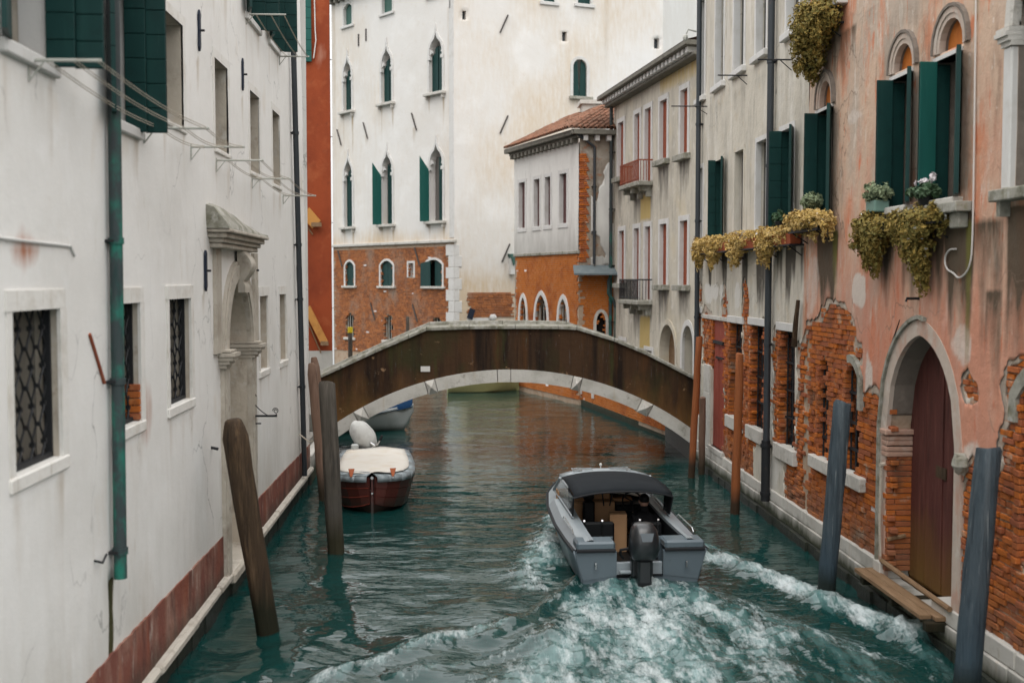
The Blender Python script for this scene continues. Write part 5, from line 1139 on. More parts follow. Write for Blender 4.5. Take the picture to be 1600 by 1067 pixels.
for i, (a, b) in enumerate(MEZ):
    A = PLO['m%d' % i]; mb = MB(PL); mb.ring(lip(A), grow(A, .10), -.05, .05); f = mb.build('window', M['frame'], pa); sill(PL, a - .22, b + .22, 4.18, f, M['stone'], .14, .1); pane(PL, a, b, 4.18, 5.45, .3, f, M['dark'])
    for k, (p, q) in enumerate(((a + .02, a + (b - a) * .5), (a + (b - a) * .52, b - .02))):
        if i == 2 and k == 1: p, q = a + (b - a) * .62, b + .25
        m = MB(PL); m.prism([(p, 4.2), (q, 4.2), (q, 5.28 if k else 5.38), (p, 5.38 if k else 5.28)], -.1 + (.16 if i == 2 and k else 0), -.06 + (.16 if i == 2 and k else 0)); m.build('shutter', M['green'], pa)
for i, (a, b) in enumerate(GRN):
    f = pane(PL, a, b, 1.5, 2.8, .29, pa, M['dark'], name='window'); sill(PL, a - .12, b + .12, 1.5, f, M['stone'], .1, .12); m = MB(PL)
    for j in range(4): m.tube([(a + (b - a) * (j + .5) / 4, -.1, 1.5), (a + (b - a) * (j + .5) / 4, -.1, 2.75)], .02, 5)
    m.build('grille', M['rod'], f)
for k in ('q0', 'q1', 'q2'):
    P = PLO[k]; a, b, z0, z1 = P[0][0], P[-1][0] if k == 'q0' else P[1][0], P[0][1], max(p[1] for p in P); f = rframe(PL, a, b, z0, z1, pa, .1, .02); sill(PL, a - .2, b + .2, z0, f, M['frame'], .1, .12)
    boards(PL, f, 'shutter', M['greenG'], a, b, -.2, -.15, z0, z1, 2, 'u')
f = rframe(PL, 3.22, 3.68, 4.6, 5.3, pa, .10, .03); pane(PL, 3.22, 3.68, 4.6, 5.3, .2, f, M['frame'])
A = PRO['w']; mb = MB(PR); mb.ring(lip(A), grow(A, .14), -.04, .04); f = mb.build('window', M['frame'], pa); sill(PR, 5.85, 7.05, 13.2, f, M['moss'], .2, .14)
for a, b in ((6.06, 6.42), (6.43, 6.79)): m = MB(PR); m.prism([(a, 13.22), (b, 13.22)] + [(p[0], p[1] - .02) for p in A[::-1] if a <= p[0] <= b], -.12, -.07); m.build('shutter', M['green'], f)
for k in ('t1', 't2'):
    P = PRO[k]; f = rframe(PR, P[0][0], P[1][0], P[0][1], 19, pa, .12, .02); boards(PR, f, 'shutter', M['green'], P[0][0], P[1][0], -.15, -.1, P[0][1], 19, 2, 'u'); sill(PR, P[0][0] - .2, P[1][0] + .2, P[0][1], f, M['frame'], .1, .15)
for k in ('s1', 's2', 's3'): P = PRO[k]; pane(PR, P[0][0], P[1][0], P[0][1], P[2][1], .2, pa, M['pipe'], name='vent')
for fc, u, z, s in ((PL, 7.37, 12.0, -1), (PL, 3.1, 12.0, -1), (PL, 9.9, 11.9, -1), (PL, 9.9, 5.6, -1), (PL, 2.9, 5.6, -1), (PL, 6.8, 2.9, -1), (PL, 3.1, 2.9, -1), (PR, 2.47, 16.28, 1), (PR, 2.47, 11.68, 1), (PR, 2.56, 5.75, 1)):
    m = MB(fc); dz_, du = .42, .2 * (1 if fc is PR else -1) * (1 if fc is PR else -1); m.tube([(u - du, .05, z - dz_), (u + du, .05, z + dz_)], .035, 6); m.build('tie_bar', M['tiefe'], pa)
m = MB(PL)
for u, z in ((8.0, 16.6), (7.3, 16.75), (.25, 17.1)): m.box(u - .05, u + .05, 0, .03, z - .3, z + .3)
m.build('iron_plate', M['tiefe'], pa)
m = MB(PR); m.prism([(.60, 2.75), (.85, 2.65), (1.0, 3.1), (.75, 3.2)], .03, .09); m.build('junction_box', M['anchor'], pa)
m = MB(PR); m.box(2.72, 3.0, .02, .25, 4.75, 5.5); m.build('meter_box', M['frame'], pa)
m = MB(PR); m.prism([(2.65, 5.7), (2.85, 5.15), (3.0, 5.7)], .0, .35); m.build('lantern', M['greenG'], pa)
downpipe(PL, 10.72, -.5, 19, pa, M['frame'], .07, .12, (3, 7.5, 12, 16))
m = MB(PR); m.blob((1.9, .06, 2.75), (.18, .1, .16), 8, 6); m.build('pale_patch', M['frame'], pa)

# ================================================================ brick and plaster house at the bend
BL_ = Face((4.4, 41), (-math.sin(R(18.2)), math.cos(R(18.2))), (-math.cos(R(18.2)), -math.sin(R(18.2))))
BR_ = Face((4.4, 41), (math.cos(R(5)), math.sin(R(5))), (math.sin(R(5)), -math.cos(R(5))))
bb = thing('brick_house', 'low house at the canal bend, orange brick below white plaster and a tiled roof', 'house', (4.4, 44, 0))
BBW = [(5.15, 5.82), (3.62, 4.2), (2.55, 3.1), (1.04, 1.70)]; BO = {'w%d' % i: rect(a, b, 6.55, 8.38) for i, (a, b) in enumerate(BBW)}
for i, (a, b, t) in enumerate(((5.05, 5.75, 3.80), (2.9, 4.1, 3.92), (.98, 1.8, 3.80))): BO['a%d' % i] = arch(a, b, 1.9, 3.0, t, 'pointed', 12)
cu, cz = cuts(BO); up = {k: v for k, v in BO.items() if k[0] == 'w'}; lo = {k: v for k, v in BO.items() if k[0] == 'a'}
sheet('wall', M['bbw'], bb, BL_, lines(0, 6.35, .15, cu), lines(5.48, 9.75, .15, cz), lambda U, Z: openings(U, Z, up), n=.03, depth=.28, undul=.012, seed=41)
sheet('lower_wall', M['mortar'], bb, BL_, lines(0, 6.35, .2, cu), lines(-1, 5.48, .2, cz), lambda U, Z: openings(U, Z, lo), n=-.02, depth=.28, undul=.004, seed=42)
bricks(bb, BL_, (.02, 6.3), (.2, 5.46), lambda U, Z: openings(U, Z, lo) > .05, M['brickO'], n=.01, jit=.006, seed=43)
for i, (a, b) in enumerate(BBW):
    f = rframe(BL_, a, b, 6.55, 8.38, bb, .13, .05); pane(BL_, a, b, 6.55, 8.38, .16, f, M['dark']); sill(BL_, a - .14, b + .14, 6.55, f, M['frame'], .06, .16); boards(BL_, f, 'shutter', M['plum'], a + .02, b - .02, -.15, -.11, 6.56, 8.37, 2, 'u')
for k, v in lo.items():
    mb = MB(BL_); mb.ring(lip(v), grow(v, .17), -.05, .04); f = mb.build('window', M['frame'], bb); m = MB(BL_); m.prism(v, -.27, -.24); m.build('pane', M['curtain'] if k == 'a0' else M['glass'], f); m = MB(BL_)
    for j in range(3): u = v[0][0] + (v[-1][0] - v[0][0]) * (j + .5) / 3; m.tube([(u, -.1, 1.9), (u, -.1, 3.6)], .02, 5)
    m.build('grille', M['rod'], f)
mb = MB(BL_); mb.cbox(-.05, 6.4, -.02, .07, 5.42, 5.54, .02); mb.build('string_course', M['moss'], bb)
RO_ = {'n': arch(.62, .98, 2.0, 3.0, 3.35, 'pointed', 10)}
sheet('wall', M['brownw'], bb, BR_, lines(0, 2.2, .15), lines(5.0, 9.75, .15), lambda U, Z: np.full(U.shape, 1.), n=.0, depth=0, undul=.01, seed=44)
sheet('lower_wall', M['mortar'], bb, BR_, lines(0, 2.2, .15), lines(-1, 5.0, .15), lambda U, Z: openings(U, Z, RO_), n=-.02, depth=.25, undul=.004, seed=45)
bricks(bb, BR_, (-.0, 2.1), (.2, 4.9), lambda U, Z: openings(U, Z, RO_) > .05, M['brickO'], n=.012, jit=.006, seed=46)
mb = MB(BR_); v = RO_['n']; mb.ring(lip(v), grow(v, .10), -.05, .04); f = mb.build('window', M['stone'], bb); m = MB(BR_); m.prism(v, -.22, -.2); m.build('pane', M['dark'], f)
mb = MB(BR_)
for i in range(int(3.9 / .154)):
    z = 5.12 + .154 * i; w_ = .36 if i % 2 else .28; mb.cbox(-.02, w_ * .5, -.1, .04 + .02 * (i % 2), z, z + .066, .008); mb.cbox(w_ * .5 + .01, w_, -.1, .03, z, z + .066, .008); mb.cbox(.0, w_ * .9, -.1, .03, z + .077, z + .143, .008)
mb.build('corner_bricks', M['brick'], bb, kind='stuff')
m = MB(BR_); m.add([(-.3, .62, 4.72), (1.5, .62, 4.72), (1.5, .0, 5.02), (-.22, .0, 5.02), (-.3, .62, 4.66), (1.5, .62, 4.66), (1.5, .0, 4.9), (-.22, .0, 4.9)], [(0, 1, 2, 3), (7, 6, 5, 4), (0, 4, 5, 1), (1, 5, 6, 2), (3, 2, 6, 7), (0, 3, 7, 4)]); m.build('lead_canopy', M['lead'], bb)
sheet('side_patch', M['bbw'], bb, BR_, lines(.42, 2.15, .1), lines(5.02, 9.0, .1), lambda U, Z: fbm(U * 1.6, Z * 1.2, 3, 4) - .02 + np.minimum(U - .5, 9.0 - Z) * .3, n=.014, depth=.012, undul=.005, seed=47)
downpipe(BR_, .52, 5.05, 9.2, bb, M['pipe'], .05, .12, (6.2, 7.8)); m = MB(BR_); m.tube([(-.12, .2, 9.62), (.2, .16, 9.42), (.5, .12, 9.2)], .05, 8); m.build('drainpipe', M['pipe'], bb)
# tiled roof: hip over the corner, dark eaves with corbels
C0 = Vector(BR_(0, 0, 0)); A0 = Vector(BL_(6.6, .35, 9.79)); Cc = Vector((4.4 - .40, 41 - .42, 9.80)); B0 = Vector(BR_(2.6, .35, 9.79)); R1 = Vector((5.6, 43.6, 11.0)); R2 = Vector((4.6, 47.5, 11.1))
for n_, pts in (('roof_slope', (A0, Cc, R1, R2)), ('roof_slope', (Cc, B0, Vector((8.2, 43.8, 11.0)), R1))):
    m = MB(); m.poly([tuple(p) for p in pts]); rf = m.build(n_, M['tile'], bb); e0, e1, t1, t0 = pts; L_ = (e1 - e0).length; nc = int(L_ / .2); m = MB(); nr = 8
    for i in range(nc):
        for r in range(nr):
            s = (i + .5) / nc; p = e0.lerp(e1, s); q = t0.lerp(t1, s); a = p.lerp(q, r / nr - .01); b = p.lerp(q, (r + 1) / nr + .012); ax = (e1 - e0).normalized(); upv = (q - p).cross(ax).normalized(); upv = upv if upv.z > 0 else -upv
            wa, wb = .088, .070; lift = .02 + rnd(0, .02); ring = []
            for cpt, ww in ((a, wa), (b, wb)): ring.append([tuple(cpt + ax * ww * math.cos(k * math.pi / 4) + upv * (ww * math.sin(k * math.pi / 4) + lift)) for k in range(5)])
            m.loft(ring, closed=False)
    m.build('roof_tiles', M['tile'], rf, kind='stuff', recalc=False)
m = MB(BL_); m.cbox(-.35, 6.65, .0, .37, 9.60, 9.78, .02); m.cbox(-.2, 6.5, .0, .2, 9.5, 9.6, .01); m.build('eaves', M['eaves'], bb)
for i in range(16): m = MB(BL_); m.cbox(.1 + .4 * i, .26 + .4 * i, .0, .26, 9.34, 9.5, .01); m.build('corbel', M['eaves'], bb)
m = MB(BR_); m.cbox(-.36, 2.5, .0, .37, 9.60, 9.78, .02); m.build('eaves', M['eaves'], bb)
for i in range(6): m = MB(BR_); m.cbox(.1 + .42 * i, .26 + .42 * i, .0, .26, 9.40, 9.598, .01); m.build('corbel', M['frame'], bb)
shell(bb, [BL_(6.35, 0, 0)[:2], (8, 50), (9, 42), BR_(2.2, 0, 0)[:2]], 9.7, M['bbw'])
m = MB(); m.box(4.9, 5.9, 44.6, 45.6, 10.4, 11.25); m.box(4.8, 6.0, 44.5, 45.7, 11.25, 11.4); m.build('chimney', M['stone'], bb)
m = MB(BR_); m.tube([(1.12, .3, 4.7), (1.0, .34, 4.45), (1.0, .34, 4.0), (1.18, .32, 3.75), (1.28, .32, 3.5), (1.28, .32, .5)], .06, 8); m.build('drainpipe', M['verd'], bb)

# ================================================================ ochre-grey house on the right beyond the bridge
a_ = R(6.66); OC = Face((6.7, 32), (-math.sin(a_), math.cos(a_)), (-math.cos(a_), -math.sin(a_)))
oc = thing('ochre_grey_house', 'weathered ochre grey house with narrow red shuttered windows and two small balconies', 'house', (6.5, 36, 0))
W1 = [(7.75, 8.5, 8.05), (5.72, 6.36, 7.62), (4.42, 5.12, 7.62), (2.72, 3.48, 8.13), (.74, 1.40, 8.08)]; W2 = [(7.6, 8.3, 4.37), (5.72, 6.34, 3.86), (4.40, 5.04, 3.86), (2.66, 3.38, 4.34), (.66, 1.36, 4.34)]
OO = {}
for i, (a, b, z) in enumerate(W1): OO['a%d' % i] = rect(a, b, z, 9.95)
for i, (a, b, z) in enumerate(W2): OO['b%d' % i] = rect(a, b, z, 6.2)
OO['d1'] = arch(1.75, 3.35, .98, 2.3, 3.15, 'round', 14); OO['d2'] = arch(.1, 1.08, .98, 2.6, 3.2, 'round', 14); OO['s'] = rect(4.16, 4.95, 1.3, 2.25); OO['s2'] = rect(7.4, 8.2, 1.6, 2.4)
cu, cz = cuts(OO)
sheet('wall', M['r3'], oc, OC, lines(-.6, 9.15, .15, cu), lines(.9, 10.6, .15, cz), lambda U, Z: openings(U, Z, OO), depth=.34, undul=.012, seed=51,
    stain_shade=lambda U, Z: (streaks(U, Z, [(a - .15, b + .15, z - .1, 1.3, .75) for a, b, z in W1 + W2]), U * 0, 1.0 * (np.abs(U - 5.1) < .55) * ((np.abs(Z - 6.8) < .42) | (np.abs(Z - 2.75) < .5)) + .6 * sstep(10.0, 10.4, Z) * (U < 3.5)))
for i, (a, b, z) in enumerate(W1 + W2):
    zt = 9.95 if i < 5 else 6.2; f = rframe(OC, a, b, z, zt, oc, .15, .035, M['frame'], back=.3); pane(OC, a, b, z, zt, .14, f, M['dark'])
    boards(OC, f, 'shutter', M['redsh'], a, b, -.13, -.09, z, zt - .02, 3, 'u')
    if i % 5 in (0, 3, 4): sill(OC, a - .25, b + .25, z, f, M['moss'], .2, .16)
for z, nm in ((7.62, 'upper'), (3.86, 'lower')):
    m = MB(OC); m.cbox(4.2, 6.6, -.05, .5, z - .16, z - .02, .02); bl = m.build('balcony', M['moss'], oc)
    m = MB(OC)
    for u in (4.45, 5.45, 6.35): m.prism([(u - .07, z - .164), (u + .07, z - .164), (u + .07, z - .5), (u - .07, z - .5)], 0, .16); m.box(u - .07, u + .07, .16, .38, z - .32, z - .164)
    m.build('bracket', M['moss'], bl)
    m = MB(OC); T = MATS['peeling_red_shutter'] if nm == 'upper' else M['iron']
    m.box(4.25, 6.55, .44, .47, z + .62, z + .66); m.box(4.25, 6.55, .44, .47, z + .05, z + .08)
    for i in range(24): u = 4.27 + 2.26 * i / 23; m.tube([(u, .455, z), (u, .455, z + .63)], .011, 4)
    for u in (4.25, 6.52):
        m.box(u, u + .03, 0, .45, z + .62, z + .66)
        for i in range(4): m.tube([(u + .015, .1 + .1 * i, z), (u + .015, .1 + .1 * i, z + .63)], .011, 4)
    m.build('railing', T, bl)
for k in ('d1', 'd2'):
    A = OO[k]; m = MB(OC); m.ring(lip(A), grow(A, .16), -.05, .03); f = m.build('doorway', M['frame'] if k == 'd2' else M['r3'], oc); m = MB(OC); m.prism(A, -.33, -.29); m.build('door', M['plank'] if k == 'd1' else M['curtain'], f)
    m = MB(OC); m.cbox(A[0][0] - .25, A[0][0], -.05, .08, .95, 1.35, .02); m.cbox(A[-1][0], A[-1][0] + .25, -.05, .08, .95, 1.35, .02); m.build('plinth', M['frame'], f)
for k in ('s', 's2'): P = OO[k]; f = rframe(OC, P[0][0], P[1][0], P[0][1], P[2][1], oc, .12, .03); pane(OC, P[0][0], P[1][0], P[0][1], P[2][1], .3, f, M['brdoor'])
m = MB(OC); m.cbox(-.6, 9.5, .0, .55, 10.86, 11.0, .02); m.cbox(-.6, 9.4, .0, .3, 10.6, 10.7, .02); m.box(-.6, 9.15, -.3, .02, 10.6, 10.86); m.build('eaves', M['eaves'], oc)
for i in range(26): m = MB(OC); m.cbox(-.4 + .38 * i, -.2 + .38 * i, .0, .42, 10.7, 10.858, .01); m.build('corbel', M['frame'], oc)
shell(oc, [OC(9.15, 0, 0)[:2], (13, 41.2), (13, 31.4), OC(-.6, 0, 0)[:2]], 10.9, M['r3'])
m = MB(); m.add([OC(-.6, .55, 11.0), OC(9.5, .55, 11.0), OC(9.0, -4, 12.2), OC(-.6, -4, 12.2)], [(0, 1, 2, 3)]); m.build('roof', M['tile'], oc)
m = MB(OC); m.add([(9.151, 0, 0), (9.151, -3, 0), (9.151, -3, 10.8), (9.151, 0, 10.8)], [(0, 1, 2, 3)]); m.build('end_wall', M['bbw'], oc)
downpipe(OC, 9.0, 1.2, 10.7, oc, M['verd'], .06, .14, (9, 7, 5, 3))
# quay wall of orange brick below the quay walk
qd = Vector((3.42 - 5.79, 48 - 32.94)).normalized(); QW = Face((5.86, 32.5), (qd.x, qd.y), (-qd.y, qd.x))
qw = thing('quay_wall', 'low orange brick quay wall along the water right of the bridge arch', 'wall', (5.3, 37, 0))
sheet('mortar_bed', M['mortar'], qw, QW, lines(-.5, 8.8, .4), lines(.1, .95, .2), lambda U, Z: np.full(U.shape, 1.), n=-.02, depth=0, undul=.002)
bricks(qw, QW, (-.5, 8.8), (.22, .95), lambda U, Z: np.ones(U.shape, bool), M['brickO'], n=.01, jit=.006, seed=61)
u = -.5
while u < 8.7: m = MB(QW); m.cbox(u, u + 1.1, -.35, .05, .955, 1.03, .015); m.build('coping_stone', M['bstone'], qw); u += 1.115
for u in (7.0, 8.6): m = MB(QW); m.cbox(u, u + .2, -.02, .06, .40, 1.1, .01); m.build('stone_pier', M['frame'], qw)
# ================================================================ mooring posts
def post(name, label, base, top, r0, r1, mat, group=None, cap='round', seg=12, knots=0):
    t = thing(name, label, 'mooring post', (base[0], base[1], 0), group)
    B, T_ = Vector((base[0], base[1], -1.8)), Vector(top); d = (T_ - Vector((base[0], base[1], 0))); B = Vector((base[0], base[1], 0)) - d * (1.8 / d.z)
    mb = MB(); pts, rr = [], []; n = 14
    for i in range(n + 1):
        t_ = i / n; p = B.lerp(T_, t_); pts.append((p.x + rnd(-.006, .006), p.y + rnd(-.006, .006), p.z)); rr.append((r0 + (r1 - r0) * t_) * rnd(.97, 1.03))
    dn = d.normalized()
    if cap == 'taper':
        pts.pop(); rr.pop(); pts += [tuple(T_ - dn * .22), tuple(T_ - dn * .10), tuple(T_ - dn * .01), tuple(T_ + dn * .012)]; rr += [r1 * 1.03, r1 * .84, r1 * .66, r1 * .5]
    elif cap == 'flat': pts += [tuple(T_ + dn * .012)]; rr += [r1 * .86]
    mb.tube(pts, rr, 28 if r0 > .11 else 16)
    sg = 28 if r0 > .11 else 16; ax = [Vector(p) for p in pts]; ph = [rnd(0, 99) for _ in range(2)]
    for i, p in enumerate(ax):                        # grain grooves, knots and worn flats
        for k in range(sg):
            j = i * sg + k; v = Vector(mb.v[j]); a_ = k / sg * 6.283
            g = 1 + .085 * (float(vnoise(np.array([k * .9 + ph[0]]), np.array([i * .18]), 3)[0]) - .5) * 2 + .03 * math.sin(3 * a_ + i * .5 + ph[1])
            mb.v[j] = tuple(p + (v - p) * g)
    o = mb.build('shaft', mat, t); smooth_by_angle(o, 50)
    return t
G1 = 'dark mooring posts on the left bank'
t = post('mooring_post', 'stout dark wooden mooring post leaning left in front of the stone water door', (-2.43, 14.72), (-2.80, 14.55, 2.74), .145, .155, M['wood'], G1, 'taper')
mb = MB(); 
t = post('mooring_post', 'grey weathered square topped mooring post beside the red moored boat', (-1.99, 18.99), (-2.11, 18.95, 2.80), .145, .135, M['woodG'], G1, 'flat', 8)
t = post('mooring_post', 'slim brown mooring post, nearer of the leaning pair by the drainpipe', (-2.70, 23.5), (-2.93, 23.5, 2.80), .105, .10, M['woodB'], G1, 'taper')
t = post('mooring_post', 'slim brown mooring post, farther of the leaning pair by the drainpipe', (-2.73, 25.0), (-3.06, 25.0, 2.82), .10, .095, M['woodB'], G1, 'taper')
G2 = 'slim orange brown poles on the right bank'
post('mooring_pole', 'slim orange brown pole in the water beside the right end of the bridge', (5.35, 25.82), (5.50, 25.82, 3.20), .085, .075, M['poleO'], G2, 'flat')
post('mooring_pole', 'slim orange brown pole standing before the brick framed ground windows', (5.35, 21.72), (5.42, 21.72, 3.08), .088, .075, M['poleO'], G2, 'flat')
post('mooring_pole', 'dull brown stake in the water under the end of the far drainpipe', (5.66, 26.15), (5.66, 26.15, 1.78), .075, .075, M['woodB'], None, 'flat')
G3 = 'blue grey poles on the right bank'
post('mooring_pole', 'thick blue grey pole left of the pointed water door', (5.21, 15.84), (5.41, 15.8, 2.77), .128, .122, M['pole'], G3, 'flat', 16)
post('mooring_pole', 'thick blue grey pole right of the pointed water door, nearest the viewer', (5.43, 11.85), (5.65, 11.9, 2.70), .138, .132, M['pole'], G3, 'flat', 16)
t = post('mooring_pole', 'thin dark pole with a yellow band in front of the distant palazzo', (-4.1, 45), (-4.1, 45, 2.5), .09, .085, M['woodG'], None, 'flat')
mb = MB(); mb.tube([(-4.1, 45, 2.44), (-4.1, 45, 2.66)], .10, 10); mb.build('yellow_band', M['yeltag'], t)
post('mooring_pole', 'thin grey pole standing by the middle barred window of the palazzo', (-2.0, 48), (-2.0, 48, 2.95), .07, .065, M['woodG'], None, 'flat')
# rope between the left pair and the wall
mb = MB(); mb.tube([(-3.2, 23.6, 1.35), (-3.0, 23.55, 1.2), (-2.78, 23.5, 1.25)], .015, 6); tag(mb.build('mooring_rope', M['rope']), 'short pale rope tying a slim post to the white house', 'rope')

# ================================================================ boats
def hull(st, seg=6):
    """st: (y, half beam, gunwale z, chine half, chine z, keel z) -> rings of points from port rail to starboard rail"""
    rings = []
    for y, b, zg, c, zc, k in st:
        L = [(-b, y, zg), (-(b * .55 + c * .45), y, zg * .62 + zc * .38), (-c, y, zc), (-c * .5, y, zc * .45 + k * .55), (0, y, k)]
        rings.append(L + [(-p[0], p[1], p[2]) for p in L[-2::-1]])
    return rings
def interp(st, y):
    for a, b in zip(st, st[1:]):
        if a[0] <= y <= b[0]:
            t = (y - a[0]) / (b[0] - a[0]); return [a[i] + (b[i] - a[i]) * t for i in range(6)]
    return st[-1]
def strip(mb, A, B):
    for i in range(len(A) - 1): mb.add([A[i], A[i + 1], B[i + 1], B[i]], [(0, 1, 2, 3)])
mbt = thing('motorboat', 'grey motorboat with a charcoal canopy and black outboard heading for the bridge', 'boat', (2.72, 16.75, .02), None, R(2.5))
st = [(0, .98, .50, .86, .04, -.2), (.8, 1.01, .50, .88, .04, -.24), (1.8, 1.03, .52, .88, .05, -.26), (3.0, 1.0, .58, .82, .09, -.26), (4.0, .88, .62, .62, .18, -.22), (4.7, .66, .66, .38, .28, -.12), (5.2, .36, .69, .15, .42, .06), (5.5, .04, .71, .015, .52, .3)]
mb = MB(); mb.loft(hull(st), closed=False); o = mb.build('hull', M['boat'], mbt, local=True, recalc=False); smooth_by_angle(o, 30)
o.modifiers.new('thick', 'SOLIDIFY').thickness = .03
mb = MB()                                              # dark bottom below the chine
mb.loft([[(p[0] * 1.004, p[1] - (.006 if i == 0 else 0), p[2] - .004) for p in r[2:7]] for i, r in enumerate(hull(st))], closed=False); mb.poly([(-.865, -.012, .05), (-.43, -.012, -.1), (0, -.012, -.2), (.43, -.012, -.1), (.865, -.012, .05)]); mb.build('bottom', M['bottom'], mbt, local=True)
mb = MB()                                              # transom in two blocks with the engine well between
mb.prism([(-.975, .485), (-.36, .485), (-.36, .12), (-.86, .05), (-.93, .28)], -.03, .03); mb.prism([(.975, .485), (.34, .485), (.34, .12), (.86, .05), (.93, .28)], -.03, .03); mb.box(-.86, .86, -.02, .03, -.1, .12); o = mb.build('transom', M['boat'], mbt, local=True)
# deck: sloping side decks, coaming, foredeck
ys = [0, .12, .6, 1.2, 1.8, 2.4, 3.0]; cw = .70
for s in (-1, 1):
    mb = MB(); A, B, C, D = [], [], [], []
    for y in ys:
        q = interp(st, y); A.append((s * q[1], y, q[2])); B.append((s * (q[1] - .10), y, q[2] + .11)); C.append((s * (cw + .06 - .04 * (y / 3)), y, q[2] + .15)); D.append((s * (cw - .04 * (y / 3)), y, q[2] + .15))
    strip(mb, A, B); strip(mb, B, C); strip(mb, C, D); o = mb.build('side_deck', M['boatL'], mbt, local=True, recalc=False); smooth_by_angle(o, 25)
    mb = MB(); strip(mb, [(p[0] + s * .004, p[1], p[2] - .03) for p in D], [(p[0] + s * .004, p[1], .08) for p in D]); mb.build('cockpit_liner', M['vinyl'], mbt, local=True, recalc=False)
    mb = MB(); strip(mb, D, [(p[0], p[1], p[2] - .05) for p in D]); mb.build('coaming', M['boatL'], mbt, local=True, recalc=False)
    mb = MB(); mb.tube([(s * (interp(st, y)[1] + .012), y, interp(st, y)[2] - .01) for y in [0 + 5.49 * i / 28 for i in range(29)]], .028, 6); mb.build('rub_rail', M['rub'], mbt, local=True)
    mb = MB(); x0, x1 = (.36, .96) if s > 0 else (-.96, -.38)
    mb.cbox(min(x0, x1), max(x0, x1), -.05, .34, .50, .63, .03); mb.build('stern_deck', M['boatL'] if False else M['boat'], mbt, local=True)
    mb = MB(); mb.tube([(min(x0, x1), -.055, .5), (max(x0, x1), -.055, .5)], .026, 6); mb.build('stern_rail', M['rub'], mbt, local=True)
    mb = MB(); mb.tube([(s * .68, -.05, .32), (s * .68, -.09, .32)], .014, 6); mb.tube([(s * .68, -.09, .32), (s * .68, -.09, .24)], .012, 6); mb.build('stern_eye', M['steel'], mbt, local=True)
mb = MB(); rows = []
for y in (3.0, 3.5, 4.0, 4.4, 4.7, 5.0, 5.25, 5.5):
    q = interp(st, y); cr = .20 * min(1, max(.1, (5.6 - y) / 1.6)); rows.append([(q[1] * x, y, q[2] + cr * (1 - abs(x) ** 2.2) + .0) for x in (-1, -.9, -.7, -.4, 0, .4, .7, .9, 1)])
mb.loft(rows, closed=False); o = mb.build('foredeck', M['boatL'], mbt, local=True, recalc=False); smooth_by_angle(o, 40)
mb = MB(); mb.box(-.72, .72, .2, 3.6, -.02, .03); mb.box(-.36, .34, -.02, .3, .08, .12); mb.build('cockpit_floor', M['vinyl'], mbt, local=True)
mb = MB(); mb.box(-.70, -.36, .30, .34, .03, .62); mb.box(.34, .70, .30, .34, .03, .62); mb.build('cockpit_bulkhead', M['boat'], mbt, local=True)
mb = MB(); mb.cbox(-.36, .34, .02, .1, .08, .30, .01); mb.cbox(-.32, -.06, -.1, .0, .16, .20, .01); mb.build('engine_well', M['boatL'], mbt, local=True)
# outboard
og = MB(); prof = [(.40, .15, .13, .05), (.46, .19, .19, .02), (.58, .215, .23, 0), (.74, .205, .22, 0), (.86, .18, .19, .02), (.93, .13, .14, .03), (.945, .08, .08, .03)]
rr = []
for z, a, b, dy in prof: rr.append([(.0 + a * math.copysign(abs(math.cos(t)) ** .6, math.cos(t)), -.26 + dy + b * math.copysign(abs(math.sin(t)) ** .6, math.sin(t)), z) for t in [2 * math.pi * i / 18 for i in range(18)]])
og.loft(rr); eng = og.build('outboard_motor', M['engine'], mbt, local=True); smooth_by_angle(eng, 40)
mb = MB(); mb.prism([(-.10, .80), (.10, .80), (.07, .70), (-.07, .70)], .475, .49); 
o = MB(); o.add([(-.10, -.475, .84), (.10, -.475, .84), (.07, -.492, .72), (-.07, -.492, .72)], [(0, 1, 2, 3)]); o.build('cowl_panel', M['engineG'], eng, local=True)
mb = MB(); mb.cbox(-.10, .10, -.36, -.10, -.35, .42, .03); mb.cbox(-.16, .16, -.16, -.02, .12, .42, .02); mb.cbox(-.08, .08, -.36, -.28, -.3, .10, .01); mb.build('leg', M['engineG'] if False else M['engine'], eng, local=True)
mb = MB(); mb.tube([(-.2, -.15, .55), (-.3, -.02, .5), (-.28, .1, .4), (-.2, .3, .3)], .02, 6); mb.tube([(.19, -.15, .5), (.26, -.02, .45), (.2, .25, .3)], .015, 6); mb.build('cable', M['rub'], eng, local=True)
# seats with headrest, helm
mb = MB(); mb.cbox(-.62, -.12, 1.55, 1.95, .03, .30, .03); mb.cbox(-.62, -.12, 1.45, 1.56, .25, .60, .03); mb.build('passenger_seat', M['vinyl'], mbt, local=True)
mb = MB(); mb.blob((-.40, 2.35, .86), (.10, .09, .10), 12, 8); o = mb.build('headrest', M['vinyl'], mbt, local=True, smooth=True)
mb = MB(); mb.cbox(-.50, -.30, 2.28, 2.40, .25, .78, .03); mb.build('seat_back', M['vinyl'], mbt, local=True)
mb = MB(); mb.cbox(.16, .66, 1.55, 1.95, .03, .30, .03); mb.cbox(.16, .66, 1.45, 1.56, .25, .58, .03); mb.build('helm_seat', M['vinyl'], mbt, local=True)
mb = MB(); mb.cbox(.1, .68, 2.55, 2.9, .3, .66, .03); mb.build('dashboard', M['vinyl'], mbt, local=True)
mb = MB(); mb.tube([(.36 + .17 * math.cos(t), 2.42 + .07 * math.sin(t), .74 + .15 * math.sin(t)) for t in [2 * math.pi * i / 20 for i in range(21)]], .014, 6, False); mb.tube([(.36, 2.42, .74), (.36, 2.6, .66)], .02, 6)
for t in (.5, 2.6, 4.7): mb.tube([(.36, 2.42, .74), (.36 + .17 * math.cos(t), 2.42 + .07 * math.sin(t), .74 + .15 * math.sin(t))], .01, 5)
mb.build('steering_wheel', M['rub'], mbt, local=True)
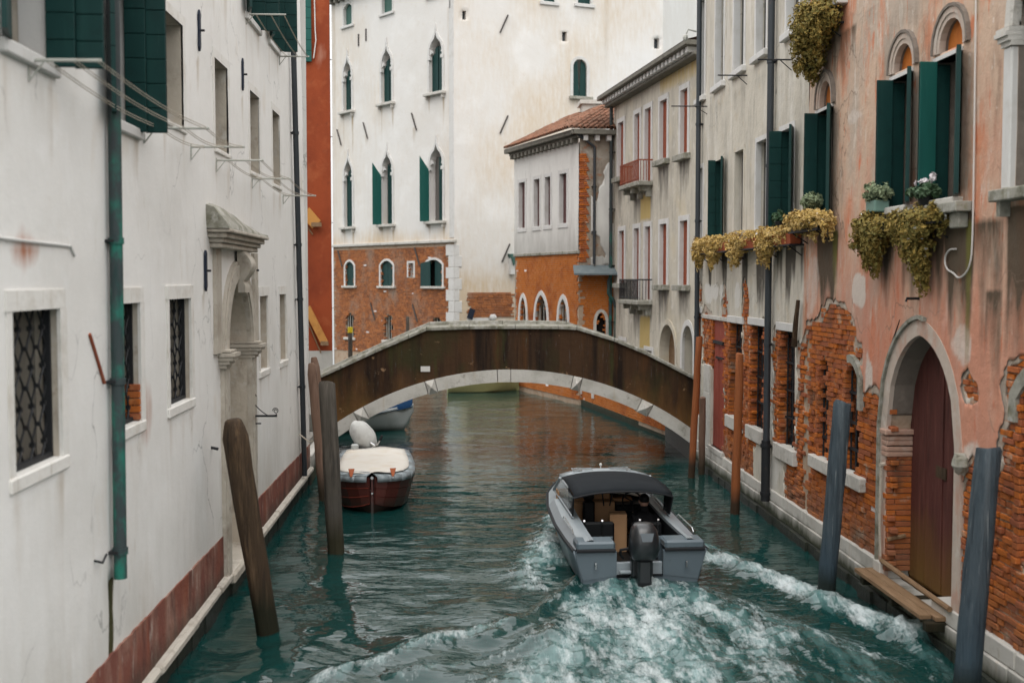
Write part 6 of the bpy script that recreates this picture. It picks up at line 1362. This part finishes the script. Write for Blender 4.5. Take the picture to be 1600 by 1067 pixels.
for x in (-.62, -.33, .28, .58): mb = MB(); mb.tube([(x, 1.44, .62), (x, 1.40, .64)], .016, 8); mb.tube([(x, 1.42, .62), (x, 1.42, .15)], .006, 5); mb.build('canopy_strap', M['steel'], mbt, local=True)
# windscreen and canopy
def ws(y): return interp(st, y)
can = []
for y, z, hw in ((1.30, 1.03, .80), (1.38, 1.08, .80), (1.9, 1.11, .80), (2.5, 1.11, .79), (3.05, 1.06, .76)):
    can.append([(hw * x, y + .05 * x * x, z + .10 * (1 - abs(x) ** 2.4)) for x in [-1 + i / 6 for i in range(13)]])
mb = MB(); mb.loft(can, closed=False); o = mb.build('canopy', M['canvas'], mbt, local=True, recalc=False); smooth_by_angle(o, 60); o.modifiers.new('thick', 'SOLIDIFY').thickness = .02
mb = MB()
for i in (0, 2): mb.tube([(p[0], p[1], p[2] - .015) for p in can[i]], .014, 6)
for s in (-1, 1): mb.tube([(s * .80, 1.33, 1.03), (s * .79, 1.55, .66)], .014, 6); mb.tube([(s * .79, 1.95, 1.09), (s * .78, 1.6, .66)], .012, 6); mb.tube([(s * .12 - .1, 2.2, 1.15), (s * .05 - .1, 2.3, .7)], .012, 6)
mb.build('canopy_frame', M['rub'], mbt, local=True)
for s in (-1, 1):
    mb = MB(); mb.add([(s * .80, 1.40, 1.02), (s * .78, 3.0, 1.05), (s * .82, 3.45, .78), (s * .78, 1.85, .68)], [(0, 1, 2, 3)]); o = mb.build('side_window', M['perspex'], mbt, local=True); o.modifiers.new('thick', 'SOLIDIFY').thickness = .006
    mb = MB(); mb.add([(s * .80, 1.33, 1.03), (s * .805, 1.95, 1.08), (s * .79, 1.95, .68), (s * .79, 1.55, .67)], [(0, 1, 2, 3)]); o = mb.build('side_curtain', M['canvas'], mbt, local=True); o.modifiers.new('thick', 'SOLIDIFY').thickness = .008
    mb = MB(); mb.tube([(s * .79, 3.02, 1.06), (s * .84, 3.5, .76)], .025, 6); mb.tube([(s * .79, 1.5, .68), (s * .83, 3.5, .76)], .018, 6); mb.build('window_frame', M['boatL'], mbt, local=True)
mb = MB(); rows = []
for y, z, hw in ((3.0, 1.08, .77), (3.25, 1.07, .76), (3.5, 1.04, .74), (3.65, .99, .72)): rows.append([(hw * x, y, z + .10 * (1 - abs(x) ** 2.4)) for x in [-1 + i / 4 for i in range(9)]])
mb.loft(rows, closed=False); o = mb.build('hard_top', M['boatL'], mbt, local=True, recalc=False); smooth_by_angle(o, 40); o.modifiers.new('thick', 'SOLIDIFY').thickness = .03
for x in (-.36, .30): mb = MB(); mb.cbox(x - .2, x + .16, 3.05, 3.32, 1.155, 1.18, .008); mb.build('roof_hatch', M['perspex'], mbt, local=True)
mb = MB(); mb.tube([(0, 3.5, 1.1), (0, 3.5, 1.18)], .01, 6); mb.blob((0, 3.5, 1.20), (.025, .025, .03), 8, 6); mb.build('stern_light', M['white'], mbt, local=True)
mb = MB(); mb.add([(-.72, 3.64, 1.0), (.72, 3.64, 1.0), (.7, 4.05, .84), (-.7, 4.05, .84)], [(0, 1, 2, 3)]); o = mb.build('windscreen', M['perspex'], mbt, local=True); o.modifiers.new('thick', 'SOLIDIFY').thickness = .006
mb = MB(); mb.tube([(-.93, .5, .63), (-.93, .6, .68), (-.93, 1.5, .70), (-.93, 1.6, .65)], .01, 6); mb.tube([(.93, .5, .63), (.93, .6, .68), (.93, 1.5, .70), (.93, 1.6, .65)], .01, 6); mb.build('grab_rail', M['steel'], mbt, local=True)
# cargo and helmsman
def inboat(x, y, z): return tuple(mbt.matrix_basis @ Vector((x, y, z)))
bpy.context.view_layer.update()
BX = [(.02, 1.95, .03, .28, .30, .62, 'brown cardboard box standing upright amidships beside the helmsman'), (-.55, 2.75, .03, .45, .40, .66, 'brown cardboard box stowed forward on the left under the boat canopy'), (-.08, 2.85, .03, .40, .38, .66, 'brown cardboard box stowed forward in the middle under the boat canopy'), (.28, 3.05, .03, .34, .34, .68, 'brown cardboard box on the dashboard side ahead of the helmsman'), (-.38, 3.12, .03, .9, .3, .80, 'long pale cardboard box lying across under the windscreen')]
for x, y, z, w_, d_, h_, lb in BX:
    c = inboat(x, y, z); t = thing('cardboard_box', lb, 'box', c, 'cardboard boxes carried in the motorboat', R(rnd(-4, 8)))
    mb = MB(); mb.cbox(-w_ / 2, w_ / 2, -d_ / 2, d_ / 2, 0, h_, .006); mb.build('carton', M['card'], t, local=True); mb = MB(); mb.box(-w_ / 2 - .001, w_ / 2 + .001, -.03, .03, h_ - .05, h_ + .002); mb.build('tape', M['plank'], t, local=True)
pt = thing('person', 'helmsman in black jacket and cap sitting at the wheel, seen from behind', 'person', inboat(.46, 1.80, .12), None, R(2.5))
def skin_body(name, V, E, mat, parent, sub=2):
    me = bpy.data.meshes.new(name); me.from_pydata([v[:3] for v in V], E, []); ob = bpy.data.objects.new(name, me); scene.collection.objects.link(ob); ob.parent = parent
    ob.modifiers.new('skin', 'SKIN').use_smooth_shade = True
    for i, v in enumerate(V): me.skin_vertices[0].data[i].radius = (v[3], v[4] if len(v) > 4 else v[3])
    me.skin_vertices[0].data[0].use_root = True
    s = ob.modifiers.new('sub', 'SUBSURF'); s.levels = s.render_levels = sub; me.materials.append(mat); return ob
V = [(0, 0, .02, .17, .12), (0, .02, .22, .165, .115), (0, .05, .40, .18, .12), (0, .08, .53, .09, .08), (0, .11, .60, .058), (0, .13, .67, .062),
     (-.19, .08, .47, .07), (-.27, .20, .28, .052), (-.16, .45, .36, .038), (-.10, .53, .40, .034), (.19, .08, .47, .07), (.26, .22, .28, .052), (.12, .46, .36, .038), (.06, .53, .42, .034),
     (-.10, .20, .01, .085), (-.12, .46, -.02, .065), (-.12, .50, -.24, .05), (.10, .20, .01, .085), (.12, .46, -.02, .065), (.12, .50, -.24, .05)]
E_ = [(0, 1), (1, 2), (2, 3), (3, 4), (4, 5), (2, 6), (6, 7), (7, 8), (8, 9), (2, 10), (10, 11), (11, 12), (12, 13), (0, 14), (14, 15), (15, 16), (0, 17), (17, 18), (18, 19)]
body = skin_body('body', V, E_, M['cloth'], pt)
mb = MB(); mb.blob((0, .14, .72), (.078, .098, .115), 14, 10, lambda p: (p[0] * (1 - .15 * max(0, (.68 - p[2]) / .1)) if p[2] < .68 else p[0], p[1] + (.012 if abs(p[0]) < .02 and p[1] > .2 and abs(p[2] - .71) < .03 else 0), p[2]))
hd = mb.build('head', M['skin'], pt, smooth=True, local=True)
mb = MB()
for s in (-1, 1): mb.blob((s * .079, .14, .715), (.012, .022, .03), 8, 6)
mb.blob((0, .242, .705), (.013, .02, .022), 6, 5); mb.build('ears_and_nose', M['skin'], hd, smooth=True, local=True)
mb = MB(); mb.blob((0, .132, .755), (.088, .106, .092), 14, 8); mb.cbox(-.06, .06, .22, .30, .76, .775, .005); mb.build('cap', M['vinyl'], pt, smooth=True, local=True)
for s in (-1, 1):
    for k in range(4):
        f_ = skin_body('finger' if False else 'hand', [(s * .10 if s < 0 else .06, .53, .41, .026), ((s * .10 if s < 0 else .06) + .004 * s, .575, .425 + .014 * (1.5 - k), .010), ((s * .10 if s < 0 else .06) - .012 * s, .60, .405 + .014 * (1.5 - k), .009)], [(0, 1), (1, 2)], M['skin'], pt, 1) if k == 0 else skin_body('finger', [((s * .10 if s < 0 else .06), .545, .41 + .016 * (1.5 - k), .010), ((s * .10 if s < 0 else .06) + .004 * s, .58, .425 + .016 * (1.5 - k), .009), ((s * .10 if s < 0 else .06) - .012 * s, .60, .405 + .016 * (1.5 - k), .008)], [(0, 1), (1, 2)], M['skin'], pt, 1)

# moored red boat, bow towards the viewer
rb = thing('moored_boat', 'dark red planked boat moored on the left under a cream canvas cover', 'boat', (-1.62, 22.15, 0), None, R(3))
rs_ = [(0, .05, .70, .03, .25, -.1), (.06, .28, .70, .18, .2, -.14), (.22, .52, .69, .38, .15, -.2), (.55, .70, .67, .55, .1, -.25), (1.1, .79, .64, .64, .08, -.26), (2.2, .80, .60, .66, .06, -.26), (3.3, .76, .58, .62, .06, -.24), (4.2, .70, .58, .56, .07, -.2)]
HR = hull(rs_); mb = MB(); mb.loft(HR, closed=False); o = mb.build('hull', M['redhull'], rb, local=True, recalc=False); smooth_by_angle(o, 40)
for s in (0, 1):                                       # overlapping strakes
    for k, (f0, f1) in enumerate(((.0, .33), (.35, .66), (.68, 1.0))):
        mb = MB(); ra, rb_ = [], []
        for y, b, zg, c, zc, kz in rs_:
            def pt_(f): return ((b * (1 - f) + c * f + .028 - .012 * f) * (1 if s else -1), y - .02 * (1 if y < .5 else 0), zg * (1 - f) + zc * f - .06)
            ra.append(pt_(f0)); rb_.append(pt_(f1))
        strip(mb, ra, rb_); pl = mb.build('strake', M['redhull'], rb, local=True, recalc=False); pl.modifiers.new('thick', 'SOLIDIFY').thickness = .02
        m = MB(); m.tube([(p[0] * 1.006, p[1] - .006, p[2]) for p in rb_], .009, 5); m.build('edge_line', M['redstripe'], pl, local=True)
mb = MB(); mb.poly([(p[0], p[1], p[2]) for p in HR[-1]]); mb.build('transom', M['redhull'], rb, local=True)
mb = MB(); oi, oo = [], []
for s in (-1, 1):
    mb = MB(); A = [(s * (b + .05), y - (.06 if y < .3 else 0), zg + .02) for y, b, zg, *_ in rs_]; B = [(s * (b + .06), y - (.07 if y < .3 else 0), zg - .09) for y, b, zg, *_ in rs_]; C = [(s * max(0, b - .16), y + (.16 if y < .3 else 0), zg + .06) for y, b, zg, *_ in rs_]
    strip(mb, B, A); strip(mb, A, C); o = mb.build('gunwale', M['alu'], rb, local=True, recalc=False); o.modifiers.new('thick', 'SOLIDIFY').thickness = .015; smooth_by_angle(o, 50)
mb = MB(); mb.prism([(-.06, .0)] * 0 + [(-.022, -.1), (.022, -.1), (.022, .66), (-.022, .66)], -.03, .05); o = mb.build('stem', M['redhull'], rb, local=True)
mb = MB(); mb.tube([(0, -.06, .70), (0, -.1, .70)], .03, 8); mb.tube([(0, -.045, .40), (0, -.085, .40)], .02, 8)
mb.build('bow_ring', M['steel'], rb, local=True)
mb = MB(); rows = []
for i in range(11):
    y = .10 + 3.9 * i / 10; q = interp(rs_, y); hw = max(.12, q[1] - .07)
    if i == 0: hw = .36
    rows.append([(hw * x, y, q[2] + .075 + .045 * (1 - x * x) * min(1, (i + .3) / 2.2) + .025 * math.sin(i * 1.3 + x * 4) * (1 - abs(x))) for x in [-1 + k / 6 for k in range(13)]])
mb.loft(rows, closed=False); o = mb.build('canvas_cover', M['tarp'], rb, local=True, recalc=False); smooth_by_angle(o, 60); o.modifiers.new('thick', 'SOLIDIFY').thickness = .01
for x in (-.40, .40): mb = MB(); mb.add([(x - .06, .18, .84), (x + .06, .20, .84), (x + .02, -.02, .72), (x - .02, -.02, .72)], [(0, 1, 2, 3)]); m_ = mb.build('strap', M['leather'], rb, local=True); m_.modifiers.new('thick', 'SOLIDIFY').thickness = .012; mb = MB(); mb.tube([(x, -.03, .70), (x, -.055, .70)], .02, 8); mb.build('buckle', M['steel'], m_, local=True)
mb = MB(); c = (-.28, 4.25, .93)
def fn(p):
    x, y, z = p[0] - c[0], p[1] - c[1], p[2] - c[2]; t = .62; y2, z2 = y, z; x2 = x * math.cos(t) - z * math.sin(t) * 1; z2 = x * math.sin(t) + z * math.cos(t)
    k = 1 + .04 * math.sin(9 * math.atan2(z, x) + y * 6); return (c[0] + x2 * k, c[1] + y2 * k, c[2] + z2 * k)
mb.blob(c, (.26, .27, .40), 20, 12, fn); om = mb.build('covered_outboard', M['cover'], rb, local=True, smooth=True)
mb = MB(); mb.tube([(-.12, 4.0, .80), (.0, 3.98, .72)], .025, 6); mb.tube([(-.02, 4.05, .62), (.12, 3.95, .92)], .022, 6); mb.cbox(-.12, .06, 4.1, 4.3, .4, .74, .02); mb.tube([(-.15, 4.0, .66), (.06, 3.96, .78)], .018, 6); mb.build('motor_bracket', M['steel'], om, local=True)
mb = MB(); mb.tube([(.10, 3.96, .86), (.15, 3.94, .97)], .03, 8); mb.build('tiller', M['rub'], om, local=True); mb = MB(); mb.cbox(-.55, -.38, 3.95, 4.1, .62, .78, .03); mb.build('fender', M['whull'], rb, local=True)

# white boat under the left of the arch, bow to the right
wb = thing('moored_boat', 'off white boat with a navy blue cover under the left of the arch', 'boat', (-4.9, 34.6, 0), None, R(-92))
ws_ = [(0, .9, .56, .7, .08, -.2), (1.5, .92, .57, .7, .08, -.22), (2.3, .75, .62, .5, .10, -.2), (2.9, .42, .68, .22, .12, -.1), (3.3, .06, .74, .02, .14, -.05), (3.62, .03, .80, .01, .70, .6)]
mb = MB(); mb.loft(hull(ws_), closed=False); o = mb.build('hull', M['whull'], wb, local=True, recalc=False); smooth_by_angle(o, 40); o.modifiers.new('thick', 'SOLIDIFY').thickness = .03
mb = MB(); rows = []
for i in range(9):
    y = 3.6 * i / 8; q = interp(ws_, min(y, 3.6)); rows.append([((q[1] + .03) * x, y, q[2] + .10 + .16 * (1 - x * x) - (.20 if abs(x) == 1 else 0)) for x in (-1, -.97, -.6, 0, .6, .97, 1)])
mb.loft(rows, closed=False); o = mb.build('boat_cover', M['bluetarp'], wb, local=True, recalc=False); smooth_by_angle(o, 40)
mb = MB()
for s in (-1, 1): mb.tube([(s * (q[1] + .02), q[0], q[2] - .06) for q in ws_], .025, 6)
mb.build('rub_rail', M['boatL'], wb, local=True)
# olive boat beyond the arch
yb = thing('moored_boat', 'olive yellow covered boat lying across the canal beyond the arch', 'boat', (-.35, 46.6, 0), None, R(-88))
ys_ = [(0, .95, .52, .8, .05, -.2), (1.4, .95, .54, .78, .05, -.22), (2.2, .70, .60, .45, .10, -.2), (2.8, .30, .68, .12, .2, -.1), (3.15, .05, .74, .02, .3, 0)]
mb = MB(); mb.loft(hull(ys_), closed=False); o = mb.build('hull', M['yel'], yb, local=True, recalc=False); smooth_by_angle(o, 25); o.modifiers.new('thick', 'SOLIDIFY').thickness = .03
mb = MB(); rows = []
for i in range(9):
    y = 3.12 * i / 8; q = interp(ys_, y); rows.append([(q[1] * x, y, q[2] + .22 * (1 - abs(x)) + .01) for x in (-1, -.5, 0, .5, 1)])
mb.loft(rows, closed=False); mb.build('boat_cover', M['yel'], yb, local=True, recalc=False)
mb = MB()
for s in (-1, 1): mb.tube([(s * (q[1] + .015), q[0], q[2]) for q in ys_], .02, 6)
mb.build('rub_rail', M['sedumY'] if False else M['moss'], yb, local=True)

# ================================================================ plants
def leaves(parent, mat, blobs, n, size, name='foliage', droop=.0, flat=.5, clump=0):
    """leaf-sized faces through uneven volumes; blobs: (centre, radii, weight)"""
    mb = MB(); tot = sum(b[2] for b in blobs); rs = random.Random(len(ORG) + n)
    for c, r, w_ in blobs:
        subs = [Vector((rs.gauss(0, .55), rs.gauss(0, .55), rs.gauss(0, .55))) for _ in range(max(6, clump))]
        for _ in range(int(n * w_ / tot)):
            if clump and rs.random() < .75: q = rs.choice(subs) + Vector((rs.gauss(0, .16), rs.gauss(0, .16), rs.gauss(0, .16)))
            else: q = Vector((rs.gauss(0, 1), rs.gauss(0, 1), rs.gauss(0, 1))).normalized() * rs.uniform(.45, 1.0)
            if q.length > 1.12: q = q.normalized() * rs.uniform(.7, 1.1)
            p = Vector((c[0] + q.x * r[0], c[1] + q.y * r[1], c[2] + q.z * r[2])); d = Vector((q.x, q.y, q.z + .3)).normalized() + Vector((rs.gauss(0, .45), rs.gauss(0, .45), rs.gauss(0, .45)))
            d.normalize(); a = d.orthogonal().normalized(); a = (a * math.cos(rs.uniform(0, 6.28)) + d.cross(a) * math.sin(rs.uniform(0, 6.28))).normalized(); b = d.cross(a); s = size * rs.choice((rs.uniform(.5, .9), rs.uniform(.8, 1.3), rs.uniform(1.1, 1.9))); k = s * flat
            mb.v += [tuple(p - a * s), tuple(p + b * k + d * s * .25), tuple(p + a * s), tuple(p - b * k + d * s * .25)]; i = len(mb.v); mb.f.append((i - 4, i - 3, i - 2, i - 1))
    return mb.build(name, mat, parent, kind='stuff', recalc=False)
def wp(u, n, z): return RW(u, n, z)
def trailing(label, loc, blobs, n, mat, size=.026, group=None, box=None, boxmat=None):
    t = thing('trailing_plant' if not box else 'flower_box', label, 'plant', loc, group)
    extra = []
    for c_, r_, w_ in list(blobs):
        for _ in range(5):
            f_ = rnd(-.9, .9); extra.append(((c_[0] + rnd(-.6, .6) * r_[0], c_[1] + f_ * r_[1], c_[2] - r_[2] * rnd(.8, 1.25)), (.035, .05, rnd(.07, .16)), .035))
        for _ in range(4): extra.append(((c_[0] + rnd(-1, .2) * r_[0], c_[1] + rnd(-1.1, 1.1) * r_[1], c_[2] + rnd(-.2, 1.1) * r_[2]), (.05, .07, .06), .03))
    blobs = blobs + extra
    leaves(t, mat, [(c_, (r_[0] * 1.2, r_[1] * 1.18, r_[2] * 1.22), w_) for c_, r_, w_ in blobs], int(n * 1.7), size, clump=34)
    if box:
        u0, u1, n0, n1, z0, z1 = box; m = MB(RW); s = .02
        m.add([(u0 + s, n0 + s, z0), (u1 - s, n0 + s, z0), (u1 - s, n1 - s, z0), (u0 + s, n1 - s, z0), (u0, n0, z1), (u1, n0, z1), (u1, n1, z1), (u0, n1, z1), (u0 + .02, n0 + .02, z1), (u1 - .02, n0 + .02, z1), (u1 - .02, n1 - .02, z1), (u0 + .02, n1 - .02, z1), (u0 + .02, n0 + .02, z1 - .03), (u1 - .02, n0 + .02, z1 - .03), (u1 - .02, n1 - .02, z1 - .03), (u0 + .02, n1 - .02, z1 - .03)],
              [(3, 2, 1, 0), (0, 1, 5, 4), (1, 2, 6, 5), (2, 3, 7, 6), (3, 0, 4, 7), (4, 5, 9, 8), (5, 6, 10, 9), (6, 7, 11, 10), (7, 4, 8, 11), (8, 9, 13, 12), (9, 10, 14, 13), (10, 11, 15, 14), (11, 8, 12, 15), (12, 13, 14, 15)]); m.build('planter', boxmat or M['terra'], t)
        m = MB(RW); m.box(u0 - .05, u1 + .05, 0, n1 + .02, z0 - .03, z0 - .005)
        for u in (u0 + .1, u1 - .1): m.tube([(u, 0, z0 - .2), (u, n1, z0 - .02)], .01, 4)
        m.build('shelf', M['iron'], t)
    return t
GP = 'flower boxes under the windows of the right bank houses'
def bx(u0, u1, zc=5.22): return (u0, u1, .03, .24, zc - .11, zc + .07)
FB = [('yellow green flower box farthest along the grey house, by the far drainpipe', 25.6, 26.9), ('full yellow green flower box second along from the far drainpipe', 24.0, 25.4), ('bushy flower box with a terracotta trough between the two narrow grey windows', 21.6, 23.5), ('flower box with a terracotta trough under the folded green shutter', 19.35, 21.1)]
for lb, u0, u1 in FB:
    uc = u0 * .42 + u1 * .58; hw = (u1 - u0) * .5
    trailing(lb, wp(uc, .14, 5.15), [(wp(uc + hw * .2, .18, 5.30), (.20, hw * .78, .14), 1.0), (wp(uc + hw * .45, .24, 5.14), (.14, hw * .5, .17), .8), (wp(u1 - .15, .22, 5.02), (.12, .22, .16), .3), (wp(u0 + .3, .15, 5.34), (.14, .3, .09), .35)], 2600, M['sedumY'], .026, GP, bx(u0, u1), M['terra'])
trailing('low sprawling yellow green plant box under the shuttered window where grey meets pink', wp(18.4, .15, 5.4), [(wp(18.5, .2, 5.46), (.22, .72, .13), 1.2), (wp(17.95, .2, 5.42), (.18, .45, .15), .7), (wp(19.1, .16, 5.47), (.14, .3, .10), .3)], 3000, M['sedumY'], .026, GP, (17.75, 19.2, .04, .28, 5.30, 5.42), M['potdark'])
trailing('rounded orange green trailing plant, left of the two below the pink house windows', wp(16.2, .2, 5.2), [(wp(15.5, .22, 5.18), (.22, .46, .20), 1.3), (wp(15.6, .20, 4.96), (.17, .32, .18), .8), (wp(15.65, .16, 4.80), (.10, .16, .13), .25)], 3600, M['sedum'], .024, GP, (15.1, 16.0, .04, .24, 5.18, 5.34), M['potdark'])
trailing('long orange green trailing plant tapering to a tip above the pointed door', wp(14.6, .2, 5.2), [(wp(14.1, .22, 5.20), (.22, .54, .18), 1.3), (wp(14.15, .20, 4.98), (.18, .36, .20), .9), (wp(14.1, .16, 4.76), (.12, .20, .18), .4), (wp(14.1, .10, 4.58), (.06, .10, .13), .1), (wp(13.6, .18, 5.28), (.14, .26, .08), .25)], 4400, M['sedum'], .024, GP, (13.5, 14.6, .04, .24, 5.2, 5.34), M['potdark'])
trailing('large orange green plant hanging from the topmost window at the grey and pink joint', wp(18.2, .25, 8.5), [(wp(17.95, .34, 8.50), (.30, .54, .28), 1.6), (wp(18.2, .30, 8.20), (.24, .36, .28), 1.0), (wp(18.35, .20, 7.95), (.15, .22, .2), .4), (wp(17.6, .28, 8.56), (.22, .36, .2), .6)], 6400, M['sedum'], .027, GP, (17.5, 19.0, .04, .28, 8.42, 8.6), M['potdark'])
f = rframe(RW, 17.5, 18.6, 8.75, 10.2, pk, .1, .03); m = MB(RW); m.box(17.5, 18.6, .02, .05, 8.75, 10.2); m.build('shutter', M['green2'], f); sill(RW, 17.3, 18.8, 8.75, f, M['frame'], .16, .1)
def pot(label, u, n, z, r, h, mat, blobs, n_, lm, size, fl=None):
    t = thing('potted_plant', label, 'potted plant', wp(u, n, z), 'potted plants on the window sills'); c = wp(u, n, z); m = MB()
    if mat is M['paleg']:
        m2 = MB(RW); m2.cbox(u - r * 1.3, u + r * 1.3, n - r * .8, n + r * .8, z, z + h, .015); m2.build('planter', mat, t)
    else:
        rr = [[(c[0] + q * math.cos(k * math.pi / 6), c[1] + q * math.sin(k * math.pi / 6), z + zz) for k in range(12)] for zz, q in ((0, r * .75), (h * .85, r), (h * .86, r * 1.1), (h, r * 1.1))]; m.loft(rr); smooth_by_angle(m.build('pot', mat, t))
    leaves(t, lm, [((c[0] + b[0], c[1] + b[1], z + b[2]), b[3], b[4]) for b in blobs], n_, size, clump=22)
    if fl: leaves(t, M['petal'], [((c[0] + b[0], c[1] + b[1], z + b[2]), b[3], b[4]) for b in fl], 260, .022, 'blossom', flat=.8)
pot('silvery shrub pot standing by the half open shutter above the sprawling box', 18.55, .12, 5.47, .10, .16, M['paleg'], [(0, 0, .30, (.16, .26, .14), 1)], 1100, M['silver'], .024)
pot('variegated light green shrub in a pale green planter on the pink house sill', 15.5, .16, 5.41, .13, .16, M['paleg'], [(0, 0, .28, (.18, .28, .17), 1)], 1700, M['silver'], .024)
pot('dark potted cyclamen with white and pink flowers on the stone shelf', 13.95, .14, 5.38, .10, .16, M['potdark'], [(0, .06, .20, (.16, .30, .09), 1)], 900, M['leafG'], .032, [(0, .08, .32, (.08, .16, .05), 1), (0, -.22, .36, (.03, .05, .05), .4)])
pot('spiky green grass pot in front of the folded green shutter', 20.5, .1, 5.44, .08, .10, M['potdark'], [(0, .1, .16, (.08, .3, .12), 1)], 240, M['leafG'], .05)

# ================================================================ water door landing, ropes
ls = thing('landing_plank', 'worn brown landing planks below the pointed water door with an iron bar behind', 'landing', (5.6, 14.5, .4))
for i in range(2): m = MB(RW); m.cbox(13.35 + .1 * i, 15.78 - .03 * i, .02 + .15 * i, .162 + .15 * i, .40 + rnd(-.006, .006), .46, .008, .004); m.build('plank', M['plank'], ls)
for u in (13.4, 14.5, 15.55): m = MB(RW); m.cbox(u - .06, u + .06, -.3, .28, .28, .396, .01); m.build('bearer', M['wood'], ls)
m = MB(RW); m.tube([(15.5, .02, .62), (13.2, .06, .60)], .035, 8); m.tube([(15.35, .0, .95), (15.35, -.25, 1.0)], .03, 6); m.build('iron_bar', M['plank'], ls)
m = MB(RW)
for s in (-.02, .02): m.tube([(15.5, .05, 1.95), (15.48 + s, .06, 1.9), (15.47 + s, .07, 1.2), (15.45 + s, .06, .70)], .010, 5)
m.tube([(15.5, -.05, 1.97), (15.46, .08, 1.96)], .03, 6); tag(m.build('mooring_rope', M['rope']), 'thin twin mooring ropes hanging on the left brick jamb of the water door', 'rope')
m = MB(RW)
for s in (0, .06, .11): m.tube([(13.75 - s, -.30, 1.65 - s), (13.72 - s, -.29, 1.2), (13.70 - s * .6, -.29, .62)], .009, 5)
m.blob((13.68, -.27, .72), (.05, .03, .08), 7, 5); tag(m.build('hanging_rope', M['beam']), 'frayed yellow ropes hanging down the right side of the brown door', 'rope')
m = MB(RW); m.tube([(13.78, -.31, 1.75), (13.75, -.27, 1.68), (13.74, -.3, 1.5)], .03, 6); m.build('door_knob', M['iron'], dl)
# antenna-like lamp on the grey house corner
t = MB(RW); t.tube([(28.05, .05, 10.5), (28.05, .25, 10.55), (28.05, .3, 10.45)], .02, 6); t.blob((28.05, .32, 10.35), (.07, .07, .09), 8, 6); t.build('wall_lamp', M['rod'], gy)
